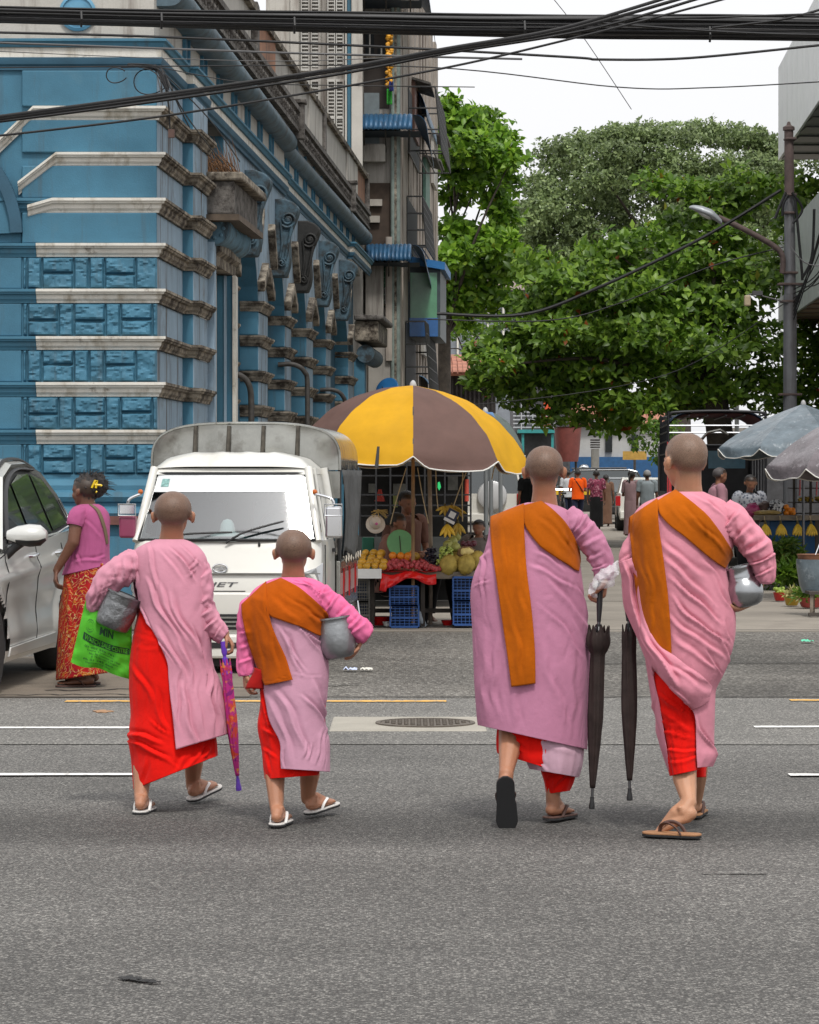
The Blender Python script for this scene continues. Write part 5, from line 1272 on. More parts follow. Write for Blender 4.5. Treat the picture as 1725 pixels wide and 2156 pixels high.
 # ---------------------------------------------------------------- the four nuns
cA=lambda x,y:(940.7+.4547*x,868.3+.4547*y)
cG=lambda x,y:(144.7+.3775*x,1013+.3775*y)
PINK_A=cloth('pink_mauve_cloth',(.53,.225,.345));PINK_A2=cloth('pale_pink_cloth',(.60,.38,.47))
PINK_B=cloth('rose_pink_cloth',(.69,.27,.345));PINK_C=cloth('soft_pink_cloth',(.65,.29,.38))
PINK_D=cloth('dusty_pink_cloth',(.55,.29,.39));PINK_D2=cloth('bright_pink_cloth',(.78,.17,.355))
RED=cloth('red_cloth',(.72,.008,.004),translucent=.0)
ORANGE=cloth('orange_brown_cloth',(.41,.094,.002),var=.2,translucent=.0,wr=.004)
ORANGE2=cloth('rust_orange_cloth',(.39,.074,.002),var=.2,translucent=.0,wr=.004)
M_SOLE_BLK=mat('sandal_black_rubber',(.012,.012,.013),rough=.7,bump=.0012,bs=400)
M_FB_WHITE=mat('footbed_white',(.62,.60,.57),rough=.7);M_STRAP_W=mat('strap_white',(.75,.74,.72),rough=.5)
M_FB_TAN=mat('footbed_tan',(.34,.17,.08),rough=.8,var=.2);M_STRAP_BR=mat('strap_brown',(.07,.03,.022),rough=.6)
M_FB_BR=mat('footbed_brown',(.09,.045,.035),rough=.7)
M_ALU=mat('bowl_metal',(.36,.37,.38),rough=.24,metal=1.0,var=.12,vs=9,bump=.0015,bs=14)
M_ALU_DULL=mat('bowl_metal_dull',(.30,.31,.32),rough=.42,metal=.85,var=.16,vs=20,bump=.002,bs=45)
M_ALU_WRAP=mat('bowl_wrapped',(.21,.215,.22),rough=.30,metal=.7,var=.3,vs=22,bump=.008,bs=34)
def bowl(name,conv,d0,top,bot,r,prof,m,label,dd=0.0,group="nuns' alms bowls",lidm=None):
 a=P(*conv(*bot),d0+dd);b_=P(*conv(*top),d0+dd);ax=(b_-a);L_=ax.length;ax.normalize()
 M=Matrix.Translation(a)@ax.to_track_quat('Z','Y').to_matrix().to_4x4();k=conv(1,0)[0]-conv(0,0)[0];rr=r*k*d0/F
 root=empty(name,a,label,'bowl',group)
 MB().lathe([(q[0]*rr,q[1]*L_)for q in prof],48,M).build('bowl_body',m,root,smooth=50,solid=.003)
 t=MB();qz=prof[-1]
 t.lathe([(qz[0]*rr-.001,qz[1]*L_-.004),(qz[0]*rr+.004,qz[1]*L_-.003),(qz[0]*rr+.004,qz[1]*L_+.004),(qz[0]*rr-.004,qz[1]*L_+.004)],48,M,cap=False)
 t.build('rim',m,root,smooth=40)
 return root
def umbrella(name,tip,neck,top,d0,ddt,ddn,w_flare,w_low,sc,label,mcan,mtip,mhandle,mshaft,hook=None,flower=None,flare=1.0):
 """closed umbrella from ferrule tip up to its runner at neck and handle end at top (photo pixels, depths)"""
 a=P(*tip,d0+ddt);n=P(*neck,d0+ddn);t=P(*top,d0+ddn+(ddn-ddt)*.2)
 ax=n-a;L_=ax.length;ax.normalize()
 M=Matrix.Translation(a)@ax.to_track_quat('Z','Y').to_matrix().to_4x4()
 root=empty(name,a,label,'umbrella');k=sc*d0/F
 b=MB();vs=[];na,nb=64,44;s0=.115
 for j in range(nb+1):
  s=j/nb;z=L_*(s0+(1-s0)*s)
  r=(w_low*k*.5)*(.34+.56*min(1,s*2.2)**.9+.16*math.sin(s*3.1))
  if s>.84:
   q=(s-.84)/.16;r+=(w_flare-w_low)*k*.5*math.sin(min(1,q*1.25)*math.pi*.62)*flare*(1-.35*q)
  for i in range(na):
   th=2*math.pi*i/na
   pl=ridged(math.sin(th*4+s*2.2)*.5+nz_(math.cos(th)*2,math.sin(th)*2,s*3)*.35)
   vs.append(M@Vector((math.cos(th)*r*(1+.17*pl),math.sin(th)*r*(1+.17*pl),z+(.018*math.sin(th*8)if j==nb else 0))))
 b.v=[tuple(v)for v in vs]
 for j in range(nb):
  for i in range(na):b.f.append((j*na+i,j*na+(i+1)%na,(j+1)*na+(i+1)%na,(j+1)*na+i));b.m.append(0)
 b.f.append(tuple(range(na))[::-1]);b.m.append(0)
 b.build('canopy',mcan,root,smooth=180)
 MB().tube([a+ax*.02,a+ax*(L_*.16)],.006,10).build('ferrule',mshaft,root,smooth=60)
 MB().lathe([(.004,-.002),(.012,0),(.013,.012),(.0085,.035),(.0085,.05)],14,M).build('ferrule_cap',mtip,root,smooth=50)
 MB().tube([n-ax*(L_*.12),n+ax*.04],.0075,10).build('shaft',mshaft,root,smooth=60)
 MB().tube([n-ax*.02,n+ax*.02],.013,12).build('runner',mtip,root,smooth=60)
 rb=MB()
 for i in range(8):
  q=2*math.pi*i/8;e=M.to_3x3()@Vector((math.cos(q),math.sin(q),0))
  rb.tube([n+ax*.016+e*.008,n-ax*.05+e*(w_flare*k*.36)],.0022,6)
 rb.build('rib',mshaft,root)
 up=(t-n).normalized();lh=(t-n).length
 MB().tube([n+up*.03,n+up*(lh*.5),t],[.0085,.0125,.0125],12).build('handle',mhandle,root,smooth=60)
 return root
M_UMB=mat('umbrella_dark_brown',(.028,.018,.016),rough=.7,var=.3,vs=18,bump=.001,bs=200,spec=.25)
M_BLACKP=mat('black_plastic',(.014,.014,.015),rough=.4);M_STEEL=mat('dark_steel',(.12,.12,.125),rough=.3,metal=.9)
def nun(label,base,group='nuns walking across the road'):
 return empty('person',base,label,'person',group)
def torso(b,J,neck,chest,hip,k=1.0,sh=None):
 b.limb([J(*neck),J(*chest),J(*hip)],[.055*k,.092*k,.10*k],14)
 for s in sh:b.limb([J(*chest),J(*s)],[.085*k,.05*k],12)
 # ---- tall nun on the left of the right-hand pair
d0=12.15;J=lambda x,y,dd=0:P(*cA(x,y),d0+dd)
nA=nun('nun in a wide mauve pink robe and orange sash, holding plastic and an umbrella',J(400,1890).xy.to_3d())
b=Body()
b.head(J(452,268),.205,f=(.03,1,-.04),w=.77,neck=J(452,440,.02),nr=.05)
torso(b,J,(452,440,.02),(440,600,0),(400,1010,0),1,[(330,500,0),(565,505,0)])
b.limb([J(565,505),J(715,650,-.02),J(738,760,-.03)],[.05,.04,.026])
b.limb([J(330,500),J(230,760,.04),J(300,900,-.0)],[.05,.042,.03])
b.limb([J(370,1010),J(300,1400,.02),J(292,1560,-.10),J(276,1668,-.20)],[.085,.055,.047,.030])
b.limb([J(440,1010),J(500,1420,.05),J(505,1600,.02),J(494,1765,.0)],[.085,.055,.045,.031])
QAl=b.foot(J(276,1672,-.205),J(272,1716,-.255),(0.03,.30,-.96),(.0,.95,.30),.205,-1)
QAr=b.foot(J(492,1770,.0),J(482,1870,-.02),(.50,.86,-.02),(0,0,1),.20,1)
b.hand(J(738,762,-.03),(-.12,-.05,-1),(-1,.1,.1),.165,1,.85,.3)
bA=b.fuse('body',SKIN_NUN,nA,.0055)
sandal(nA,QAl,.205,M_FB_BR,M_SOLE_BLK,M_STRAP_BR,-1,(.0,.95,.30),.07)
sandal(nA,QAr,.20,M_FB_BR,M_SOLE_BLK,M_STRAP_BR,1,(0,0,1))
garment('skirt',nA,RED,d0,[(1380,1400,240,630,.13,0),(1480,1560,238,625,.13,0),(1555,1640,238,612,.13,0),(1578,1690,243,598,.125,0)],cA,.008,seed=3,creases=[(250,1500,350,1560,10,.012),(260,1540,340,1500,8,.010),(430,1640,560,1690,9,.01)])
garment('skirt',nA,RED,d0+.03,[(1560,1600,420,610,.10,0),(1650,1660,440,598,.09,0),(1710,1715,458,580,.075,0),(1768,1752,466,562,.065,0)],cA,.008,seed=5,nseg=60,creases=[(585,1650,500,1750,9,.012),(560,1640,480,1700,8,.008)])
garment('under_robe',nA,PINK_A2,d0,[(1350,1400,335,636,.14,.01),(1480,1520,344,634,.14,.005),(1600,1630,366,624,.14,0),(1650,1690,385,608,.135,0)],cA,.006,seed=8,creases=[(360,1560,470,1660,9,.006),(400,1520,600,1590,10,.005)])
rA=garment('robe',nA,PINK_A,d0,[(418,418,376,468,.058,0),(432,428,330,500,.075,0),(470,455,245,560,.10,0),(520,500,206,588,.118,0),(600,590,190,603,.135,0),(680,670,160,612,.145,0),(760,750,126,622,.155,0),(850,850,112,634,.16,0),(1000,1000,120,652,.165,0),(1150,1150,128,660,.17,0),(1300,1300,136,656,.17,0),(1400,1460,142,651,.17,0),(1448,1562,147,648,.17,0)],cA,.004,kt=1.6,ks=1.2,seed=1,nseg=180,creases=[(150,640,180,900,9,.010),(215,1040,225,1400,13,.008),(170,1000,190,1420,16,.007),(400,640,560,740,8,.007),(390,700,600,830,9,.009),(470,780,640,990,10,.008),(430,900,640,1130,12,.007),(600,800,645,960,8,.009),(560,960,655,1100,9,.006),(430,1050,560,1500,16,.005),(600,1100,560,1520,15,.005),(130,820,215,780,7,.006),(140,700,205,640,6,.007),(450,860,520,870,6,.004),(340,1250,300,1450,14,.004)])
sA=sleeve('sleeve',nA,PINK_A,[(545,480,0,58),(596,526,-.01,66),(647,566,-.02,58),(696,635,-.03,54),(724,710,-.035,44),(728,752,-.035,39),(728,778,-.035,34)],cA,d0,.008,2.2,creases=[(580,560,640,470,7,.012),(600,600,670,500,8,.014),(620,640,720,560,8,.012),(650,680,740,640,8,.010),(670,720,750,700,6,.008),(600,470,560,560,7,.008)])
drape('sash',nA,ORANGE,[((440,411),(356,432)),((490,448),(362,520)),((545,502),(425,612)),((585,565),(500,668)),((611,625),(560,705)),((619,660),(592,728)),((620,690),(612,735))],cA,d0,[rA,sA],.010,fold=.006,seed=1,tail=.1,creases=[(540,560,600,660,5,.010),(400,470,560,640,9,.005),(450,470,610,650,7,.004)])
drape('sash',nA,ORANGE,[((204,484),(358,424)),((202,540),(360,550)),((210,640),(367,680)),((225,740),(377,780)),((245,880),(391,890)),((262,1000),(402,1000)),((280,1120),(410,1120)),((300,1272),(412,1256))],cA,d0,[rA,sA,bA],.016,fold=.006,seed=4,tail=.1,creases=[(240,520,290,900,9,.004),(330,560,360,1000,10,.004),(290,900,350,1240,12,.004)])
umbrella('umbrella',cA(672,1836),cA(704,1003),cA(712,790),d0,-.10,-.07,118,62,.4547,'folded dark brown umbrella hanging from the hand of the mauve-cloaked nun',M_UMB,M_BLACKP,M_BLACKP,M_STEEL)
# the twisted clear bag in the same hand
M_CLEAR=mat('clear_bag_plastic',(.86,.87,.90),rough=.28,var=.03,alpha=.48,spec=.6,bump=.004,bs=60)
b=MB()
pth=[(682,846,-.06,20),(692,812,-.075,26),(715,786,-.085,36),(748,752,-.08,38),(775,728,-.06,26),(792,702,-.04,14)]
A=crom([(*cA(x,y),d0+dd,r*.4547*d0/F)for x,y,dd,r in pth],7)
pts=[P(a[0],a[1],a[2])for a in A]
b.tube(pts,[a[3]for a in A],26)
b.v=[tuple(Vector(v)+Vector((nz_(v[0]*42,v[1]*30,v[2]*42),nz_(v[2]*40,v[0]*40,3),nz_(v[1]*40,v[2]*45,v[0]*40)))*.017)for v in b.v]
tag(b.build('plastic_bag',M_CLEAR,smooth=50),'crumpled clear plastic bag twisted round the umbrella hand of the mauve-cloaked nun','plastic bag')
# ---- nun at the right with the shiny bowl
d0=11.85;J=lambda x,y,dd=0:P(*cA(x,y),d0+dd)
nB=nun('rose pink nun with shaved head turned left and a shiny bowl under her arm',J(1100,1960).xy.to_3d())
b=Body()
b.head(J(1104,222),.225,f=(-.50,.86,-.05),w=.74,dep=.84,neck=J(1118,405,.02),nr=.055)
torso(b,J,(1118,400,.02),(1110,600,0),(1090,1000,0),1.0,[(960,480,0),(1290,490,0)])
b.limb([J(1290,490),J(1445,650,0),J(1440,800,.0),J(1400,868,.03)],[.05,.041,.028,.024])
b.limb([J(960,480),J(880,640,.05),J(835,735,.06)],[.05,.04,.026])
b.limb([J(1050,1000),J(1090,1400,.02),J(1098,1560,-.03),J(1103,1700,-.09),J(1122,1800,-.17)],[.085,.06,.056,.049,.032])
b.limb([J(1140,1000),J(1170,1400,.12),J(1162,1680,.32),J(1150,1795,.40)],[.085,.055,.042,.032])
QBl=b.foot(J(1122,1808,-.175),J(1146,1890,-.205),(-.86,.26,-.42),(-.40,.1,.9),.215,-1)
QBr=b.foot(J(1150,1795,.40),J(1140,1858,.39),(.25,.97,0),(0,0,1),.20,1)
b.hand(J(1420,880,.0),(-.75,-.3,-.35),(0,.2,1),.15,-1,.35)
b.hand(J(835,735,.06),(-.1,.1,-.9),(1,.2,0),.15,-1,.9,.3)
bB=b.fuse('body',SKIN_NUN2,nB,.0055)
# left slipper lies flat on the road while the heel lifts
d_s=gz(cA(0,1978)[1]);hp=P(*cA(1142,1952),d_s+.03);hp.z=.020
fd=V(-.93,.36,0).normalized();rs=V(fd.y,-fd.x,0)
Qs=lambda x,y,z:hp+rs*(-x*.205)+fd*(y*.205)+V(0,0,z*.205)
sandal(nB,Qs,.205,M_FB_TAN,M_SOLE_BLK,M_STRAP_BR,-1,(0,0,1))
sandal(nB,QBr,.20,M_FB_TAN,M_SOLE_BLK,M_STRAP_BR,1,(0,0,1))
garment('skirt',nB,RED,d0,[(1150,1150,935,1290,.14,0),(1280,1280,955,1225,.132,0),(1400,1400,978,1205,.12,0),(1530,1530,1008,1185,.115,-.008),(1600,1600,1022,1170,.115,-.02),(1684,1655,1040,1164,.112,-.035)],cA,.006,seed=13,creases=[(975,1300,1130,1400,9,.010),(990,1360,1145,1470,10,.010),(1005,1470,1150,1500,9,.009),(1015,1560,1155,1560,8,.008),(1025,1620,1160,1590,7,.006),(985,1420,1100,1440,7,.007)])
garment('skirt',nB,RED,d0+.20,[(1560,1560,1100,1205,.07,0),(1690,1690,1140,1197,.045,0)],cA,.003,nseg=40,seed=2)
rB=garment('robe',nB,PINK_B,d0,[(368,368,1040,1188,.060,0,1010,1010),(392,384,985,1222,.08,0,950,950),(430,415,905,1290,.10,0,920,920),(500,480,860,1330,.122,0,910,910),(600,600,866,1330,.135,0,910,910),(720,720,876,1302,.145,0,915,915),(850,850,888,1325,.15,0,925,925),(950,950,903,1338,.155,0,935,935),(1050,1050,915,1332,.155,0,945,945),(1150,1150,925,1305,.152,0,950,952),(1210,1210,934,1280,.148,0,958,985),(1280,1280,945,1244,.14,0,970,1040),(1340,1340,955,1238,.136,0,984,1100),(1400,1400,965,1237,.13,0,994,1146),(1530,1530,990,1234,.122,0,1016,1155),(1585,1590,1005,1246,.12,0,1026,1157),(1655,1640,1030,1228,.115,0,1041,1161)],cA,.004,kt=1.6,ks=1.2,seed=11,nseg=180,creases=[(1010,600,1180,780,9,.011),(1000,660,1240,900,9,.012),(1030,760,1270,980,9,.012),(1040,850,1290,1080,10,.012),(1040,940,1270,1150,9,.010),(1060,1030,1230,1200,8,.010),(1170,690,1310,860,8,.010),(1210,760,1320,920,7,.008),(1240,1000,1300,1180,8,.008),(1180,1080,1260,1230,8,.007),(1290,960,1310,1080,6,.005),(1110,380,1220,430,6,.006),(1150,370,1260,470,6,.008),(1190,400,1300,500,6,.008),(1160,1400,1215,1560,8,.008),(1170,1450,1235,1600,7,.008),(940,1280,1000,1540,6,.006)])
sB1=sleeve('sleeve',nB,PINK_B,[(1270,455,0,58),(1321,499,-.01,72),(1380,556,-.03,65),(1437,627,-.04,63),(1464,690,-.045,51),(1475,745,-.045,41),(1473,790,-.04,29)],cA,d0,.009,14.,creases=[(1300,560,1360,460,8,.012),(1330,600,1420,520,8,.014),(1370,660,1480,590,8,.014),(1400,700,1510,650,7,.012),(1430,750,1510,720,6,.010),(1350,630,1440,560,6,.008),(1300,480,1330,600,7,.010)])
sB2=sleeve('sleeve',nB,PINK_B,[(930,560,.02,60),(880,620,.02,55),(846,690,.02,44),(840,760,.02,28)],cA,d0,.007,16.,creases=[(810,700,870,660,6,.01),(820,740,880,700,6,.01)])
drape('robe_tail',nB,PINK_B,[((802,694),(872,668)),((810,760),(884,760)),((820,890),(900,880)),((848,965),(918,955)),((884,1045),(948,1025)),((922,1142),(990,1085)),((962,1226),(1052,1125)),((1030,1305),(1112,1172)),((1110,1372),(1172,1212)),((1166,1368),(1206,1243)),((1213,1338),(1229,1270))],cA,d0,[rB,sB2],.014,na=24,fold=.012,seed=12,bulge=.035,smooth=10,creases=[(830,700,860,950,8,.014),(860,930,960,1160,8,.014),(930,1050,1060,1260,9,.016),(960,1200,1130,1350,8,.014),(1000,1150,1200,1300,9,.014),(1080,1180,1220,1260,6,.010)])
drape('sash',nB,ORANGE,[((1062,358),(975,412)),((1110,393),(988,470)),((1160,433),(1035,525)),((1210,478),(1095,570)),((1262,545),(1152,618)),((1302,605),(1212,668)),((1322,640),(1262,705)),((1327,662),(1290,722))],cA,d0,[rB,sB1],.011,fold=.006,seed=6,tail=.1,creases=[(1090,420,1280,640,9,.005),(1150,480,1300,680,8,.005),(1040,430,1150,560,8,.004)])
drape('sash',nB,ORANGE,[((850,486),(977,400)),((849,560),(983,520)),((857,640),(998,630)),((868,760),(1013,740)),((882,860),(1026,850)),((897,940),(1033,930)),((915,1010),(1038,1010)),((935,1060),(1041,1070)),((955,1105),(1042,1118))],cA,d0,[rB,sB2],.016,fold=.006,seed=7,tail=.1,creases=[(880,600,930,950,9,.006),(960,600,1010,1000,9,.006),(920,640,960,1060,8,.005),(910,480,870,600,8,.004)])
bowl('alms_bowl',cA,d0,(1352,716),(1396,898),88,[(0,0),(.55,.0),(.80,.06),(.97,.22),(1.0,.40),(.94,.56),(.80,.66),(.74,.70),(.72,.74),(.73,.78),(.71,.80),(.70,.98),(.74,1.0)],M_ALU,'shiny round metal alms bowl with a neck under the arm of the rightmost nun',-.02)
umbrella('umbrella',cA(848,1797),cA(845,1000),cA(822,752),d0,.06,.08,76,62,.4547,'folded dark brown umbrella hanging beside the rightmost nun, partly under her robe',M_UMB,M_BLACKP,M_BLACKP,M_STEEL,flare=.6)
# ---- taller girl on the left, with wrapped bowl and green bag
d0=12.6;J=lambda x,y,dd=0:P(*cG(x,y),d0+dd)
nC=nun('young nun without a sash, pink robe open over red skirt, carrying a green bag',J(560,1830).xy.to_3d())
b=Body()
b.head(J(583,186),.203,f=(.05,1,-.02),w=.80,neck=J(572,350,.02),nr=.050)
torso(b,J,(572,350,.02),(565,520,0),(560,850,0),.86,[(420,450,0),(705,450,0)])
b.limb([J(705,450),J(735,690,.0),J(868,850,-.02)],[.042,.036,.024])
b.limb([J(420,450),J(205,580,.0),J(150,690,.02)],[.042,.036,.026])
b.limb([J(510,850),J(440,1300,.0),J(412,1600,-.055),J(403,1770,-.13)],[.075,.055,.043,.030])
b.limb([J(610,850),J(690,1300,.10),J(697,1580,.22),J(690,1700,.26)],[.075,.055,.043,.029])
QCl=b.foot(J(403,1772,-.13),J(398,1838,-.17),(.10,.99,.0),(0,0,1),.185,-1)
QCr=b.foot(J(690,1704,.26),J(694,1762,.23),(.55,.80,.22),(-.1,-.2,.97),.185,1)
b.hand(J(872,850,-.02),(.55,-.1,-.8),(-.8,0,-.5),.13,1,.8,.3)
b.hand(J(165,700,.02),(.6,.1,-.7),(.2,-.3,.9),.13,-1,.5)
bC=b.fuse('body',SKIN_NUN,nC,.0055)
sandal(nC,QCl,.185,M_FB_WHITE,M_SOLE_BLK,M_STRAP_W,-1,(0,0,1));sandal(nC,QCr,.185,M_FB_WHITE,M_SOLE_BLK,M_STRAP_W,1,(-.1,-.2,.97))
garment('skirt',nC,RED,d0,[(640,640,398,760,.095,0),(720,720,392,770,.105,0),(850,850,366,770,.115,0),(1000,1000,346,770,.12,0),(1150,1150,344,780,.125,0),(1300,1300,351,795,.13,0),(1430,1430,338,818,.145,-.01),(1560,1500,356,826,.155,-.02),(1720,1532,366,827,.16,-.03)],cG,.005,seed=21,nseg=150,creases=[(375,860,520,900,7,.006),(365,920,500,950,6,.005),(350,1030,480,1250,12,.008),(345,1400,520,1470,9,.014),(345,1440,560,1560,10,.014),(400,1480,600,1600,9,.010),(480,1180,560,1400,11,.010),(590,1620,640,1520,10,.014),(640,1600,720,1510,10,.014),(420,1560,400,1690,10,.008),(470,1350,560,1420,8,.010),(740,1540,760,1480,8,.010)])
rC=garment('robe',nC,PINK_C,d0,[(326,326,486,640,.05,0,490,490),(345,340,440,680,.07,0,450,450),(385,375,372,730,.095,0,392,392),(450,440,356,768,.112,0,375,375),(560,560,362,776,.122,0,378,378,275),(690,690,382,785,.128,0,396,396,268),(770,770,380,790,.132,0,430,0,260),(870,870,372,795,.135,0,488,0,255),(1000,1000,362,800,.138,0,546,0,250),(1100,1090,358,832,.14,0,557,0,250),(1210,1180,352,866,.15,-.006,566,0,250),(1350,1260,346,878,.16,-.014,581,0,250),(1572,1412,352,882,.172,-.026,599,0,250)],cG,.004,kt=1.6,ks=1.2,seed=22,nseg=170,creases=[(440,345,480,640,9,.007),(500,400,640,560,9,.007),(560,380,700,540,8,.010),(620,360,720,470,7,.008),(480,560,660,900,12,.010),(420,560,600,860,11,.009),(560,640,720,960,12,.009),(410,720,560,1010,7,.008),(500,830,640,1100,11,.010),(600,850,700,1150,12,.010),(690,800,770,1150,10,.009),(640,1130,700,1480,12,.012),(790,1050,800,1420,10,.014),(720,1100,760,1450,12,.008),(830,1150,850,1420,9,.008),(600,1050,620,1400,9,.007),(660,480,700,420,7,.014),(660,520,690,470,6,.012),(368,400,366,640,5,.007)])
sC1=sleeve('sleeve',nC,PINK_C,[(680,430,0,44),(712,490,-.01,66),(730,600,-.02,70),(738,700,-.02,70),(785,785,-.025,60),(845,850,-.03,45),(868,868,-.03,36)],cG,d0,.009,23.,creases=[(660,480,740,420,7,.012),(670,560,780,500,8,.010),(670,720,790,640,8,.014),(700,780,800,720,8,.012),(740,840,830,770,7,.012),(790,880,860,810,6,.010),(690,600,720,720,8,.008),(665,420,700,560,8,.012)])
sC2=sleeve('sleeve',nC,PINK_C,[(400,440,0,60),(370,460,-.01,76),(300,495,-.02,76),(218,560,-.02,70),(158,640,-.015,49),(142,690,.0,38),(150,724,.01,24)],cG,d0,.009,25.,creases=[(340,560,380,400,8,.010),(260,600,320,430,8,.010),(190,640,260,480,8,.012),(150,690,200,560,7,.012),(300,590,350,500,7,.009),(120,690,160,600,6,.008)])
bowl('alms_bowl',cG,d0,(312,634),(236,818),101,[(0,0),(.80,0),(.93,.05),(1.0,.25),(1.03,.5),(1.02,.72),(.99,.76),(1.03,.80),(1.0,.97),(1.03,1.0)],M_ALU_WRAP,'dented dark grey alms bowl wrapped in plastic, tilted under the arm of the taller girl',-.03)
# green bag
M_BAG=mat('green_bag',(.10,.52,.025),rough=.75,var=.12,vs=8,translucent=.3,bump=.002,bs=60);M_BAGINK=mat('bag_ink',(.012,.06,.02),rough=.8)
BA=[(100,640),(352,790)];BB=[(12,1010),(352,1104)]
def bagp(u,v,side=-1):
 x=(BA[0][0]*(1-u)+BA[1][0]*u)*(1-v)+(BB[0][0]*(1-u)+BB[1][0]*u)*v
 y=(BA[0][1]*(1-u)+BA[1][1]*u)*(1-v)+(BB[0][1]*(1-u)+BB[1][1]*u)*v-16*math.sin(math.pi*u)*v*0
 y+=(14*math.sin(u*9)+10*nz_(u*4,2,5))*v*v*.6
 bu=.045*math.sin(math.pi*min(1,max(0,u)))**.6*math.sin(math.pi*min(1,.12+v*.86))**.7
 w=.016*nz_(u*5,v*4,1.3)+.018*ridged(nz_(u*2.6+v*2.2,v*1.2-u,7))+.006*ridged(nz_(u*7-v*5,v*6,2))
 return P(*cG(x,y),d0+.03+(side*(bu)-(w if side<0 else-w)))
bag=empty('carrier_bag',bagp(.5,1),'bright green cloth carrier bag with black lettering hanging below the wrapped bowl','bag')
MB().grid(lambda u,v:bagp(u,v,-1),26,24).grid(lambda u,v:bagp(1-u,v,1),26,24).build('bag_body',M_BAG,bag,smooth=180)
def text_mesh(txt,size=1.0,ext=0.0,bold=0.0,shear=0.0,res=3):
 c=bpy.data.curves.new('t','FONT');c.body=txt;c.size=size;c.extrude=ext;c.offset=bold;c.shear=shear;c.resolution_u=res;c.align_x='LEFT'
 o=bpy.data.objects.new('t',c);COL.objects.link(o)
 me=bpy.data.meshes.new_from_object(o.evaluated_get(bpy.context.evaluated_depsgraph_get()))
 bpy.data.objects.remove(o);bpy.data.curves.remove(c)
 vs=np.array([v.co[:]for v in me.vertices]);fs=[tuple(p.vertices)for p in me.polygons];bpy.data.meshes.remove(me)
 return vs,fs
def bag_text(txt,u0,v0,w,hgt,slope=0.0,part='printing',bold=.02,m=None):
 vs,fs=text_mesh(txt,bold=bold);x0,x1=vs[:,0].min(),vs[:,0].max();y0,y1=vs[:,1].min(),vs[:,1].max()
 out=[bagp(u0+(x-x0)/(x1-x0)*w,v0+slope*(x-x0)/(x1-x0)-(y-y0)/(y1-y0)*hgt,-1)+V(0,-.0025,0)for x,y,z in vs]
 return MB().add(out,fs).build(part,m or M_BAGINK,bag)
bq=MB();bq.grid(lambda u,v:bagp(.10+.86*u,.50+.105*v+.06*math.sin(u*3.1)-.03*u,-1)+V(0,-.0018,0),20,3);bq.build('printed_band',M_BAGINK,bag)
vs,fs=text_mesh('WATCH SALE CENTRE',bold=.025);x0,x1=vs[:,0].min(),vs[:,0].max();y0,y1=vs[:,1].min(),vs[:,1].max();o_=[]
for x,y,z in vs:
 u=(x-x0)/(x1-x0);k=(y-y0)/(y1-y0);u2=.035+.92*u;o_.append(bagp(.10+.86*u2,.50+.105*(.86-.72*k)+.06*math.sin(u2*3.1)-.03*u2,-1)+V(0,-.0032,0))
MB().add(o_,fs).build('lettering',M_BAG,bag)
bag_text('MIN',.38,.46,.26,.13,-.02,'lettering',.035)
for i,(t_,u0,w_)in enumerate((('09 402 556 781',.16,.52),('Latha Township',.22,.46),('No 78 Corner of 19th',.26,.54),('& 79 Street Yangon',.30,.46),('Ph 01 245 660',.18,.50),('Open every day',.22,.42))):
 bag_text(t_,u0,.70+.047*i,w_,.030,.02,'printing',.004)
bq=MB()
for r_ in(.055,.085):
 for i in range(18):
  a0=2*math.pi*i/18;a1=2*math.pi*(i+.7)/18
  q=[bagp(.19+r_*math.cos(a)*.9,.38+r_*math.sin(a)*k,-1)+V(0,-.0022,0)for a,k in((a0,1),(a1,1),(a1,1.16),(a0,1.16))]
  bq.quad(*q)
bq.build('emblem',M_BAGINK,bag)
M_UMB2=bpy.data.materials.new('umbrella_flowered');M_UMB2.use_nodes=True
def patterned(m,base,cols,scale,rough=.8,dist=1.2,wave=False):
 nt=m.node_tree;N=nt.nodes;L=nt.links;b=N['Principled BSDF'];b.inputs['Roughness'].default_value=rough;b.inputs['Specular IOR Level'].default_value=.2
 tc=N.new('ShaderNodeTexCoord');c=None
 for i,(col,sc,lo,hi,kind)in enumerate(cols):
  if kind=='n':
   t=N.new('ShaderNodeTexNoise');t.inputs['Scale'].default_value=sc*scale;t.inputs['Detail'].default_value=3;t.inputs['Distortion'].default_value=dist;o=t.outputs['Fac']
  elif kind=='v':
   t=N.new('ShaderNodeTexVoronoi');t.inputs['Scale'].default_value=sc*scale;o=t.outputs['Distance']
  else:
   t=N.new('ShaderNodeTexWave');t.wave_type='RINGS';t.inputs['Scale'].default_value=sc*scale;t.inputs['Distortion'].default_value=9;t.inputs['Detail'].default_value=2;t.inputs['Detail Scale'].default_value=1.6;o=t.outputs['Fac']
  mp=N.new('ShaderNodeMapping');mp.inputs['Location'].default_value=(i*3.3,i*1.7,i*5.1);L.new(tc.outputs['Object'],mp.inputs[0]);L.new(mp.outputs[0],t.inputs['Vector'])
  r=N.new('ShaderNodeMapRange');r.inputs[1].default_value=lo;r.inputs[2].default_value=hi;L.new(o,r.inputs[0])
  x=N.new('ShaderNodeMix');x.data_type='RGBA';L.new(r.outputs[0],x.inputs[0])
  if c is None:x.inputs[6].default_value=(*base,1)
  else:L.new(c,x.inputs[6])
  x.inputs[7].default_value=(*col,1);c=x.outputs[2]
 L.new(c,b.inputs['Base Color']);return m
patterned(M_UMB2,(.42,.03,.20),[((.55,.06,.03),1,.5,.58,'n'),((.62,.22,.05),2.0,.56,.62,'n'),((.20,.02,.16),1.6,.55,.65,'n')],14)
M_PURPLE=mat('purple_plastic',(.14,.05,.48),rough=.35)
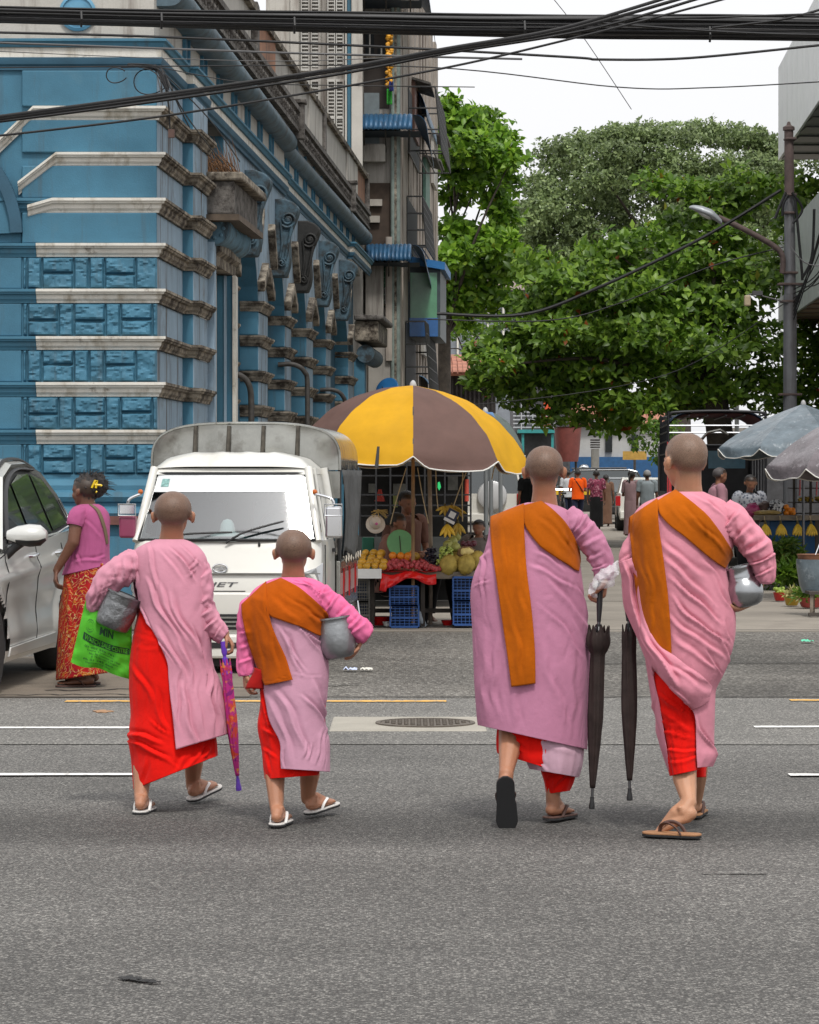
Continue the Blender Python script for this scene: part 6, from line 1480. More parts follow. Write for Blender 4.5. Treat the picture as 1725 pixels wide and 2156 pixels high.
umbrella('umbrella',cG(950,1726),cG(874,1012),cG(862,895),d0,-.05,-.06,88,54,.3775,'folded magenta and orange patterned umbrella with purple handle held by the taller girl',M_UMB2,M_PURPLE,M_PURPLE,M_PURPLE,flare=.35)
# ---- shorter girl with orange sash
d0=12.1;J=lambda x,y,dd=0:P(*cG(x,y),d0+dd)
nD=nun('shortest nun, a girl with bright pink sleeves and a rust orange sash',J(1230,1900).xy.to_3d())
b=Body()
b.head(J(1256,394),.19,f=(.02,1,-.02),w=.79,neck=J(1252,560,.02),nr=.046)
torso(b,J,(1252,560,.02),(1240,700,0),(1250,1020,0),.78,[(1100,640,0),(1380,650,0)])
b.limb([J(1380,650),J(1530,750,0),J(1640,880,.0)],[.04,.034,.022])
b.limb([J(1100,640),J(1005,860,.0),J(985,1065,-.01)],[.04,.034,.022])
b.limb([J(1200,1020),J(1160,1450,.0),J(1150,1640,-.045),J(1160,1820,-.11)],[.07,.053,.043,.029])
b.limb([J(1310,1020),J(1335,1450,.08),J(1345,1640,.16),J(1332,1770,.21)],[.07,.053,.043,.029])
QDl=b.foot(J(1160,1822,-.11),J(1158,1908,-.16),(.16,.98,.0),(0,0,1),.18,-1)
QDr=b.foot(J(1332,1772,.21),J(1350,1838,.19),(.58,.80,.12),(-.1,-.1,.98),.18,1)
b.hand(J(1640,878,.0),(-.35,-.3,-.75),(-.9,0,.3),.125,-1,.3)
b.hand(J(985,1070,-.01),(.05,0,-1),(1,.3,0),.125,-1,.6)
bD=b.fuse('body',SKIN_NUN,nD,.0052)
sandal(nD,QDl,.18,M_FB_WHITE,M_SOLE_BLK,M_STRAP_W,-1,(0,0,1));sandal(nD,QDr,.18,M_FB_WHITE,M_SOLE_BLK,M_STRAP_W,1,(-.1,-.1,.98))
garment('skirt',nD,RED,d0,[(1030,1030,1072,1430,.105,0),(1150,1150,1076,1432,.112,0),(1260,1260,1072,1428,.115,0),(1370,1370,1060,1422,.115,0),(1500,1490,1083,1415,.118,-.005),(1600,1590,1092,1400,.12,-.015),(1662,1640,1100,1386,.12,-.02)],cG,.005,seed=31,creases=[(1080,1160,1120,1400,9,.008),(1065,1370,1180,1430,9,.008),(1085,1480,1180,1540,8,.008),(1110,1500,1130,1640,8,.006),(1240,1640,1300,1620,6,.005)])
rD2=garment('blouse',nD,PINK_D2,d0,[(538,538,1184,1318,.045,0),(560,552,1110,1375,.065,0),(610,590,1035,1430,.085,0),(680,660,1000,1450,.10,0),(800,780,995,1440,.108,0),(900,880,1015,1425,.11,0)],cG,.005,seed=33,creases=[(1250,545,1400,620,7,.008),(1290,550,1430,660,7,.010),(1340,570,1400,700,7,.008)])
rD=garment('robe',nD,PINK_D,d0,[(640,760,1000,1440,.108,0,1020,1020),(740,800,1000,1442,.114,0,1020,1020),(900,900,1008,1434,.118,0,1030,1030),(1000,1000,1038,1444,.12,0,1055,1055),(1100,1100,1062,1446,.128,-.002,1078,1078,275),(1200,1200,1072,1438,.134,-.006,1096,0,262),(1330,1330,1070,1430,.138,-.01,1121,0,255),(1450,1450,1086,1452,.142,-.012,1177,0,250),(1540,1545,1090,1455,.146,-.018,1183,0,250),(1598,1622,1094,1456,.148,-.022,1186,0,250)],cG,.004,kt=1.6,ks=1.2,seed=34,nseg=170,creases=[(1150,800,1330,1060,11,.008),(1240,790,1400,960,9,.009),(1200,850,1300,1080,10,.007),(1290,830,1430,930,7,.008),(1240,1070,1420,1110,5,.004),(1100,1180,1260,1560,11,.010),(1160,1160,1340,1560,12,.010),(1300,1200,1420,1380,10,.009),(1360,1120,1420,1320,9,.007),(1420,1380,1390,1580,7,.010),(1330,1470,1320,1560,7,.010),(1360,1480,1350,1570,6,.008),(1440,1340,1430,1600,7,.008),(1200,1480,1215,1590,8,.007)])
sD1=sleeve('sleeve',nD,PINK_D2,[(1340,600,0,46),(1385,635,-.01,64),(1450,680,-.02,66),(1520,740,-.025,64),(1590,805,-.025,66),(1640,845,-.02,60),(1668,866,-.015,46)],cG,d0,.009,35.,creases=[(1370,700,1440,580,8,.012),(1420,730,1500,640,8,.012),(1480,770,1560,690,8,.010),(1530,830,1620,750,8,.010),(1400,640,1470,620,6,.010),(1560,850,1650,790,6,.008)])
sD2=sleeve('sleeve',nD,PINK_D2,[(1060,660,0,50),(1020,720,-.01,62),(1000,830,-.01,56),(988,950,-.01,47),(990,1040,-.01,45),(996,1082,-.01,44)],cG,d0,.008,36.,creases=[(950,860,1020,830,7,.01),(945,940,1010,900,7,.01),(950,1020,1030,980,7,.008)])
# end of the red shawl by the left hand
b=MB();b.grid(lambda u,v:P(*cG((1040-50*v)*(1-u)+1092*u+4*math.sin(v*6),(1040+118*v)*(1-u)+(1060+100*v)*u),d0-.06-.02*math.sin(u*3)),10,10)
b.build('shawl_end',cloth('dark_red_cloth',(.36,.012,.01)),nD,smooth=180,solid=.004)
drape('sash',nD,ORANGE2,[((1186,542),(1098,578)),((1230,562),(1102,660)),((1282,590),(1112,742)),((1340,636),(1195,780)),((1400,690),(1290,812)),((1435,728),(1360,845)),((1447,748),(1400,862)),((1446,775),(1418,858))],cG,d0,[rD,rD2,sD1],.011,fold=.006,seed=8,tail=.08,creases=[(1130,640,1280,790,8,.006),(1180,620,1380,800,8,.006),(1240,640,1420,780,7,.005),(1330,760,1420,800,6,.006)])
drape('sash',nD,ORANGE2,[((964,690),(1100,562)),((966,740),(1106,660)),((976,800),(1118,750)),((992,870),(1150,850)),((1010,930),(1182,920)),((1040,1010),(1212,985)),((1068,1080),(1232,1050)),((1094,1140),(1250,1108))],cG,d0,[rD,rD2,sD2],.017,fold=.006,seed=9,tail=.08,creases=[(1000,760,1110,1100,9,.006),(1060,700,1180,1060,9,.006),(1100,620,1090,760,8,.004),(1095,1118,1248,1085,4,.005)])
bowl('alms_bowl',cG,d0,(1478,762),(1512,984),106,[(0,0),(.62,0),(.80,.05),(.95,.22),(1.0,.45),(.98,.65),(.93,.80),(.90,.88),(.90,.97),(.94,1.0)],M_ALU_DULL,'plain dull grey metal alms bowl under the right arm of the shortest girl',-.03)
# ---------------------------------------------------------------- vehicles
CARW=mat('truck_white_paint',(.70,.69,.64),rough=.32,var=.04,vs=2,coat=.5,spec=.5,stain=((.50,.47,.40),.55,.85,2.2));SILVER=mat('car_silver_paint',(.62,.62,.59),rough=.30,metal=.2,var=.05,vs=2,coat=.8)
GLASS=glass('car_glass',(.035,.045,.048));TYRE=mat('tyre_rubber',(.018,.018,.018),rough=.85,var=.2,vs=30);RIM=mat('wheel_rim',(.35,.35,.36),rough=.35,metal=.8);BLK=mat('black_trim',(.016,.016,.017),rough=.5)
CHROME=mat('chrome',(.75,.76,.78),rough=.12,metal=1.0,var=.02);SHEET=mat('galvanised_sheet',(.36,.36,.33),rough=.17,metal=.75,var=.25,vs=2.5,stain=((.14,.13,.11),.52,.72,3));REDL=mat('red_lens',(.42,.01,.012),rough=.2,coat=.6);TARP=mat('tarp_dark',(.055,.056,.055),rough=.55,var=.3,vs=4,bump=.006,bs=12)
LENS=mat('lamp_glass',(.45,.46,.47),rough=.12,metal=.35,coat=1.0)
def wheel(parent,x,y,r,w,side=1):
 """wheel at axle height r; local space; side +1 faces +x"""
 M=Matrix.Translation((x,y,r))@Matrix.Rotation(R(90*side),4,'Y')
 t=MB().lathe([(r*.62,-w/2),(r*.93,-w/2),(r,-w*.32),(r,w*.32),(r*.93,w/2),(r*.62,w/2)],36,M).build('wheel',TYRE,parent,smooth=35)
 MB().lathe([(r*.63,-w*.3),(r*.63,w*.42),(r*.56,w*.44),(r*.50,w*.26),(r*.16,w*.30),(r*.14,w*.40),(0,w*.42)],32,M).build('rim',RIM,t,smooth=30)
 s=MB()
 for i in range(7):
  q=2*math.pi*i/7;c=M@Vector((math.cos(q)*r*.34,math.sin(q)*r*.34,w*.31));s.box(c,(.03,r*.44,.045),rot=(M.to_3x3()@Matrix.Rotation(q+R(90),3,'Z'))@Matrix.Rotation(R(90),3,'Y')if False else M.to_3x3()@Matrix.Rotation(q-R(90),3,'Z'))
 s.build('spokes',RIM,t)
 return t
def rrect(x0,x1,z0,z1,y,r=.03,n=4):
 pts=[]
 for cx,cz,a0 in((x1-r,z1-r,0),(x0+r,z1-r,90),(x0+r,z0+r,180),(x1-r,z0+r,270)):
  for i in range(n+1):q=R(a0+90*i/n);pts.append((cx+r*math.cos(q),y,cz+r*math.sin(q)))
 return pts
 # ---- white canopied light truck, nose towards the crossing. local: x right, y back, z up, origin under the nose centre
TD=21.2
tx=(473.5-CX)*TD/F
truck=empty('light_truck',(tx,TD,0),'white light truck parked nose-on, with a metal canopy over its bed','truck',rz=-.0537,local=True)
k=TD/F;LX=lambda x:(x-473.5)*k;LZ=lambda y:H+(HY-y)*k
HW=.70
# cab shell as stacked outlines (front outline at several heights)
def cab_ring(z,hw,yf,yb,r=.10,n=5):
 pts=[]
 for cx,cy,a0 in((hw-r,yf+r,-90),(hw-.02,yb-.02,0),(-hw+.02,yb-.02,90),(-hw+r,yf+r,180)):
  rr=r if abs(a0+90)<1 or a0==180 else.02
  for i in range(n+1):q=R(a0+90*i/n);pts.append((cx+rr*math.cos(q),cy+rr*math.sin(q),z))
 return pts
zb,zbelt,zwt,zroof=LZ(1388),LZ(1141),LZ(1000),LZ(957)
rings=[(zb+.10,.665,.03),(LZ(1300),.695,.0),(LZ(1252),.70,.0),(LZ(1248),.70,.012),(LZ(1210),.70,.018),(LZ(1205),.70,.03),(LZ(1160),.698,.06),(zbelt+.005,.69,.10)]
b=MB();R_=[cab_ring(z,hw,yf,1.36,.13)for z,hw,yf in rings];n_=len(R_[0])
for q in R_:b.v+=q
for i in range(len(R_)-1):
 for j in range(n_):b.f.append((i*n_+j,i*n_+(j+1)%n_,(i+1)*n_+(j+1)%n_,(i+1)*n_+j));b.m.append(0)
b.f.append(tuple(range(n_))[::-1]);b.m.append(0);b.f.append(tuple((len(R_)-1)*n_+j for j in range(n_)));b.m.append(0)
b.build('cab',CARW,truck,smooth=35)
top=[(zbelt+.006,.69,.11),(zwt,.575,.40),(LZ(990),.565,.43)]
# glasshouse: pillars + panes
def pillar(a,c,w=.05):MB().tube([a,c],w/2,8).build('pillar',CARW,truck,smooth=60)
for sx in(-1,1):
 pillar((sx*.672,.135,zbelt),(sx*.575,.415,LZ(985)),.062);pillar((sx*.69,1.32,zbelt),(sx*.60,1.30,LZ(985)),.09);pillar((sx*.686,.56,zbelt),(sx*.60,.60,LZ(985)),.03)
b=MB();ws0,ws1=[(-.655,.125,zbelt+.01),(.655,.125,zbelt+.01)],[(.565,.41,LZ(997)),(-.565,.41,LZ(997))]
def wsf(u,v):
 x=(-.655+1.31*u)*(1-v)+(-.565+1.13*u)*v;bow=.055*(1-(2*u-1)**2)
 return Vector((x,.125*(1-v)+.41*v-bow*.8,(zbelt+.012)*(1-v)+LZ(997)*v))
M_WS=bpy.data.materials.new('windscreen');M_WS.use_nodes=True
_n=M_WS.node_tree.nodes;_l=M_WS.node_tree.links
g_=_n.new('ShaderNodeBsdfGlossy');g_.inputs['Roughness'].default_value=.03;t_=_n.new('ShaderNodeBsdfTransparent');t_.inputs[0].default_value=(.66,.80,.84,1)
f_=_n.new('ShaderNodeMixShader');lw=_n.new('ShaderNodeLayerWeight');lw.inputs[0].default_value=.35
ad=_n.new('ShaderNodeMath');ad.operation='ADD';ad.inputs[1].default_value=.22;ad.use_clamp=True;_l.new(lw.outputs['Fresnel'],ad.inputs[0]);_l.new(ad.outputs[0],f_.inputs[0])
_l.new(t_.outputs[0],f_.inputs[1]);_l.new(g_.outputs[0],f_.inputs[2]);_l.new(f_.outputs[0],_n['Material Output'].inputs[0])
MB().grid(wsf,24,12).build('windscreen',M_WS,truck,smooth=180)
sf=MB();sf.grid(lambda u,v:wsf(.02+.96*u,.72+.265*v)+V(0,-.004,0),24,3);sf.build('reflection_strip',mat('reflection_strip',(.72,.74,.75),rough=.25,coat=.5),truck,smooth=180)
se=MB()
for a,c,hw in((0,1,0),):
 e=[wsf(u,0)for u in np.linspace(0,1,20)]+[wsf(1,v)for v in np.linspace(0,1,12)]+[wsf(1-u,1)for u in np.linspace(0,1,20)]+[wsf(0,1-v)for v in np.linspace(0,1,12)]
 se.tube([p+V(0,-.004,0)for p in e],.012,6,caps=False)
se.build('windscreen_seal',BLK,truck,smooth=60)
b=MB()
b.grid(lambda u,v:wsf(.055+.05*u,.80+.12*v)+V(0,-.007,0),3,3);b.build('sticker',mat('sticker',(.20,.38,.36),rough=.5,var=.5,vs=60),truck)
for sx in(-1,1):
 b=MB();b.quad((sx*.687,.20,zbelt),(sx*.692,1.28,zbelt),(sx*.602,1.27,LZ(1000)),(sx*.585,.47,LZ(1000)));b.build('side_window',GLASS,truck)
 # roof
b=MB()
def roof(u,v):
 x=(2*u-1);y=.40+.95*v;sh=(abs(x)**5)
 return Vector((x*.60,y-.02*(1-x*x)*(1-v),LZ(988)+(zroof-LZ(988)+.02)*(1-sh)*min(1,(v*5+.05)**.6)+.008*abs(math.sin(u*math.pi*6))**8*min(1,v*4)))
b.grid(roof,40,14);b.prism([(-.60,.385,LZ(999)),(.60,.385,LZ(999)),(.60,.41,LZ(986)),(-.60,.41,LZ(986))],(0,.94,0));b.build('roof',CARW,truck,smooth=40)
# inside: dashboard, wheel, seats, the conical hat on the dash
b=MB();b.bx(-.62,.62,.22,.52,zbelt-.12,zbelt+.03);b.build('dashboard',mat('dash_green',(.04,.07,.065),rough=.6),truck,bevel=.03)
MB().tube([(.36+.17*math.cos(q),.60+.05*math.sin(q),zbelt+.06+.16*math.sin(q))for q in np.linspace(0,2*math.pi,24)],.014,8,caps=False).build('steering_wheel',BLK,truck,smooth=60)
for x in(-.33,.33):
 b=MB();b.box((x,1.0,zbelt-.02),(.46,.16,.62));b.box((x,.98,zbelt+.35),(.24,.1,.16));b.build('seat',mat('seat_grey',(.16,.17,.17),rough=.9),truck,bevel=.04)
MB().bx(-.60,.60,1.30,1.34,zbelt-.3,LZ(985)).build('cab_back',mat('cab_lining',(.17,.22,.23),rough=.9),truck)
MB().lathe([(.135,0),(.12,.008),(.06,.03),(.05,.09),(.03,.12),(0,.128)],20,Matrix.Translation((-.02,.34,zbelt+.035))).build('dash_hat',mat('hat_white',(.62,.64,.58),rough=.7),truck,smooth=60)
# wipers
for pts in([(.0,.085,zbelt-.01),(.14,.10,zbelt+.07),(.42,.15,zbelt+.15)],[(-.50,.09,zbelt+.01),(-.30,.07,zbelt+.055),(.05,.07,zbelt+.07)]):
 MB().tube(spline([Vector(p)+V(0,-.03,0)for p in pts],5),[.009]*10+[.007],6).build('wiper',BLK,truck)
 # nose details: emblem, letters, lamps, grille, bumper
def nose_y(z):return float(np.interp(z,[r[0]for r in rings],[r[2]for r in rings]))
em=MB();ez,ex=LZ(1197),LX(462.5)
em.tube([(ex+.052*math.cos(q),nose_y(ez)-.012,ez+.030*math.sin(q))for q in np.linspace(0,2*math.pi,28)],.0065,8,caps=False)
em.prism([(ex-.044,nose_y(ez)-.014,ez-.013),(ex+.044,nose_y(ez)-.014,ez-.013),(ex+.030,nose_y(ez)-.014,ez-.002),(ex+.006,nose_y(ez)-.014,ez+.022),(ex+.002,nose_y(ez)-.014,ez+.004)],(0,-.006,0));em.build('emblem',CHROME,truck,smooth=40)
vs,fs=text_mesh('HIJET',1.0,0,.012,.25)if 'text_mesh' in globals()else([],[])
def put_text(txt,x0,x1,z0,z1,y,m,name='lettering',bold=.012,shear=.25,parent=None,th=.004):
 vs,fs=text_mesh(txt,bold=bold,shear=shear);a0,a1=vs[:,0].min(),vs[:,0].max();c0,c1=vs[:,1].min(),vs[:,1].max()
 return MB().add([(x0+(p[0]-a0)/(a1-a0)*(x1-x0),y,z0+(p[1]-c0)/(c1-c0)*(z1-z0))for p in vs],fs).build(name,m,parent or truck)
put_text('HIJET',LX(408),LX(502),LZ(1239),LZ(1226),nose_y(LZ(1232))-.004,mat('letter_grey',(.10,.10,.105),rough=.4))
MB().prism(rrect(-.15,.15,LZ(1246),LZ(1244),nose_y(LZ(1245))-.002,.003),(0,.01,0)).build('groove',BLK,truck)
MB().bx(-.698,.698,-.001,.02,LZ(1209),LZ(1206.5)).build('groove',mat('groove_grey',(.2,.2,.19)),truck)
MB().ball((LX(544),nose_y(LZ(1148))-.01,LZ(1147)),(.010,.012,.018),8,6).build('washer_jet',BLK,truck)
for sx in(-1,1):
 b=MB();pts=[(sx*.43,-.012,LZ(1262)),(sx*.66,.02,LZ(1258)),(sx*.708,.10,LZ(1245)),(sx*.708,.16,LZ(1185)),(sx*.66,.055,LZ(1196)),(sx*.46,.0,LZ(1215))]
 b.prism(pts if sx>0 else pts[::-1],(0,.04,0));b.build('headlight',LENS,truck,bevel=.008)
 MB().ball((sx*.57,.005,LZ(1232)),(.07,.03,.07),14,10).build('headlight_bulb',CHROME,truck,smooth=60)
b=MB();b.bx(-.52,.52,-.012,.03,LZ(1326),LZ(1293));go=b.build('grille',BLK,truck)
for y in(1300,1309,1318):MB().bx(-.515,.515,-.022,.0,LZ(y+2),LZ(y-1.6)).build('grille_bar',SHEET,go)
b=MB();q=[(.69,.02),(.64,-.035),(0,-.055),(-.64,-.035),(-.69,.02)]
b.prism([(x,y,LZ(1386))for x,y in q]+[(-.69,.2,LZ(1386)),(.69,.2,LZ(1386))],(0,0,LZ(1335)-LZ(1386)));b.build('bumper',CARW,truck,bevel=.02)
b=MB();b.bx(-.45,.45,-.058,-.03,LZ(1364),LZ(1352));b.build('bumper_slot',BLK,truck)
b=MB();b.bx(-.6,.6,.1,.5,LZ(1405),LZ(1387));b.build('under_tray',BLK,truck)
for y in(.62,2.55):
 for sx in(-1,1):wheel(truck,sx*.58,y,.27,.15,sx)
 # door seams and mirrors
for sx in(-1,1):
 MB().tube([(sx*.701,.42,LZ(1330)),(sx*.701,.42,LZ(1150))],.005,5).build('door_seam',BLK,truck)
 MB().bx(sx*.700,sx*.722,1.08,1.22,LZ(1170),LZ(1162)).build('door_handle',BLK,truck)
M_MIR=mat('mirror_glass',(.75,.77,.78),rough=.03,metal=1.0,var=.01)
for sx,m in((-1,mat('mirror_magenta',(.25,.045,.10),rough=.35,coat=.3)),(1,CHROME)):
 xm=LX(261)if sx<0 else LX(700)
 b=MB();b.bx(xm-.062,xm+.062,.12,.20,LZ(1134),LZ(1086)if sx<0 else LZ(1066));mo=b.build('mirror',m,truck,bevel=.018)
 if sx<0:MB().bx(xm-.055,xm+.055,.117,.122,LZ(1082),LZ(1064)).build('mirror_cap',CHROME,mo);
 MB().tube(spline([(sx*.64,.17,LZ(1040)),(xm-sx*.02,.15,LZ(1050)),(xm,.15,LZ(1062))],5),.011,8).build('mirror_arm',CHROME,mo,smooth=60)
 MB().tube([(xm-.064,.108,LZ(1086)),(xm+.064,.108,LZ(1086)),(xm+.064,.108,LZ(1062)),(xm-.064,.108,LZ(1062)),(xm-.064,.108,LZ(1086))],.006,6).build('mirror_frame',CHROME,mo)
 MB().ball((sx*.645,.17,LZ(1036)),.02,8,6).build('marker_lamp',mat('amber',(.5,.12,.02),rough=.3),truck)
 # bed with drop sides, canopy and hanging tarp
bz0,bz1,y0,y1=.42,.78,1.42,3.3
MB().bx(-.70,.70,y0,y1,bz0-.06,bz0).build('bed_floor',mat('bed_grey',(.10,.10,.10),rough=.8),truck)
for sx in(-1,1):
 b=MB();b.bx(sx*.70,sx*.735,y0,y1,bz0-.02,bz1);b.build('side_board',SHEET,truck,bevel=.008)
 b=MB();b.bx(sx*.735,sx*.742,y0+.05,y1-.05,bz0+.10,bz1-.10);b.build('board_stripe',mat('stripe_pink',(.34,.20,.19),rough=.45,var=.2),truck)
 for y in(1.62,2.2,2.85):MB().bx(sx*.7425,sx*.752,y,y+.10,bz0+.06,bz1-.06).build('reflector',REDL,truck)
 for y in(1.7,2.4,3.1):MB().tube([(sx*.75,y,bz0-.02),(sx*.77,y,bz0-.16)],.008,5).build('rope_hook',CHROME,truck)
MB().bx(-.70,.70,y1,y1+.03,bz0,bz1).build('tailboard',SHEET,truck)
zc0,zc1=LZ(960)*1.0,LZ(901)+.06
def arch(t):
 q=math.pi*(1-t);x=math.copysign(abs(math.cos(q))**.62,math.cos(q))*.735;z=zc0-.10+(zc1-zc0+.10)*abs(math.sin(q))**.5
 return x,z
b=MB();b.grid(lambda u,v:Vector((arch(u)[0],1.40+1.95*v,arch(u)[1]+.010*abs(math.sin(v*math.pi*8)))),48,40);b.build('canopy',SHEET,truck,smooth=50,solid=.006)
b=MB()
def front(u,v):
 x,z=arch(u);zz=(zc0-.10)*(1-v)+z*v;return Vector((x*(1 if v>.02 else.97),1.395-.012*nz_(x*3,zz*4,1)-.010*v*math.sin(u*math.pi*3.4),zz))
b.grid(front,48,10);b.build('canopy_front',SHEET,truck,smooth=50)
for x in(-.40,-.14,.13,.40):
 MB().tube([(x,1.375,zc0-.06),(x+.01,1.37,zc1-.02)],[.020,.014],6).build('canopy_rib',mat('rib_dirty',(.07,.062,.05),rough=.9,var=.4,vs=20),truck)
MB().tube([(arch(t)[0],1.39,arch(t)[1])for t in np.linspace(0,1,48)],.011,6).build('canopy_edge',SHEET,truck,smooth=60)
MB().bx(-.735,.735,1.398,1.41,zc0-.32,zc0-.11).build('canopy_board',SHEET,truck)
for sx in(-1,1):
 for y in(1.45,2.1,2.75,3.28):MB().tube([(sx*.725,y,bz1-.05),(sx*.728,y,zc0-.06)],.016,6).build('canopy_post',BLK,truck)
 b=MB();b.grid(lambda u,v:Vector((sx*(.742+.020*math.sin(u*46)*(.35+.65*(1-v))+.02*math.sin(u*9+v*3)+.03*v*(1-v)),1.50+1.78*u,(zc0-.10)*(1-v)+(bz1+.02+.05*math.sin(u*7))*v)),90,14);b.build('tarp',TARP,truck,smooth=180,solid=.004)
for i in range(7):
 y=1.5+.26*i;MB().tube([(.755,y,bz1+.03),(.765,y+.13,bz1-.02),(.758,y+.26,bz1+.03)],.006,5).build('rope',mat('rope_pale',(.40,.36,.30),rough=.9),truck)
 # ---- silver people carrier, left, front cut by the frame
CD=20.6
car=empty('silver_car',(-2.72,19.1,0),'silver family car cut by the left edge, a large mirror on its door','car',rz=-.062,local=True)
car.scale=(.93,.93,.93)
# local: x = outwards from the flank (0), y back from the front axle, z up
prof_len=[(-.95,.25,.72,.80),(-.6,.22,.80,.92),(0,.2,.93,1.02),(.55,.2,1.0,1.12),(1.2,.2,1.03,1.2),(2.0,.2,1.06,1.2),(2.8,.2,1.10,1.2),(3.3,.24,1.12,1.15),(3.55,.34,1.05,1.06)]
Wd=1.75
def flank(y,z):
 """outward bulge of the flank at height z"""
 s=.0-.035*max(0,(z-.62)/.5)**2-.05*max(0,(.42-z)/.25)**1.5
 s+=.030*math.exp(-((z-.84-.03*(y-1))/.05)**2)-.022*math.exp(-((z-.55)/.14)**2)
 s-=.10*max(0,(y-2.95)/.6)**2+.10*max(0,(-.45-y)/.5)**2
 for ya in(0,2.72):
  r=math.hypot(y-ya,z-.33);s+=.030*math.exp(-((r-.39)/.05)**2)
 return s
b=MB();nu,nv=80,26
def body_pt(u,v):
 y=-.95+4.5*u;bot=.20;topz=float(np.interp(y,[p[0]for p in prof_len],[p[2]for p in prof_len]));z=bot+(topz-bot)*v
 return Vector((flank(y,z),y,z))
for j in range(nv+1):
 for i in range(nu+1):b.v.append(tuple(body_pt(i/nu,j/nv)))
for j in range(nv):
 for i in range(nu):
  c=(Vector(b.v[j*(nu+1)+i])+Vector(b.v[(j+1)*(nu+1)+i+1]))/2
  if any(math.hypot(c.y-ya,c.z-.33)<.375 for ya in(0,2.72)):continue
  b.f.append((j*(nu+1)+i,j*(nu+1)+i+1,(j+1)*(nu+1)+i+1,(j+1)*(nu+1)+i));b.m.append(0)
o1=len(b.v)
b.add([(flank(y,t)-Wd+.0,y,t)for y,_,t,_ in prof_len]+[(-.03,y,t)for y,_,t,_ in prof_len],[(i,i+1,10+i,9+i)for i in range(8)])
b.add([(-Wd,-.9,.25),(-Wd,3.5,.25),(-Wd,3.5,1.05),(-Wd,-.9,.75)],[(0,1,2,3)])
b.add([(flank(3.55,z),3.55,z)for z in(.3,.7,1.05)]+[(-Wd,3.55,z)for z in(1.05,.7,.3)],[(0,1,2,3,4,5)]);b.add([(-.16,-.95,.25),(-.16,-.95,.72),(-Wd+.1,-.95,.72),(-Wd+.1,-.95,.25)],[(0,1,2,3)])
b.build('body',SILVER,car,smooth=40)
# greenhouse: roof and pillars, windows set in
ROOF=[(.42,1.02),(.85,1.30),(1.35,1.54),(1.9,1.64),(2.5,1.65),(2.95,1.58),(3.25,1.40),(3.48,1.13)]
def roof_in(z):return-.04-.24*max(0,(z-1.03)/.62)**1.2
b=MB()
for i in range(len(ROOF)-1):
 (ya,za),(yb,zb_)=ROOF[i],ROOF[i+1]
 A=[Vector((roof_in(za),ya,za)),Vector((roof_in(za)-.10,ya,za+.035)),Vector((-Wd/2,ya,za+.055)),Vector((-Wd-roof_in(za),ya,za))]
 B_=[Vector((roof_in(zb_),yb,zb_)),Vector((roof_in(zb_)-.10,yb,zb_+.035)),Vector((-Wd/2,yb,zb_+.055)),Vector((-Wd-roof_in(zb_),yb,zb_))]
 for j in range(3):b.quad(A[j],B_[j],B_[j+1],A[j+1])
b.build('roof',SILVER,car,smooth=50)
def win(pts,name='window',m=GLASS,off=.0):return MB().add([(roof_in(z)+off,y,z)for y,z in pts],[tuple(range(len(pts)))]).build(name,m,car)
side=[(.48,1.03)]+[(y-.02,z-.05)for y,z in ROOF[1:7]]+[(3.36,1.15),(2.6,1.09),(1.4,1.06)]
win(side,'side_trim',BLK,-.012)
win([(.66,1.06),(.95,1.26),(1.30,1.43),(1.48,1.48),(1.52,1.08)]);win([(1.60,1.08),(1.56,1.49),(1.95,1.56),(2.38,1.57),(2.45,1.11)]);win([(2.53,1.12),(2.46,1.57),(2.86,1.52),(3.08,1.40),(3.22,1.17)])
MB().add([(-.10,.30,1.02),(-Wd+.1,.30,1.02),(-Wd+.35,1.3,1.56),(-.34,1.3,1.56)],[(0,1,2,3)]).build('windscreen',GLASS,car)
MB().tube([(roof_in(z)+.004,y,z)for y,z in[(.60,1.04),(1.4,1.065),(2.6,1.095),(3.2,1.14),(3.32,1.22),(3.22,1.36)]],.010,6).build('chrome_strip',CHROME,car,smooth=60)
MB().tube(spline([(roof_in(z)+.004,y,z)for y,z in[(.62,1.10),(.95,1.315),(1.4,1.51),(1.95,1.60),(2.6,1.60)]],6),.022,8,flat=.5).build('rain_guard',BLK,car,smooth=60)
MB().tube(spline([(roof_in(z)-.06,y,z+.03)for y,z in ROOF[2:6]],6),.014,6).build('roof_rail',BLK,car,smooth=60)
for y in(.42,1.56,2.62):
 MB().tube([(flank(y,z)+.0015,y-(.06*(z-.3)if y<1 else 0),z)for z in np.linspace(.30,1.02,10)],.0045,5).build('door_seam',BLK,car)
for y in(1.38,2.42):
 MB().tube(spline([(flank(y,.95)-.005,y-.11,.945),(flank(y,.95)+.035,y-.07,.95),(flank(y,.95)+.035,y+.07,.96),(flank(y,.95)-.005,y+.11,.96)],5),.016,8,flat=.8).build('door_handle',CHROME,car,smooth=60)
MB().prism([(flank(.5,.27)+.006,.45,.24),(flank(2.2,.27)+.006,2.3,.24),(flank(2.2,.33)+.006,2.26,.33),(flank(.5,.33)+.006,.48,.31)],(.018,0,0)).build('sill',SILVER,car,bevel=.006)
for ya in(0,2.72):
 wheel(car,-.11,ya,.325,.21,1);wheel(car,-Wd+.11,ya,.325,.21,-1)
 MB().tube([(flank(ya,.5)-.015,ya+.385*math.cos(q),.33+.385*math.sin(q))for q in np.linspace(-.25,math.pi+.25,26)],.022,6).build('wheel_arch',BLK,car,smooth=60)
MB().bx(-Wd+.1,-.2,-.7,3.3,.2,.42).build('underbody',BLK,car)
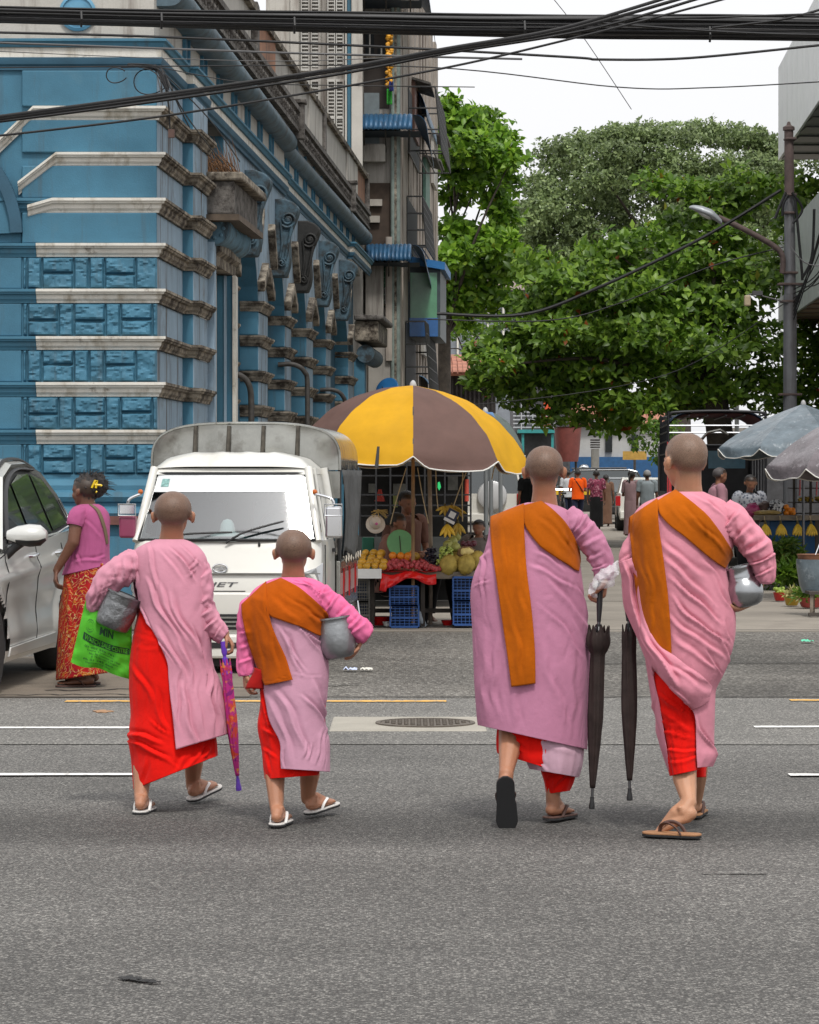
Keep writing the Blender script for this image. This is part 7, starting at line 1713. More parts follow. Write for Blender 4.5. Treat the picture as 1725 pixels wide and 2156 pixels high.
# mirror
b=MB();vs=[];n_=16;secs=[(-.02,.03,.05),(.05,.062,.085),(.14,.078,.10),(.22,.070,.09),(.265,.030,.045)]
for dx,rz_,ry_ in secs:
 for j in range(n_):
  q=2*math.pi*j/n_;vs.append((dx,.50+ry_*math.cos(q),1.115+rz_*math.sin(q)+(.012 if math.sin(q)>0 else 0)))
b.v=vs
for i in range(4):
 for j in range(n_):b.f.append((i*n_+j,i*n_+(j+1)%n_,(i+1)*n_+(j+1)%n_,(i+1)*n_+j));b.m.append(1 if vs[i*n_+j][2]<1.095 else 0)
b.f.append(tuple(range(n_)));b.m.append(0);b.f.append(tuple(4*n_+j for j in range(n_)));b.m.append(0)
mo=b.build('mirror',[SILVER,BLK],car,smooth=60)
MB().tube([(-.06,.50,.95),(.02,.50,1.02),(.07,.50,1.07)],[.035,.03,.04],8).build('mirror_foot',BLK,mo,smooth=60)
MB().prism([(-.02,-.80,.70),(.0,-.55,.84),(-.01,-.50,.74),(-.04,-.85,.62)],(-.2,0,0)).build('headlight',LENS,car,bevel=.01)
# ---- generic far cars: lofted sections along the length
def far_car(label,x,d,rz,L_,Wc,Hc,paint,secs,belt,wins,wheels=(.18,.8),lamps=REDL,name='car',cat='car'):
 """secs: (t along length, z bottom, z belt); wins: roof line (t, z)"""
 c=empty(name,(x,d,0),label,cat,rz=rz,local=True);b=MB();hw=Wc/2;vs=[];n=0
 for t,z0,z1 in secs:
  tp=1-.10*(abs(2*t-1))**6
  ring=[(-hw*.94*tp,z0),(-hw*tp,z0+.15),(-hw*tp,(z0+z1)/2+.05),(-hw*.95*tp,z1),(hw*.95*tp,z1),(hw*tp,(z0+z1)/2+.05),(hw*tp,z0+.15),(hw*.94*tp,z0)]
  vs+=[(p,t*L_,q)for p,q in ring]
 k_=8;m_=len(secs);b.add(vs,[(i*k_+j,i*k_+(j+1)%k_,(i+1)*k_+(j+1)%k_,(i+1)*k_+j)for i in range(m_-1)for j in range(k_)]+[tuple(range(k_)),tuple((m_-1)*k_+j for j in range(k_))[::-1]])
 b.build('body',paint,c,smooth=35,bevel=.02)
 r=MB();g=MB();vs=[]
 for t,z in wins:
  zb_=belt;f=(z-zb_)/(Hc-zb_)
  vs+=[(-hw*(.93-.16*f),t*L_,z),(hw*(.93-.16*f),t*L_,z)]
 n=len(wins);g.add(vs,[tuple(2*i for i in range(n)),tuple(2*i+1 for i in range(n))[::-1]]+[(2*i,2*i+1,2*i+3,2*i+2)for i in(0,n-2)]);g.build('window',GLASS,c)
 r.add([(x_*(1.015 if True else 1),y,z+.012)for x_,y,z in vs],[(2*i,2*i+1,2*i+3,2*i+2)for i in range(1,n-2)]);r.build('roof',paint,c,solid=.02)
 for i in range(n-1):
  for sx in(0,1):MB().tube([Vector(vs[2*i+sx])*1.0,Vector(vs[2*i+2+sx])],.028,6).build('pillar',paint,c)
 for t in wheels:
  for sx in(-1,1):wheel(c,sx*(hw-.1),t*L_,.32,.2,sx)
 for sx in(-1,1):
  MB().bx(sx*hw*.93-.10,sx*hw*.93+.03,-.03,.06,belt-.28,belt-.02).build('tail_lamp',lamps,c,bevel=.01)
 MB().bx(-hw*.9,hw*.9,-.06,.1,.32,.52).build('bumper',BLK if paint is not CARW else paint,c,bevel=.02)
 return c
suv=far_car('white off-road car with a covered spare wheel on its back door, behind the fruit stall',XZ(1026,70),70,-.03,4.0,1.75,1.76,CARW,[(0,.32,.98),(.1,.28,1.05),(.5,.26,1.05),(.72,.28,1.0),(.97,.32,.85),(1,.4,.75)],1.02,[(.01,1.0),(.06,1.66),(.12,1.75),(.55,1.74),(.70,1.05)])
MB().lathe([(0,.17),(.26,.17),(.34,.13),(.36,.06),(.36,0)],30,Matrix.Translation((.12,-.02,.95))@Matrix.Rotation(R(90),4,'X')).build('spare_wheel_cover',mat('cover_silver',(.52,.53,.54),rough=.4,var=.05),suv,smooth=40)
MB().bx(.78,.90,-.05,.05,.75,1.25).build('tail_lamp',REDL,suv,bevel=.01)
M_TAXI=mat('taxi_black',(.012,.014,.016),rough=.25,coat=.7);M_TAXIY=mat('taxi_yellow',(.62,.40,.03),rough=.35)
tax=far_car('black and yellow taxi estate crossing at the far end of the street',XZ(1370,96),96,R(90)-.05,4.6,1.75,1.66,M_TAXI,[(0,.35,.92),(.05,.25,.98),(.5,.24,.98),(.75,.24,.95),(.98,.3,.72),(1,.4,.65)],.96,[(.03,.97),(.10,1.55),(.16,1.62),(.55,1.60),(.72,.96)])
for sx in(-1,1):MB().bx(sx*.885-.012,sx*.885+.012,.2,4.3,.80,.96).build('yellow_band',M_TAXIY,tax)
MB().ball((0,2.2,1.70),(.10,.18,.10),10,6).build('roof_sign',CHROME,tax,smooth=60)
for sx in(-.5,.5):MB().tube([(sx,.8,1.68),(sx,2.6,1.66)],.03,6).build('roof_rail',BLK,tax)
sed=far_car('white saloon car parked with its tail towards the crossing behind the strolling couple',XZ(1366,75),75,-.0537,4.2,1.62,1.38,CARW,[(0,.35,.92),(.04,.28,.98),(.25,.26,.98),(.7,.26,.95),(.97,.32,.72),(1,.4,.62)],.93,[(.10,.96),(.26,1.32),(.32,1.37),(.55,1.36),(.74,.94)])
dk=far_car('dark saloon car half hidden beside the white one down the street',XZ(1330,86),86,-.0537,4.2,1.62,1.36,mat('car_dark_green',(.02,.035,.035),rough=.25,coat=.7),[(0,.35,.92),(.04,.28,.98),(.25,.26,.98),(.7,.26,.95),(.97,.32,.72),(1,.4,.62)],.93,[(.10,.96),(.26,1.32),(.32,1.37),(.55,1.36),(.74,.94)])
# ---- open-sided passenger truck on the right
SD=46.0
st=empty('passenger_truck',(XZ(1510,SD),SD,0),'open-backed passenger truck with a railed dark roof parked on the right side of the street','truck',rz=-.0537,local=True)
k=SD/F;SX=lambda x:(x-1510)*k;SZ=lambda y:H+(HY-y)*k
M_FRAME=mat('rail_black',(.025,.025,.028),rough=.45,metal=.4);M_RROOF=mat('roof_lining_maroon',(.14,.045,.05),rough=.7,var=.2);M_STB=mat('truck_body_dark',(.03,.03,.033),rough=.5,var=.3)
xl_,xr_,zt_,L_=SX(1408),SX(1612),SZ(868),3.6
for y in(0,L_):
 b=MB().tube(spline([(xl_,y,.8),(xl_,y,zt_-.12),(xl_+.03,y,zt_-.04),(xl_+.12,y,zt_),((xl_+xr_)/2,y,zt_+.02),(xr_-.12,y,zt_),(xr_-.03,y,zt_-.04),(xr_,y,zt_-.12),(xr_,y,.8)],5),.022,8)
 b.build('end_hoop',M_FRAME,st,smooth=60)
b=MB();b.grid(lambda u,v:Vector((xl_+(xr_-xl_)*u,L_*v,zt_+.02-.18*abs(2*u-1)**6)),20,6);b.build('roof',mat('roof_navy',(.03,.05,.09),rough=.5),st,smooth=60,solid=.02)
b=MB();b.grid(lambda u,v:Vector((xl_+.03+(xr_-xl_-.06)*u,.02+(L_-.04)*v,zt_-.02-.16*abs(2*u-1)**6)),20,6);b.build('roof_lining',M_RROOF,st,smooth=60)
for i in range(6):MB().tube([(xl_+.04+(xr_-xl_-.08)*i/5,0,zt_-.05),(xl_+.04+(xr_-xl_-.08)*i/5,L_,zt_-.05)],.014,6).build('roof_bar',M_FRAME,st)
for z in(SZ(893),SZ(908),SZ(928),SZ(955)):
 for sx in(xl_,xr_):MB().tube([(sx,0,z),(sx,L_,z)],.016,6).build('side_rail',M_FRAME,st)
for z in(SZ(896),SZ(911)):MB().tube([(xl_,0,z),(xr_,0,z)],.014,6).build('cross_rail',mat('rail_steel',(.30,.31,.33),rough=.4,metal=.6),st)
for y in(.7,1.4,2.1,2.8):
 for sx in(xl_,xr_):MB().tube([(sx,y,.8),(sx,y,zt_-.1)],.016,6).build('side_post',M_FRAME,st)
MB().bx(xl_,xr_,0,L_,.62,.70).build('bed_floor',M_STB,st)
for sx in(xl_,xr_):MB().bx(sx-.02,sx+.02,0,L_,.70,1.18).build('side_board',M_STB,st,bevel=.008)
for sx in(-1,1):MB().bx((xl_+.04)if sx<0 else xr_-.36,(xl_+.36)if sx<0 else xr_-.04,.1,L_-.1,.92,.98).build('bench',mat('bench_red',(.22,.03,.03),rough=.5),st)
b=MB();b.bx(xl_,xr_,L_+.03,L_+1.7,.5,SZ(930));b.build('cab',M_STB,st,bevel=.06)
MB().bx((xl_+xr_)/2+.04,xr_-.10,L_+.0,L_+.025,SZ(985),SZ(945)).build('cab_window',mat('window_blue',(.12,.34,.48),rough=.2),st)
MB().bx(xl_-.02,xl_+.05,-.02,.03,.5,SZ(930)).build('corner_strip',REDL,st)
for y in(.8,L_+1.0):
 for sx in(-1,1):wheel(st,(xl_+.12)if sx<0 else xr_-.12,y,.34,.2,sx)
MB().tube([(SX(1475),-.1,SZ(928)),(SX(1490),-.12,SZ(911)),(SX(1515),-.12,SZ(905)),(SX(1532),-.1,SZ(915))],.06,8,flat=.4).build('mud_flap_roll',SHEET,st,smooth=60)
# motorbike beside the pavement on the left of the walkers, and a bicycle wheel shape
bike=empty('bicycle',(XZ(1190,84),84,0),'bicycle leaning by the turquoise posts behind the man in orange','bicycle')
for dy in(0,1.0):
 MB().tube([(XZ(1190,84)-.02,84+dy+.32*math.cos(q),.34+.32*math.sin(q))for q in np.linspace(0,2*math.pi,26)],.025,6,caps=False).build('wheel',TYRE,bike)
fr=MB();xb=XZ(1190,84)-.02
for a,c in(((84,.34),(84.35,.85)),((84.35,.85),(84.85,.82)),((84.85,.82),(85.0,.34)),((84.35,.85),(84.5,.34)),((84.5,.34),(84.85,.82)),((84,.34),(84.5,.34)),((84.85,.82),(84.8,1.0))):fr.tube([(xb,*a),(xb,*c)],.02,6)
fr.build('frame',M_FRAME,bike);MB().box((xb,84.32,.92),(.14,.26,.06)).build('saddle',BLK,bike,bevel=.02)
MB().tube([(xb-.25,84.8,1.02),(xb+.25,84.8,1.02)],.016,6).build('handlebar',CHROME,bike)
# ---------------------------------------------------------------- fruit stall under the yellow and brown umbrella
cS=lambda x,y:(723.6+.2014*x,904.5+.2014*y)
cR=lambda x,y:(1483.4+.2349*x,832.1+.2349*y)
SD_=27.7
def s3(x,y,dd=0.):return P(*cS(x,y),SD_+dd)
YEL=mat('umbrella_yellow',(.72,.38,.004),rough=.75,var=.08,vs=4,bump=.004,bs=9,translucent=.25,fine=.06,fs=400);BRN=mat('umbrella_brown',(.135,.075,.062),rough=.8,var=.1,vs=4,bump=.004,bs=9,translucent=.15,fine=.06,fs=400)
PIPING=mat('piping_white',(.75,.74,.70),rough=.7);BAMB=mat('bamboo',(.34,.20,.09),rough=.6,var=.3,vs=9,streak=((.12,.07,.03),.5,.7,(9,9,.6)))
def parasol(label,apex,rad,z_rim,mats,a0=-90,npan=8,val=.10,prof=None,pole_m=None,pole_to=0.,name='market_umbrella',cover=None,tilt=0.,nseg=14):
 root=empty(name,(apex.x,apex.y,0),label,'umbrella');h=apex.z-z_rim
 prof=prof or[(0,0),(.28,.06),(.55,.24),(.80,.52),(.93,.78),(1.0,1.0)]
 pr=np.array(prof)
 def surf(ang,t,sag=0.0):
  r=np.interp(t,np.linspace(0,1,len(pr)),pr[:,0]);dz=np.interp(t,np.linspace(0,1,len(pr)),pr[:,1])
  k=math.cos(math.pi/npan)/math.cos(((ang%(2*math.pi/npan))-math.pi/npan));rr=rad*r*(1-(1-k)*.85)if True else rad*r
  return Vector((apex.x+math.cos(ang+R(a0))*rr,apex.y+math.sin(ang+R(a0))*rr,apex.z-h*dz-sag*t+tilt*math.cos(ang+R(a0))*rr))
 for i in range(npan):
  A0,A1=2*math.pi*i/npan,2*math.pi*(i+1)/npan;b=MB()
  def f(u,v):
   a=A0+(A1-A0)*u*.9999+1e-5
   if v<=.86:q=surf(a,v/.86);fl=0
   else:q=surf(a,1.0);fl=(v-.86)/.14
   w=math.sin(math.pi*u)
   drop=val*fl*(.25+.75*min(1,w*2.2));wr=.012*nz_(math.cos(a)*4,math.sin(a)*4,v*5)*min(1,v*3)+.012*math.sin(v*17+u*4+i)*w*v*v
   return q+V(math.cos(a+R(a0))*(.015*fl+wr),math.sin(a+R(a0))*(.015*fl+wr),-drop-.035*w*v*v+wr)
  b.grid(f,nseg,22);p=b.build('panel',mats[i%len(mats)],root,smooth=60)
  e=MB();e.tube([f(u,1.0)for u in np.linspace(0,1,18)],.0065,5);e.build('piping',PIPING,p)
  MB().tube([surf(A0,t)+V(0,0,-.012)for t in np.linspace(.05,1,10)],.006,5).build('rib',M_STEEL,root)
  MB().tube([surf(A0,.55)+V(0,0,-.015),V(apex.x,apex.y,apex.z-h*.95)],.004,4).build('strut',M_STEEL,root)
 pm=pole_m or BAMB
 n=7
 MB().tube([V(apex.x,apex.y,apex.z+.03-(apex.z-pole_to)*i/n)for i in range(n+1)],[.016+.0015*(i%2)for i in range(n+1)],12).build('pole',pm,root,smooth=60)
 MB().lathe([(.03,-.02),(.035,.0),(.025,.03),(.012,.045),(0,.05)],14,Matrix.Translation(apex)).build('finial',mat('finial_grey',(.4,.4,.4)),root,smooth=50)
 return root,surf
apx=P(870,811,SD_)
par,psurf=parasol('large yellow and brown striped market umbrella over the fruit stall behind the truck',apx,1.10,1.45+(1000-957)*SD_/F,[BRN,YEL],a0=-90,tilt=-.06,prof=[(0,0),(.25,.06),(.5,.2),(.72,.42),(.88,.68),(1.0,1.0)])
# black strip hanging on the yellow panel
q=MB();q.tube([P(797,940,SD_-.99),P(793,985,SD_-1.03)],[.012,.018],6,flat=.3);tag(q.build('ribbon',BLK),'black ribbon dangling over the front yellow panel of the big umbrella','ribbon')
parasol('dark grey-green umbrella with a blue cap behind the yellow and brown one',P(1022,866,33.5),.48,1.45+(1000-955)*33.5/F,[mat('umbrella_slate',(.10,.125,.115),rough=.75,var=.15,translucent=.1),mat('umbrella_slate',(.1,.12,.11))],a0=-70,pole_m=M_STEEL)
ub=MB();ub.prism([P(1012,866,33.4),P(1038,868,33.4),P(1055,905,33.2),P(1040,905,33.2),P(1020,880,33.2)],(0,.3,0));tag(ub.build('tarpaulin',mat('tarp_blue',(.06,.16,.34),rough=.5,var=.2)),'blue tarpaulin scrap lying over the dark grey-green umbrella','tarpaulin')
# table
WOOD=mat('grey_wood',(.20,.165,.125),rough=.85,var=.3,vs=5,streak=((.06,.05,.04),.48,.7,(3,9,9)),bump=.003,bs=60);DWOOD=mat('dark_wood',(.05,.042,.035),rough=.85,var=.4,vs=6)
tz=s3(0,1495).z
tbl=empty('stall_table',(s3(700,0).x,SD_+.35,0),'low grey wooden stall table carrying the fruit under the striped umbrella','table')
for i in range(5):MB().bx(s3(130,0).x,s3(1500,0).x,SD_+.02+i*.17,SD_+.18+i*.17,tz-.04+.003*(i%2),tz+.003*(i%2)).build('plank',WOOD,tbl,bevel=.004)
MB().bx(s3(130,0).x,s3(1500,0).x,SD_-.012,SD_+.016,tz-.06,tz+.008).build('edge_board',WOOD,tbl,bevel=.004)
for x in(300,830,1480):
 for dd in(.06,.8):MB().bx(s3(x-22,0).x,s3(x+22,0).x,SD_+dd,SD_+dd+.05,0,tz-.045).build('leg',DWOOD,tbl)
MB().bx(s3(300,0).x,s3(1480,0).x,SD_+.3,SD_+.34,.12,.16).build('cross_bar',DWOOD,tbl)
# crates
def crate(label,x0,x1,y0,y1,m,dd=-.05,dep=.36,nx=6,nz=7,group=None):
 A=s3(x0,y1,dd);B_=s3(x1,y0,dd);root=empty('crate',((A.x+B_.x)/2,SD_+dd,max(0,A.z)),label,'crate',group)
 X0,X1,Z0,Z1=A.x,B_.x,max(.0,A.z),B_.z
 def side(name,P0,U_,nu):
  b=MB()
  wd=(X1-X0)
  for i in range(nu+1):
   t=i/nu;w=.014 if i in(0,nu)else.006
   c=P0+U_*t;b.box(c+V(0,0,(Z1-Z0)/2),(w,w if abs(U_.x)<1e-6 else.01,Z1-Z0))
  for j in range(nz+1):
   z=(Z1-Z0)*j/nz;w=.02 if j in(0,nz,nz//2)else.006
   b.box(P0+U_*.5+V(0,0,z),(abs(U_.x)+.012,abs(U_.y)+.012,w))
  return b.build(name,m,root)
 side('front',V(X0,SD_+dd,Z0),V(X1-X0,0,0),nx);side('side',V(X0,SD_+dd,Z0),V(0,dep,0),6);side('side',V(X1,SD_+dd,Z0),V(0,dep,0),6)
 MB().bx(X0+.01,X1-.01,SD_+dd+dep,SD_+dd+dep+.01,Z0,Z1).build('back',m,root);MB().bx(X0+.01,X1-.01,SD_+dd+.02,SD_+dd+dep,Z0,Z0+.01).build('bottom',m,root)
 MB().bx(X0+.02,X1-.02,SD_+dd+.05,SD_+dd+.06,Z0+.02,Z1-.02).build('lining',mat('crate_dark',(.01,.02,.05),rough=.8),root)
 return root
BLUEC=mat('crate_blue',(.018,.075,.26),rough=.5,var=.15,vs=6);GREYC=mat('crate_grey',(.09,.085,.075),rough=.7,var=.3)
crate('blue plastic crate standing on the road below the red fruit cloth',490,786,1840,2062,BLUEC,group='blue crates under the table');crate('blue plastic crate on top of another, its rim under the red cloth',484,780,1640,1838,BLUEC,group='blue crates under the table')
crate('blue plastic crate on the road under the durian end of the table',1150,1400,1790,2040,BLUEC,group='blue crates under the table');crate('blue plastic crate stacked high under the durian end of the table',1146,1400,1545,1788,BLUEC,group='blue crates under the table')
crate('grey grid crate on the road beside the truck wheel',118,268,1800,2050,GREYC,group='grey grid crates');crate('grey grid crate stacked under the white mango tray',118,268,1570,1798,GREYC,group='grey grid crates')
# white trays, red cloth
tr=MB();A=s3(128,1552);B_=s3(398,1452);zt_=A.z
tro=empty('tray',((A.x+B_.x)/2,SD_-.05,A.z),'white foam tray holding mangoes at the left end of the stall','tray');M_FOAM=mat('foam_white',(.72,.72,.70),rough=.8,var=.06)
MB().bx(A.x,B_.x,SD_-.12,SD_+.40,A.z,A.z+.02).build('base',M_FOAM,tro);
for x in(A.x,B_.x-.02):MB().bx(x,x+.02,SD_-.12,SD_+.40,A.z+.021,B_.z).build('side',M_FOAM,tro)
MB().bx(A.x+.021,B_.x-.021,SD_-.12,SD_-.10,A.z+.021,B_.z).build('front',M_FOAM,tro)
REDP=mat('red_plastic_sheet',(.66,.012,.014),rough=.28,var=.12,vs=10,bump=.006,bs=30,translucent=.1)
b=MB()
def clothf(u,v):
 x0=400+(970-400)*u;y=1500+20*math.sin(u*9)+(120-40*u+26*math.sin(u*7+1)+(40 if u<.12 else 0))*v;fold=.02*math.sin(u*30+v*3)*v+.03*nz_(u*6,v*3,2)*v
 return s3(x0-(26*(1-u)*v),y,-.06-.05*math.sin(v*2)-fold)
b.grid(clothf,60,14);b.grid(lambda u,v:V(s3(400+570*u,0).x,SD_-.06+.42*v,tz+.012+.015*nz_(u*8,v*5,1)),20,8);tag(b.build('plastic_sheet',REDP,smooth=50,solid=.002),'shiny red plastic sheet under the small red fruit, hanging over the table edge','plastic sheet')
# fruit
def fruit_mesh(name,r,m,nu=10,nv=7,fn=None):return MB().ball((0,0,0),r,nu,nv,fn=fn).mesh(name,m,180)
def scatter(name,me,pts,label,cat,group,rs=(.9,1.1)):
 for p in pts:
  o=bpy.data.objects.new(name,me);COL.objects.link(o);o.location=p;s=random.uniform(*rs);o.scale=(s,s,s)
  o.rotation_euler=(random.uniform(-.5,.5),random.uniform(-.5,.5),random.uniform(0,6));tag(o,label,cat,group)
def heap(x0,x1,ybase,ytop,dd0,dd1,r,layers,taper=.5):
 """heaped positions: layers step up and back"""
 out=[]
 for L_ in range(layers):
  t=L_/max(1,layers-1);n=max(2,int((s3(x1,0).x-s3(x0,0).x)*(1-taper*t)/(2*r*.93)));xm=(s3(x0,0).x+s3(x1,0).x)/2;hw=(s3(x1,0).x-s3(x0,0).x)/2*(1-taper*t)-r
  z=s3(0,ybase).z+(s3(0,ytop).z-s3(0,ybase).z)*t
  for i in range(n):out.append(V(xm-hw+2*hw*(i+.5*(L_%2)*.6)/max(1,n-1)+random.uniform(-.006,.006),SD_+dd0+(dd1-dd0)*t+random.uniform(-.015,.015),z+random.uniform(-.006,.006)))
 return out
M_MANGO=mat('mango_skin',(.62,.33,.03),rough=.4,var=.25,vs=9);M_ORNG=mat('orange_skin',(.72,.22,.012),rough=.45,var=.15,vs=20,bump=.001,bs=220);M_LYCH=mat('red_fruit_skin',(.40,.055,.065),rough=.55,var=.4,vs=22,bump=.002,bs=160)
M_DUR=mat('durian_skin',(.38,.28,.06),rough=.8,var=.25,vs=12);M_GRB=mat('black_grape',(.018,.015,.03),rough=.35,var=.3);M_GRG=mat('green_grape',(.45,.55,.12),rough=.3,var=.2,translucent=.2);M_POM=mat('pomelo_skin',(.38,.38,.10),rough=.5,var=.2,vs=8)
scatter('mango',fruit_mesh('mango',(.046,.040,.038),M_MANGO),heap(125,450,1430,1300,-.08,.22,.036,4,.28),'ripe yellow mango heaped in the white tray on the stall','mango','yellow mangoes heaped on the stall')
scatter('orange',fruit_mesh('orange',.044,M_ORNG),heap(470,720,1330,1270,.10,.26,.038,2,.3)+heap(540,720,1275,1275,.2,.2,.038,1),'round orange between the mangoes and the red fruit','orange','oranges heaped on the stall')
pts=[]
for i in range(250):
 u=random.random();x=425+600*u;hgt=(1-abs(2*((x-425)/620)-.75)**1.6)*.9;dd=random.uniform(-.05,.26);top=max(0,hgt)*.135*(1-abs((dd-.13)/.22)**2)
 pts.append(V(s3(x,0).x,SD_+dd,tz+.035+random.random()**.5*max(0,top)))
scatter('red_fruit',fruit_mesh('red_fruit',(.021,.021,.024),M_LYCH,8,6),pts,'small dull red fruit in the heap on the red plastic sheet','fruit','small red fruit heaped on the red sheet')
scatter('papaya',fruit_mesh('papaya',(.055,.04,.04),mat('papaya_skin',(.42,.24,.03),rough=.45,var=.5,vs=9)),[s3(756,1325,.12)],'green and yellow papaya beside the umbrella pole','papaya',None)
def spiky(d):return 1+.10*abs(math.sin(d.x*17))*abs(math.sin(d.y*17+1))*abs(math.sin(d.z*15+.5))*2
dme=fruit_mesh('durian',(.078,.078,.092),M_DUR,40,28,spiky)
for x,y,dd,lab in((1100,1420,.02,'brownish green durian at the front edge beside the red fruit'),(1195,1420,.10,'dark brown durian half hidden between two others'),(1285,1410,.0,'large spiky durian in the middle of the front row'),(1400,1370,.05,'greenish durian at the right end behind the nun in mauve'),(1180,1350,.22,'durian in the back row below the pomelos')):
 scatter('durian',dme,[s3(x,y,dd)],lab,'durian','durians on the stall')
cut=empty('cut_durian',s3(1285,1290,.1),'opened durian showing its pale yellow flesh on top of the others','durian')
MB().ball(s3(1285,1290,.1),(.085,.06,.06),30,18,fn=spiky).build('husk',mat('husk_brown',(.20,.12,.06),rough=.85,var=.3),cut,smooth=60);MB().ball(s3(1290,1278,.052),(.066,.03,.04),16,10,fn=lambda d:1+.1*math.sin(d.x*7)).build('flesh',mat('durian_flesh',(.72,.58,.22),rough=.6,var=.15,vs=20),cut,smooth=60)
def bunch(label,x,y,dd,m,n,r,w,h):
 root=empty('grape_bunch',s3(x,y,dd),label,'grapes');c=s3(x,y,dd);me=fruit_mesh('grape',r,m,8,6)
 for i in range(n):
  q=random.random()*6.28;t=random.random();k=(1-.45*t)
  o=inst(me,'grape',root);o.location=V(math.cos(q)*w*k*random.random()**.4,math.sin(q)*w*.8*k*random.random()**.4,h*(t-.45))
 MB().tube([c+V(0,0,h*.4),c+V(.01,0,h*.75)],.005,5).build('stem',BARK,root)
bunch('bunch of black grapes behind the red fruit',918,1335,.16,M_GRB,110,.012,.085,.15);bunch('bunch of pale green grapes in front of the pomelos',1075,1335,.10,M_GRG,130,.0135,.10,.17)
scatter('pomelo',fruit_mesh('pomelo',.048,M_POM,16,12),[s3(1095,1210,.2),s3(1175,1230,.18),s3(1140,1170,.24),s3(1180,1120,.28)],'pale green pomelo stacked below the hanging bananas','pomelo','pomelos on the stall')
scatter('purple_fruit',fruit_mesh('purple_fruit',.03,mat('plum_skin',(.10,.02,.035),rough=.4)),[s3(1250+k_*28,1190+12*(k_%2),.2)for k_ in range(5)],'dark purple round fruit behind the opened durian','fruit','dark purple fruit on the stall')
# bananas: a curved, five-sided finger
M_BAN=mat('banana_skin',(.66,.42,.035),rough=.5,var=.2,vs=14,stain=((.12,.07,.02),.62,.78,30));M_BAN2=mat('banana_dull',(.40,.27,.04),rough=.6,var=.35,vs=12);M_BSTEM=mat('banana_stem',(.10,.08,.03),rough=.9)
def banana_hand(label,c,n,ln,spread,m,group=None,cat='bananas',face=-1,rows=2):
 root=empty('banana_hand',c,label,cat,group)
 for rw in range(rows):
  for i in range(n):
   a=(i-(n-1)/2)/max(1,(n-1)/2)*spread;k=.9+.1*rw
   dirv=V(math.sin(a),-.28-.22*rw,-math.cos(a)*.95).normalized();cur=V(-math.sin(a)*.35,-.5,.0)
   p=[c+dirv*ln*t*k+cur*ln*.32*(t*(1-t))+V(0,-.012*rw,0)for t in np.linspace(.04,1,8)]
   MB().tube(p,[ln*.045,ln*.085,ln*.118,ln*.13,ln*.132,ln*.12,ln*.085,ln*.03],7).build('banana',m,root,smooth=50)
 MB().tube([c+V(0,0,ln*.22),c+V(0,-.01,-ln*.05)],[ln*.05,ln*.13],8).build('stalk',M_BSTEM,root,smooth=60)
 return root
banana_hand('hand of ripe bananas hanging above the pomelos on the stall',s3(1085,985,.1),4,.15,.55,M_BAN,None);banana_hand('dull brownish banana bunch hanging right of the ripe one',s3(1195,975,.16),4,.14,.6,M_BAN2,None)
for i,(x,y)in enumerate(((1060,800),(1130,790),(1190,830))):banana_hand(('dried-looking yellow banana bunch at the left of the hanging card','topmost brownish banana bunch hung under the umbrella','brownish banana bunch tied right above the dark card')[i],s3(x,y,.1+.05*i),5,.11,1.1,M_BAN2,'banana bunches hung under the striped umbrella')
# hanging card, hat, fan, strings, second pole
cd=MB();cM=Matrix.Translation(s3(1130,905,.02))@Euler((R(8),R(27),0)).to_matrix().to_4x4()
cdo=empty('hanging_card',s3(1130,905,.02),'dark blue card with a white lower strip hung among the bananas','card')
def cbox(x0,x1,z0,z1,y0,y1):return MB().add([cM@Vector(p)for p in((x0,y0,z0),(x1,y0,z0),(x1,y1,z0),(x0,y1,z0),(x0,y0,z1),(x1,y0,z1),(x1,y1,z1),(x0,y1,z1))],[(3,2,1,0),(4,5,6,7),(0,1,5,4),(1,2,6,5),(2,3,7,6),(3,0,4,7)])
cbox(-.055,.055,-.035,.065,-.003,.003).build('card',mat('card_navy',(.03,.035,.07),rough=.35),cdo);cbox(-.055,.055,-.065,-.0352,-.003,.003).build('strip',mat('card_white',(.7,.7,.7)),cdo);cbox(-.03,.03,-.015,.045,-.0045,-.0032).build('label',mat('card_white',(.7,.7,.7)),cdo)
hat=empty('hanging_hat',s3(345,935,.0),'pale sun hat with a pink flower hung on straw at the left of the stall','hat')
MB().lathe([(.055,0),(.06,.01),(.055,.06),(.04,.095),(0,.105)],18,Matrix.Translation(s3(335,985,.02))@Euler((R(70),R(15),0)).to_matrix().to_4x4()).build('crown',mat('hat_cream',(.60,.53,.45),rough=.8),hat,smooth=50)
MB().lathe([(.055,0),(.085,-.006),(.09,-.012)],20,Matrix.Translation(s3(335,985,.02))@Euler((R(70),R(15),0)).to_matrix().to_4x4()).build('brim',mat('hat_cream',(.60,.53,.45)),hat,smooth=50,solid=.004)
MB().ball(s3(345,985,-.09),.014,8,6).build('flower',mat('flower_pink',(.55,.12,.30)),hat)
b=MB()
for i in range(26):b.tube([s3(375+random.uniform(-30,30),845,0),s3(375+random.uniform(-90,110),860+random.uniform(-30,70),random.uniform(-.03,.03))],.004,4)
b.build('straw',mat('straw',(.42,.29,.10),var=.3),hat)
fan=empty('hand_fan',s3(590,1180,.1),'round green hand fan standing among the oranges in front of the vendors','fan')
MB().lathe([(0,.004),(.124,.004),(.127,0),(.124,-.004),(0,-.004)],36,Matrix.Translation(s3(590,1183,.12))@Euler((R(86),0,R(8))).to_matrix().to_4x4()).build('leaf',mat('fan_green',(.13,.34,.14),rough=.6,var=.12),fan,smooth=40)
MB().tube([s3(586,1110,.105),s3(598,1265,.10),s3(606,1310,.1)],.004,6).build('rib',DWOOD,fan)
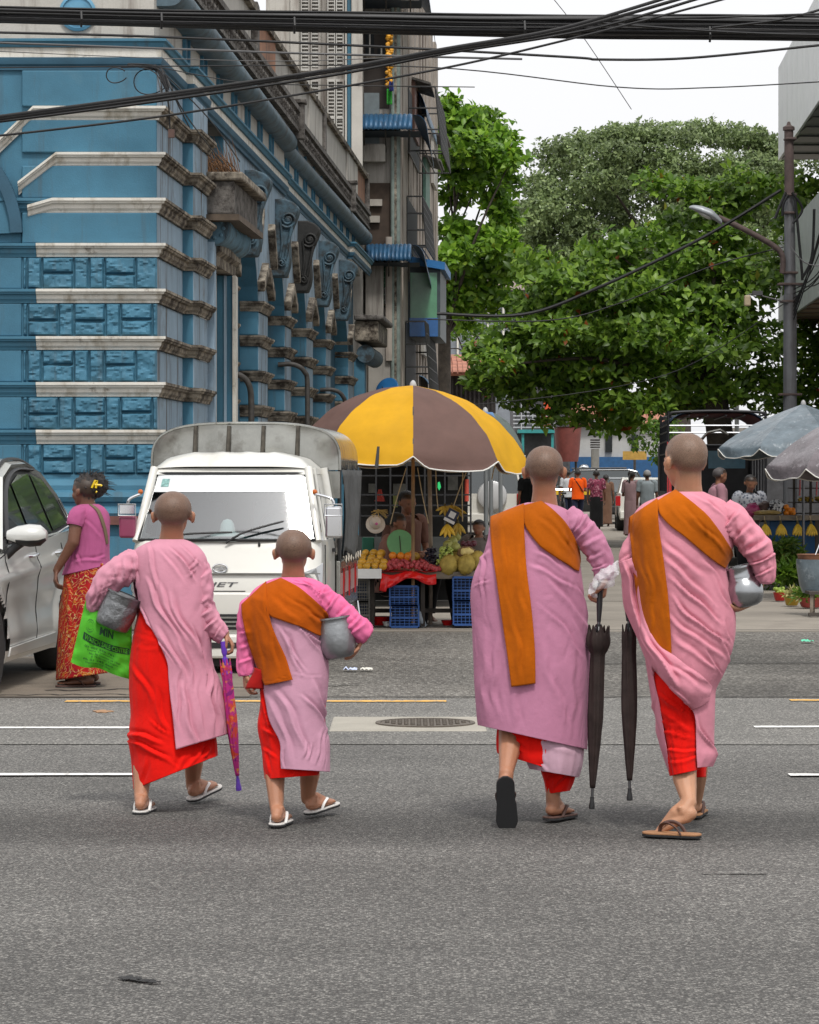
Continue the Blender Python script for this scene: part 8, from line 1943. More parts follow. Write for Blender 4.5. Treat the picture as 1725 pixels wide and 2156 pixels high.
p2=tag(MB().tube([s3(897,400,.45),s3(905,800,.45),s3(912,1230,.45),V(s3(912,0).x,SD_+.45,0)],.020,10).build('stall_pole',mat('grey_bamboo',(.26,.21,.16),rough=.8,var=.3)),'thin grey pole standing right behind the bamboo umbrella pole','pole')
STR=mat('twine',(.46,.36,.22),rough=.9)
for k_,(a,c,lab)in enumerate((((655,400),(488,990),'twine hanging left of the bamboo pole down to the straw hat'),((775,400),(888,980),'twine slanting right from the bamboo pole'),((1310,380),(1150,800),'twine slanting down to the hanging bananas'),((1250,380),(1245,960),'twine hanging straight beside the banana bunches'),((965,420),(990,850),'thin pale string above the hanging bananas'),((1600,330),(1550,520),'white string dangling from the right rim of the umbrella'))):
 tag(MB().tube(spline([s3(*a,-.1),s3((a[0]+c[0])/2-6,(a[1]+c[1])/2,0),s3(*c,.05)],5),.0055,5).build('twine',STR),lab,'twine')
 # odds and ends below the table
scatter('water_bottle',MB().lathe([(.035,0),(.035,.15),(.014,.20),(.014,.22),(0,.22)],14).mesh('water_bottle',mat('bottle_clear',(.35,.40,.45),rough=.15,var=.1,alpha=.7),60),[V(s3(840,0).x,SD_+.1,.0)],'clear plastic bottle standing under the table between the blue crates','bottle',None)
for x,y,dd,w,m,lab in((390,1930,.3,.10,REDP,'red plastic basin under the left end of the table'),(460,1960,.12,.05,M_FOAM,'crumpled whitish plastic bag beside the blue crate'),(1090,1930,.3,.06,REDP,'red tin under the table left of the far blue crate')):
 b=MB();b.lathe([(w*.7,0),(w,w*.8),(w*1.05,w*.85)],20,Matrix.Translation((s3(x,0).x,SD_+dd,0)));tag(b.build('basin' if 'basin' in lab else('bag' if 'bag' in lab else 'tin'),m,smooth=50,solid=.004),lab,'basin' if 'basin' in lab else('bag' if 'bag' in lab else 'tin'))
gb=MB();gb.bx(s3(180,0).x,s3(310,0).x,SD_+.75,SD_+.85,tz,s3(0,1165).z+.02);tag(gb.build('green_box',mat('box_green',(.012,.14,.09),rough=.5),bevel=.01),'dark green plastic box standing behind the mangoes','box')
# dark open-sided truck body behind the stall
cg=empty('dark_truck_body',(s3(760,0).x,32,0),'dark open-sided truck body with black bars behind the fruit stall','truck');M_BAR=mat('bar_black',(.012,.012,.013),rough=.5)
gx=lambda x:(723.6+.2014*x-CX)*32/F;gzz=lambda y:H+(HY-904.5-.2014*y)*32/F
MB().bx(gx(150),gx(1330),33.6,33.7,0,gzz(330)).build('back_panel',mat('inner_dark',(.022,.021,.020),rough=.9,var=.5,vs=3),cg);MB().bx(gx(150),gx(1330),32,33.6,gzz(380),gzz(340)).build('roof',mat('inner_dark',(.022,.021,.02)),cg);MB().bx(gx(150),gx(1330),32,33.6,.3,.42).build('floor',M_BAR,cg)
MB().bx(gx(150),gx(1330),31.95,32.0,.42,gzz(1120)).build('side_board',mat('board_dark',(.03,.032,.03),rough=.8,var=.3),cg)
for x in(170,340,490,660,850,1060,1330):MB().bx(gx(x-9),gx(x+9),31.97,32.03,.3,gzz(350)).build('post',M_BAR,cg)
for y in(480,680,790,900):MB().bx(gx(150),gx(1330),31.985,32.015,gzz(y+9),gzz(y-6)).build('rail',M_BAR,cg)
for x0,x1,y0,y1,m in((240,330,570,670,'glimpse_grey'),(510,650,570,690,'glimpse_grey'),(510,560,700,830,'glimpse_green'),(1110,1220,480,640,'glimpse_grey')):MB().bx(gx(x0),gx(x1),33.56,33.59,gzz(y1),gzz(y0)).build('opening',mat(m,(.20,.20,.18)if 'grey' in m else(.24,.26,.08),var=.4,vs=9),cg)
for k_,(x,y,hgt,m,lab)in enumerate(((368,760,130,(.50,.05,.03),'small red cone standing inside the dark truck body'),(1310,760,240,(.55,.07,.04),'narrow red strip at the right end of the dark truck body'))):
 b=MB();c=Vector((gx(x),33.2,gzz(y)));w=.06 if k_==0 else.025
 b.lathe([(w,0),(w*(.3 if k_==0 else 1),hgt*.2014*32/F)],12,Matrix.Translation(c));tag(b.build('traffic_cone' if k_==0 else 'red_strip',mat('red_%d'%k_,m,rough=.5)),lab,'traffic cone' if k_==0 else 'strip')
gl=MB();gl.prism([Vector((gx(x),31.9,gzz(y)))for x,y in((985,550),(1005,545),(1018,600),(1000,635),(982,605))],(0,.02,0));tag(gl.build('green_toy',mat('bright_green',(.03,.62,.18),rough=.4)),'small bright green toy hanging inside the dark truck body','toy')
for x,yb in((1540,330),(1490,350),(1640,330)):
 tag(MB().tube([P(*cS(x,yb),30.5),V(P(*cS(x+10,900),30.5).x,30.5,0)],.022,8).build('steel_post',mat('post_grey',(.16,.17,.17),rough=.5,metal=.3)),'grey steel post standing %s'%{1540:'in front of the white off-road car',1490:'left of the white off-road car window',1640:'near the tail lamp of the white off-road car'}[x],'post')
 # ---------------------------------------------------------------- stalls on the right
RD=37.5
def r3(x,y,dd=0.):return P(*cR(x,y),RD+dd)
PLAST=mat('plastic_cover',(.13,.165,.19),rough=.28,var=.25,vs=6,bump=.012,bs=9,stain=((.34,.37,.40),.58,.74,9));PLAST2=mat('plastic_cover_mauve',(.15,.13,.14),rough=.25,var=.25,vs=6,bump=.012,bs=10,stain=((.42,.40,.42),.60,.72,14))
parasol('grey-blue market umbrella under clear plastic on the right of the street',P(1692,850,37),1.10,1.45+(1000-942)*37/F,[PLAST],a0=-82,pole_m=M_STEEL,val=.10,prof=[(0,0),(.3,.22),(.55,.43),(.75,.65),(.9,.84),(1.0,1.0)])
parasol('mauve-grey plastic-covered umbrella cut by the right edge',P(1830,850,34),1.20,1.45+(1000-982)*34/F,[PLAST2],a0=-90,pole_m=M_STEEL,val=.12,prof=[(0,0),(.3,.2),(.55,.42),(.75,.64),(.9,.84),(1.0,1.0)])
rt=empty('stall_table',(r3(800,0).x,RD,0),'wooden plank table of the right stall with bananas hanging from its edge','table')
tzr=r3(0,1095).z
for i in range(4):MB().bx(r3(440,0).x,r3(1500,0).x,RD+i*.2,RD+i*.2+.19,tzr-.03,tzr+.002*(i%2)).build('plank',WOOD,rt,bevel=.004)
MB().bx(r3(440,0).x,r3(1500,0).x,RD-.03,RD-.003,tzr-.035,tzr+.03).build('edge_board',WOOD,rt,bevel=.004)
for x in(460,1000,1480):
 for dd in(.05,.7):MB().bx(r3(x,0).x,r3(x,0).x+.05,RD+dd,RD+dd+.05,0,tzr-.04).build('leg',DWOOD,rt)
bx_=empty('blue_cabinet',(r3(800,0).x,RD+.35,0),'blue painted cabinet below the hanging bananas of the right stall','cabinet')
MB().bx(r3(605,0).x,r3(1300,0).x,RD+.2,RD+.75,.05,tzr-.05).build('body',mat('cabinet_blue',(.012,.085,.22),rough=.55,var=.2),bx_,bevel=.01)
b=MB();c=r3(790,1400,.19);w=36*.2349*RD/F;b.prism([(c.x-w,c.y,.1),(c.x+w,c.y,.1),(c.x+w,c.y,r3(0,1345).z)]+[(c.x+w*math.cos(q),c.y,r3(0,1345).z+w*math.sin(q))for q in np.linspace(.2,2.9,8)]+[(c.x-w,c.y,r3(0,1345).z)],(0,.012,0));b.build('arched_opening',M_BAR,bx_)
for i,(x,lab)in enumerate(((545,'yellow banana hand hanging at the left end of the right stall'),(685,'second yellow banana hand from the left on the right stall'),(835,'third yellow banana hand on the right stall, above the arched opening'),(955,'yellow banana hand hanging nearest the right edge'))):
 banana_hand(lab,r3(x,1150,-.06),5,.185,.42,M_BAN,'banana hands hanging from the right stall');MB().tube([r3(x-5,1080,-.05),r3(x,1130,-.06)],.005,5)
 tag(MB().tube([r3(x-8,1082,-.05),r3(x,1142,-.06)],.006,5).build('twine',STR),lab.replace('yellow banana hand','twine of the yellow banana hand').replace('hanging ',''),'twine')
def lump(name,c,r,m,lab,cat,seed=0,amp=.25,parent=None):
 b=MB();b.ball(c,r,22,14,fn=lambda d:1+amp*noise.noise(Vector((d.x*2.4+seed,d.y*2.4,d.z*2.4)))+.10*noise.noise(Vector((d.x*7+seed,d.y*7,d.z*7))));return tag(b.build(name,m,smooth=40),lab,cat)
lump('fruit_bag',r3(430,1035,.2),(.10,.08,.10),mat('bag_magenta',(.34,.03,.12),rough=.4,var=.4,vs=18),'magenta net bag of fruit at the left of the right stall','bag',1)
lump('fruit_bag',r3(545,1010,.3),(.11,.09,.08),mat('bag_darkbrown',(.09,.05,.04),rough=.6,var=.5,vs=18),'dark brown fruit pile between the magenta and white bags','bag',2)
M_BW=bpy.data.materials.new('printed_bag');M_BW.use_nodes=True;patterned(M_BW,(.62,.62,.62),[((.03,.03,.04),1,.52,.56,'n')],18)
lump('printed_bag',r3(650,1010,.2),(.11,.08,.10),M_BW,'black and white printed plastic bag on the right stall','bag',3)
lump('dried_bundle',r3(560,1055,.1),(.18,.1,.035),mat('straw',(.42,.29,.10),var=.3),'tan dried bundle lying along the plank edge','bundle',4,.35)
scatter('orange',fruit_mesh('orange',.038,M_ORNG),[r3(735+30*(i%3),1055-26*(i//3),.15+.05*(i%2))for i in range(7)],'orange heaped on the right stall beside the printed bag','orange','oranges on the right stall')
# shelves at the far right
sh=empty('shelf_rack',(r3(930,0).x,RD+.5,0),'dark rack with trays of small yellow fruit at the right edge','rack')
for y in(830,960,1060):MB().bx(r3(830,0).x,r3(1300,0).x,RD+.4,RD+.9,r3(0,y).z-.015,r3(0,y).z).build('shelf',DWOOD,sh)
for x in(835,985,1200):MB().bx(r3(x,0).x,r3(x,0).x+.03,RD+.42,RD+.46,tzr,r3(0,730).z).build('post',DWOOD,sh)
for x in(860,1010):tag(MB().tube([r3(x,760,.38),r3(x-4,900,.38)],.012,6).build('red_strap',REDL),'red strap hanging on the dark rack, %s'%('left of the fruit trays' if x==860 else 'close to the right edge'),'strap')
scatter('small_fruit',fruit_mesh('small_fruit',.022,mat('small_fruit',(.45,.30,.05),rough=.5,var=.4)),[r3(850+random.random()*120,945-random.random()*25,.45+.2*random.random())for i in range(30)]+[r3(1000+random.random()*120,945-random.random()*25,.45+.2*random.random())for i in range(30)],'small yellow-brown fruit in a tray on the dark rack','fruit','small fruit on the dark rack')
# greens, box, basins, covered basket
def greens(name,lab,c,w,h,n,m,ln=.16,dep=.25):
 vs_c=np.stack([c.x+rng.normal(size=n)*w*.42,c.y+rng.uniform(-dep/2,dep/2,n),c.z+np.abs(rng.random(n))*h],1)
 vs_c[:,2]=c.z+(vs_c[:,2]-c.z)*np.clip(1-((vs_c[:,0]-c.x)/w)**2,.1,1)
 D_=unit(rng.normal(size=(n,3))*np.array([[1,.7,.5]])+np.array([[0,-.4,.1]]));U_=unit(rng.normal(size=(n,3)))
 vs,f=leaves_mesh(vs_c,D_,U_,rng.uniform(.5,1.2,n)*ln,rng.uniform(.6,1,n)*ln*.3)
 return tag(MB().add([tuple(v)for v in vs],[tuple(q)for q in f]).build(name,m),lab,name.replace('_',' '))
LEAF_G=leaf_mat('market_greens',[(.05,.11,.015),(.09,.18,.02),(.14,.24,.03),(.24,.26,.06)],.0)
greens('greens_heap','tall heap of loose green leafy vegetables on the ground right of the bowl',V(r3(690,0).x,RD-.35,.05),.42,.58,1100,LEAF_G,.17,.5)
greens('herb_bundle','lighter bundle of thin herbs lying in front of the greens heap',r3(745,1610,-.75),.28,.06,500,LEAF_Y,.22,.25)
bo=empty('white_box',(r3(765,0).x,RD+.0,0),'white foam box standing behind the vegetable basins','box');MB().bx(r3(695,0).x,r3(840,0).x,RD-.0,RD+.3,r3(0,1725).z-.14,r3(0,1632).z).build('body',M_FOAM,bo,bevel=.015);MB().bx(r3(692,0).x,r3(843,0).x,RD-.012,RD+.31,r3(0,1632).z+.002,r3(0,1625).z+.01).build('lid',M_FOAM,bo,bevel=.008)
def basin(lab,x,yrim,wr,h,m,dd,fill):
 dg_=gz(cR(0,yrim+h)[1]);c=P(*cR(x,yrim),dg_);root=empty('basin',(c.x,c.y,0),lab,'basin','vegetable basins on the ground');w=wr*.2349*dg_/F;hh=c.z
 MB().lathe([(w*.6,0),(w*.72,hh*.1),(w*.95,hh*.9),(w*1.04,hh)],28,Matrix.Translation((c.x,c.y,0))).build('basin_body',m,root,smooth=50,solid=.004)
 return c,w
c,w=basin('red basin of limes, leftmost of the basins',678,1768,62,75,mat('basin_red',(.42,.02,.015),rough=.4),-.1,None)
scatter('lime',fruit_mesh('lime',.024,mat('lime_skin',(.22,.30,.04),rough=.4,var=.3)),[V(c.x+random.uniform(-.055,.055),c.y+random.uniform(-.05,.05),c.z+random.uniform(-.0,.05))for i in range(22)],'small green lime heaped in the red basin','lime','limes in the red basin')
c,w=basin('yellow basin of pale vegetables, second from the left',785,1805,75,80,mat('basin_yellow',(.42,.26,.02),rough=.4),-.3,None);greens('vegetables','pale yellowish vegetables in the yellow basin',V(c.x,c.y,c.z-.01),.09,.10,160,mat('veg_pale',(.42,.40,.16),var=.3,island=.3),.08,.12)
c,w=basin('wide pink-red basin of green vegetables by the stool leg',955,1812,122,90,mat('basin_pink',(.45,.08,.07),rough=.4),-.5,None);greens('vegetables','green vegetables heaped in the wide pink-red basin',V(c.x-.05,c.y,c.z-.01),.18,.12,260,LEAF_G,.12,.22)
bk_=empty('covered_basket',(r3(960,0).x,30.2,0),'brown basket wrapped in clear grey plastic on a small wooden stool at the right edge','basket')
bc=r3(1010,1600,30.2-RD);w=185*.2349*(30.2)/F
MB().lathe([(w*.70,r3(0,1770,30.2-RD).z),(w*.85,r3(0,1700,30.2-RD).z),(w,r3(0,1520,30.2-RD).z),(w*1.0,r3(0,1470,30.2-RD).z)],40,Matrix.Translation((bc.x,bc.y,0))).build('plastic_wrap',PLAST,bk_,smooth=60,solid=.004)
MB().lathe([(w*.9,r3(0,1490,30.2-RD).z),(w*.94,r3(0,1440,30.2-RD).z),(w*.98,r3(0,1425,30.2-RD).z),(w*.9,r3(0,1430,30.2-RD).z)],40,Matrix.Translation((bc.x,bc.y,0))).build('basket_rim',mat('basket_brown',(.17,.075,.04),rough=.8,var=.3,vs=20),bk_,smooth=40)
MB().tube([r3(985,1460,30.1-RD),r3(1035,1330,30.3-RD)],.005,5).build('stick',M_PAPER,bk_)
stl=empty('stool',(r3(960,0).x,29.9,0),'small weathered wooden stool under the plastic-wrapped basket','stool');sd=29.8;sx_=lambda x:(cR(x,0)[0]-CX)*sd/F
zst=H+(HY-cR(0,1770)[1])*sd/F
MB().bx(sx_(940),sx_(1500),sd,sd+.4,zst-.02,zst+.01).build('seat',DWOOD,stl);
for x in(952,1005,1450):MB().bx(sx_(x),sx_(x+28),sd+(.02 if x!=1005 else.34),sd+(.05 if x!=1005 else.37),.0,zst-.021).build('leg',WOOD,stl)
MB().bx(sx_(932),sx_(1500),sd-.03,sd+.012,.0,.035).build('foot_bar',DWOOD,stl)
# ---------------------------------------------------------------- the other people
def ring_garment(name,parent,m,M,rings,n=36,fold=.010,seed=0.,solid=.004,sub=6,open_bottom=True):
 A=crom(rings,sub);b=MB();vs=[]
 for i,(z,cx,cy,rx,ry)in enumerate(A):
  t=i/(len(A)-1)
  for j in range(n):
   q=2*math.pi*j/n;f=fold*(.3+.7*t)*ridged(nz_(math.cos(q)*2+seed,math.sin(q)*2,z*3+seed))
   vs.append(M@Vector((cx+(rx+f)*math.cos(q),cy+(ry+f)*math.sin(q),z)))
 b.v=[tuple(v)for v in vs]
 for i in range(len(A)-1):
  for j in range(n):b.f.append((i*n+j,i*n+(j+1)%n,(i+1)*n+(j+1)%n,(i+1)*n+j));b.m.append(0)
 return b.build(name,m,parent,smooth=180,solid=solid)
def limb_cloth(name,parent,m,pts,rs,fold=.006,seed=0.,n=20):
 A=crom([(*p,r)for p,r in zip(pts,rs)],6);C=[Vector(a[:3])for a in A];b=MB();b.tube(C,[a[3]*(1+.07*nz_(a[2]*20,seed,i*.3))for i,a in enumerate(A)],n,caps=False)
 return b.build(name,parent=parent,mats=m,smooth=180,solid=.003)
def hair_cap(name,parent,M,c,h,style='short',m=None):
 """c: head centre in local space, h: head height"""
 b=MB()
 def fn(d):
  lim=.30 if d.y>.2 else(-.10 if style=='short' else-.35)
  return 1.0+.05*noise.noise(d*4)
 b.ball((0,0,0),(1,1,1),22,16,fn=fn);vs=[]
 for v in b.v:
  x,y,z=v
  zz=z
  if y>.25 and z<.45:y=.25+(y-.25)*.2
  if z<-.45:zz=-.45+(z+.45)*.25;x*=.8;y=min(y,.1)
  vs.append(tuple(M@(Vector(c)+Vector((x*.405*h,(y*.49-.075)*h,(zz*.42+.115)*h)))))
 b.v=vs
 k=Vector(c)
 if style=='bun':b.ball(M@(k+V(0,-.50*h,.10*h)),.20*h,14,10,fn=lambda d:1+.15*noise.noise(d*5))
 if style=='topknot':b.ball(M@(k+V(0,-.12*h,.58*h)),.13*h,12,8)
 if style=='tail':b.tube(spline([M@(k+V(0,-.45*h,.08*h)),M@(k+V(0,-.66*h,-.2*h)),M@(k+V(0,-.58*h,-.75*h)),M@(k+V(0,-.5*h,-1.35*h))],6),[.09*h]*10+[.10*h]*8+[.03*h],10)
 return b.build(name,m or M_HAIR,parent,smooth=60)
def figure(label,x,d,heading,h=1.6,skin=None,shirt=None,lower=None,kind='trousers',style='short',shirt_len=.50,lean=0.,z0=0.,arms='down',dress=None,step=.12,hide=None,group=None,voxel=.013,hairm=None,crossbag=None,sit=None,sleeve_l=.45):
 """standing or walking person; heading: direction faced, degrees (90 = away from the camera)"""
 M=Matrix.Translation((x,d,z0))@Matrix.Rotation(R(heading-90),4,'Z');T=lambda*p:M@Vector(p)
 root=empty('person',(x,d,z0),label,'person',group);skin=skin or SKIN_MID;b=Body();rot=M.to_3x3()
 hh=h*.137;hy=lean*h*.35
 hc=(0,hy*1.15+.02,h-.5*hh)
 b.head(T(*hc),hh,f=rot@Vector((0,1,-.08-lean)),neck=T(0,hy*.9,h*.835),nr=.045*h/1.6)
 shz,hipz,kz=h*.815,h*.52,h*.285;sw=.108*h
 b.limb([T(0,hy*.9,h*.84),T(0,hy*.6,h*.72),T(0,0,hipz)],[.05,.105,.11],12)
 out={}
 for s in(-1,1):
  sh=T(s*sw,hy*.85,shz);b.limb([T(0,hy*.7,h*.76),sh],[.08,.05])
  if arms=='down':el,wr=T(s*(sw+.05),hy*.6-.02,h*.635),T(s*(sw+.06),hy*.6+.05,h*.49)
  elif arms=='front':el,wr=T(s*(sw+.06),hy*.6+.02,h*.635),T(s*.06,hy+.26,h*.62)
  else:el,wr=T(s*(sw+.05),hy*.6+s*.05,h*.635),T(s*(sw+.05),hy*.6+s*.14,h*.50)
  b.limb([sh,el,wr],[.046,.036,.024]);out[s]=(sh,el,wr)
  dv=(wr-el).normalized();b.hand(wr,dv,rot@Vector((-s,0,0)),.165,s,.5)
  st=s*step
  hp,kn,an=T(s*.085,0,hipz),T(s*.085,st*.6+.03,kz),T(s*.08,st,h*.05+(.05 if st<0 else 0))
  if sit:hp,kn,an=T(s*.09,0,hipz),T(s*.16,.34,hipz-.02),T(s*.12,.30,hipz-.42)
  b.limb([hp,kn,an],[.09,.06,.034]);out[('leg',s)]=(hp,kn,an)
  hl=an+V(0,0,-h*.05)+rot@Vector((0,-.04,0));b.foot(an,hl,rot@Vector((0,1,-.05)),(0,0,1),.215,s)
 b.fuse('body',skin,root,voxel,2)
 hair_cap('hair',root,M,hc,hh,style,hairm)
 if shirt:
  zb=h*(.84-shirt_len*.72)if not dress else h*.5
  ring_garment('shirt',root,shirt,M,[(h*.845,0,hy*.9,.058,.055),(h*.825,0,hy*.88,.11,.085),(h*.80,0,hy*.8,.155*h/1.6+.012,.118),(h*.72,0,hy*.6,.163*h/1.6,.135),(h*.62,0,hy*.3,.158*h/1.6,.135),(zb,0,hy*.1,.172*h/1.6,.145)],seed=x)
  for s in(-1,1):
   sh,el,wr=out[s];e=sh.lerp(el,min(1,sleeve_l*1.6))if sleeve_l<.62 else wr.lerp(el,.1)
   pts=[sh.lerp(T(0,hy*.8,shz),.3),sh,sh.lerp(e,.6),e]if sleeve_l<.62 else[sh.lerp(T(0,hy*.8,shz),.3),sh,el,e]
   limb_cloth('sleeve',root,shirt,[tuple(p)for p in pts],[.068,.066,.060,.058],seed=s+x)
 if kind=='trousers' and lower:
  ring_garment('waist',root,lower,M,[(h*.60,0,0,.145,.118),(h*.52,0,0,.158,.135),(h*.47,0,0,.155,.13)],seed=x,fold=.004)
  for s in(-1,1):
   hp,kn,an=out[('leg',s)];limb_cloth('trouser_leg',root,lower,[tuple(hp),tuple(hp.lerp(kn,.5)),tuple(kn),tuple(kn.lerp(an,.55)),tuple(an)],[.095,.086,.074,.066,.062],seed=s)
 elif lower:
  zb=h*.05 if kind=='longyi' else h*.12
  ring_garment('skirt',root,lower,M,[(h*.61,0,0,.142,.118),(h*.52,0,0,.168,.145),(h*.35,0,.0,.165,.15),(h*.18,0,0,.165,.165),(zb,0,0,.172,.18)],seed=x,fold=.014)
 if crossbag:
  p=[T(-.10,-.02,h*.845),T(-.05,-.125,h*.79),T(.06,-.148,h*.69),T(.15,-.12,h*.60)];MB().tube(spline(p,6),.016,6,flat=.5).build('bag_strap',crossbag,root)
 return root,M
def fx(px,d):return(px-CX)*d/F
def cl(name,c,**k):return cloth(name,c,**k)
M_MAROON=bpy.data.materials.new('maroon_print');M_MAROON.use_nodes=True;patterned(M_MAROON,(.20,.035,.07),[((.42,.20,.24),1,.54,.60,'n'),((.05,.01,.02),1.3,.56,.62,'n')],12)
M_CHK=bpy.data.materials.new('checked_shirt');M_CHK.use_nodes=True;patterned(M_CHK,(.10,.11,.14),[((.30,.31,.34),1,.35,.45,'v')],26)
SBLK=cl('black_cloth',(.012,.012,.013));SNAVY=cl('navy_cloth',(.02,.025,.05))
figure('person in a bright orange shirt, black strap across the back, walking away',fx(1217,81),81,92,1.60,shirt=cl('orange_shirt',(.80,.10,.008)),lower=SNAVY,style='short',crossbag=SBLK,arms='front')
figure('person in a maroon patterned top and long black skirt walking away, hair in a topknot',fx(1256,77),77,88,1.58,skin=SKIN_DARK,shirt=M_MAROON,lower=SBLK,kind='longyi',style='topknot')
figure('person in a brown patterned dress walking just right of the maroon one, mostly hidden',fx(1276,82),82,90,1.46,skin=SKIN_DARK,shirt=cl('brown_print',(.16,.09,.06)),lower=cl('brown_print',(.16,.09,.06)),kind='longyi',style='bun')
figure('woman in a dusty mauve dress with a long ponytail beside the white saloon',fx(1330,67),67,60,1.55,skin=SKIN_DARK,shirt=cl('mauve_dress',(.30,.20,.21)),lower=cl('mauve_dress',(.30,.20,.21)),kind='longyi',style='tail',arms='front')
figure('man in a grey short-sleeved shirt and dark trousers beside the woman in mauve',fx(1363,66),66,92,1.56,skin=SKIN_DARK,shirt=cl('grey_shirt',(.26,.30,.32)),lower=SBLK,style='short',hairm=mat('grey_hair',(.25,.25,.25),var=.3))
figure('person in dark clothes at the tail lamp of the white off-road car',fx(1112,62),62,120,1.62,shirt=SBLK,lower=SNAVY)
figure('person in a white shirt far off behind the one in orange',fx(1196,88),88,100,1.6,shirt=cl('white_shirt',(.55,.56,.58)),lower=SNAVY)
figure('woman vendor with hair tied back seated behind the oranges, in a brownish pink top',s3(450,0).x,SD_+.75,-20,1.50,shirt=cl('vendor_pink',(.30,.16,.13)),lower=SBLK,style='bun',z0=-.42,arms='front',sit=True,lean=.15)
figure('man vendor with short black hair seated beside the bamboo pole',s3(620,0).x,SD_+1.15,-60,1.62,shirt=cl('vendor_brown',(.17,.09,.07)),lower=SBLK,z0=-.33,arms='front',sit=True,lean=.1)
figure('child with black hair peering over the durians by the mauve nun',s3(1440,0).x,SD_+.8,-110,1.15,shirt=cl('child_shirt',(.16,.14,.13)),lower=SBLK,z0=-.14,arms='front',sit=True)
figure('man in a pink checked shirt standing in profile behind the rightmost nun',fx(1506,41),41,8,1.55,shirt=cl('pink_check',(.38,.20,.24)),lower=SBLK,arms='front',lean=.1,hairm=mat('greying_hair',(.07,.06,.06),var=.4))
figure('man in a dark checked shirt bending over the right stall',fx(1572,39),39,-80,1.55,shirt=M_CHK,lower=SBLK,arms='front',lean=.3,z0=-.1)
# ---- woman in the pink top beside the silver car
cE=lambda x,y:(.2417*x,962.4+.2417*y)
d0=19.9;J=lambda x,y,dd=0:P(*cE(x,y),d0+dd)
nE=empty('person',(J(700,0).x,d0,0),'woman in a pink T-shirt and red flowered skirt walking left beside the silver car','person')
b=Body();fE=Vector((-.86,.50,-.04))
b.head(J(735,295),.205,f=fE,w=.76,neck=J(770,455,.0),nr=.052)
b.limb([J(770,450),J(770,640),J(760,950)],[.06,.105,.115],14)
for s_,(sx,dd)in((-1,(690,-.10)),(1,(850,.12))):b.limb([J(770,560),J(sx,505,dd)],[.09,.052])
b.limb([J(672,510,-.12),J(640,740,-.15),J(492,985,-.12)],[.050,.042,.026]);b.limb([J(870,520,.14),J(890,740,.16),J(840,960,.05)],[.048,.04,.026])
b.hand(J(492,985,-.12),(-.10,-.2,-1),(.75,.2,.0),.165,1,.55);b.hand(J(840,960,.05),(-.4,0,-1),(0,-1,0),.15,1,.5)
b.limb([J(720,950),J(690,1450,-.03),J(735,1900,-.04)],[.09,.06,.036]);b.limb([J(800,950),J(790,1450,.08),J(800,1860,.1)],[.09,.06,.036])
QE=b.foot(J(760,1905,-.04),J(790,1985,-.05),(-.97,-.12,0),(0,0,1),.235,-1);QE2=b.foot(J(800,1870,.12),J(830,1960,.14),(-.9,.4,0),(0,0,1),.23,1)
b.fuse('body',SKIN_DARK,nE,.0075)
sandal(nE,QE,.235,M_FB_BR,M_SOLE_BLK,M_STRAP_BR,-1,(0,0,1));sandal(nE,QE2,.23,M_FB_BR,M_SOLE_BLK,M_STRAP_BR,1,(0,0,1))
M_FLORAL=bpy.data.materials.new('floral_skirt');M_FLORAL.use_nodes=True
patterned(M_FLORAL,(.28,.006,.016),[((.40,.015,.012),.6,.45,.55,'n'),((.48,.15,.02),1.0,.93,.985,'w'),((.55,.40,.16),1.9,.95,.985,'w'),((.48,.16,.02),1.6,.645,.675,'n'),((.40,.30,.14),2.4,.66,.69,'n')],9)
TSH=cloth('pink_tshirt',(.44,.105,.245),wr=.006)
garment('skirt',nE,M_FLORAL,d0,[(930,925,590,955,.15,0),(1050,1050,560,965,.16,0),(1300,1300,528,955,.165,0),(1600,1600,510,945,.17,0),(1945,1880,497,930,.175,0)],cE,.008,seed=41,creases=[(590,1050,600,1600,16,.020),(620,1100,640,1880,20,.010),(760,1000,800,1850,22,.008)])
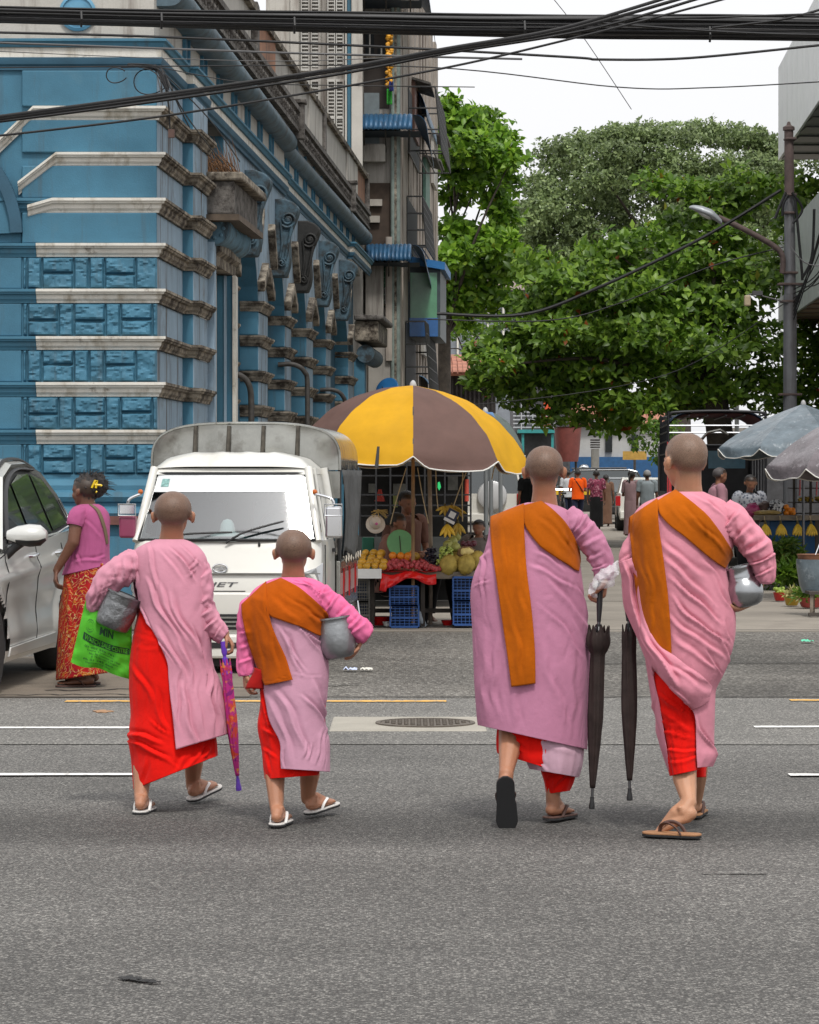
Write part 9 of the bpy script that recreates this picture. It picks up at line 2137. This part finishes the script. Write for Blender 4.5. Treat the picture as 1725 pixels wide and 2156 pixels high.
tS=garment('tshirt',nE,TSH,d0,[(412,410,700,855,.065,0),(440,440,640,905,.10,0),(500,490,608,935,.125,0),(600,600,612,950,.14,0),(760,750,620,948,.145,0),(900,880,585,950,.15,0),(1030,935,546,960,.16,0)],cE,.005,seed=42,creases=[(640,940,900,880,12,.007),(660,700,640,960,12,.008),(700,560,900,700,14,.005),(800,900,940,840,8,.006),(680,860,700,960,8,.01)])
sleeve('sleeve',nE,TSH,[(720,470,-.06,60),(672,520,-.12,72),(652,600,-.14,66)],cE,d0,.006,43.)
sleeve('sleeve',nE,TSH,[(850,480,.1,60),(880,530,.14,70),(888,610,.16,66)],cE,d0,.006,44.)
drape('bag_strap',nE,mat('strap_olive',(.14,.10,.06),rough=.8),[((775,412),(800,410)),((840,470),(868,462)),((885,580),(912,572)),((912,680),(936,672)),((924,760),(944,755))],cE,d0,[tS],.012,na=3,fold=0)
hb=MB();c=J(770,270,.0)
def hairf(dv):return 1+.22*noise.noise(dv*2.3)+.14*noise.noise(dv*6)
hb.ball(J(775,268,.01),(.088,.09,.092),26,18,fn=hairf);hb.ball(J(845,250,.02),(.075,.07,.085),22,16,fn=hairf);hb.ball(J(740,235,.01),(.075,.08,.065),20,14,fn=hairf)
for i in range(260):
 a=random.uniform(0,6.28);e=random.uniform(-.4,1.3);dr=V(math.cos(a)*math.cos(e),math.sin(a)*math.cos(e)*.8,math.sin(e));s0=J(random.uniform(740,860),random.uniform(215,300),.01)+dr*.075
 hb.tube([s0,s0+dr*.022+V(.006,0,.0),s0+dr*.034+V(.022,0,-.008)],[.0022,.0018,.0008],3)
hb.build('hair',mat('wavy_hair',(.016,.012,.011),rough=.6,var=.5,vs=40,bump=.012,bs=70),nE,smooth=40)
clip=MB()
for pts in(((800,268),(830,205),(850,215)),((845,205),(835,270)),((825,240),(880,245),(888,252)),((835,300),(845,306))):clip.tube([J(x,y,-.085)for x,y in pts],.008,6)
tag(clip.build('hair_clip',mat('clip_yellow',(.72,.50,.01),rough=.4)),'yellow flower-shaped clip in the hair of the woman in pink','hair clip')
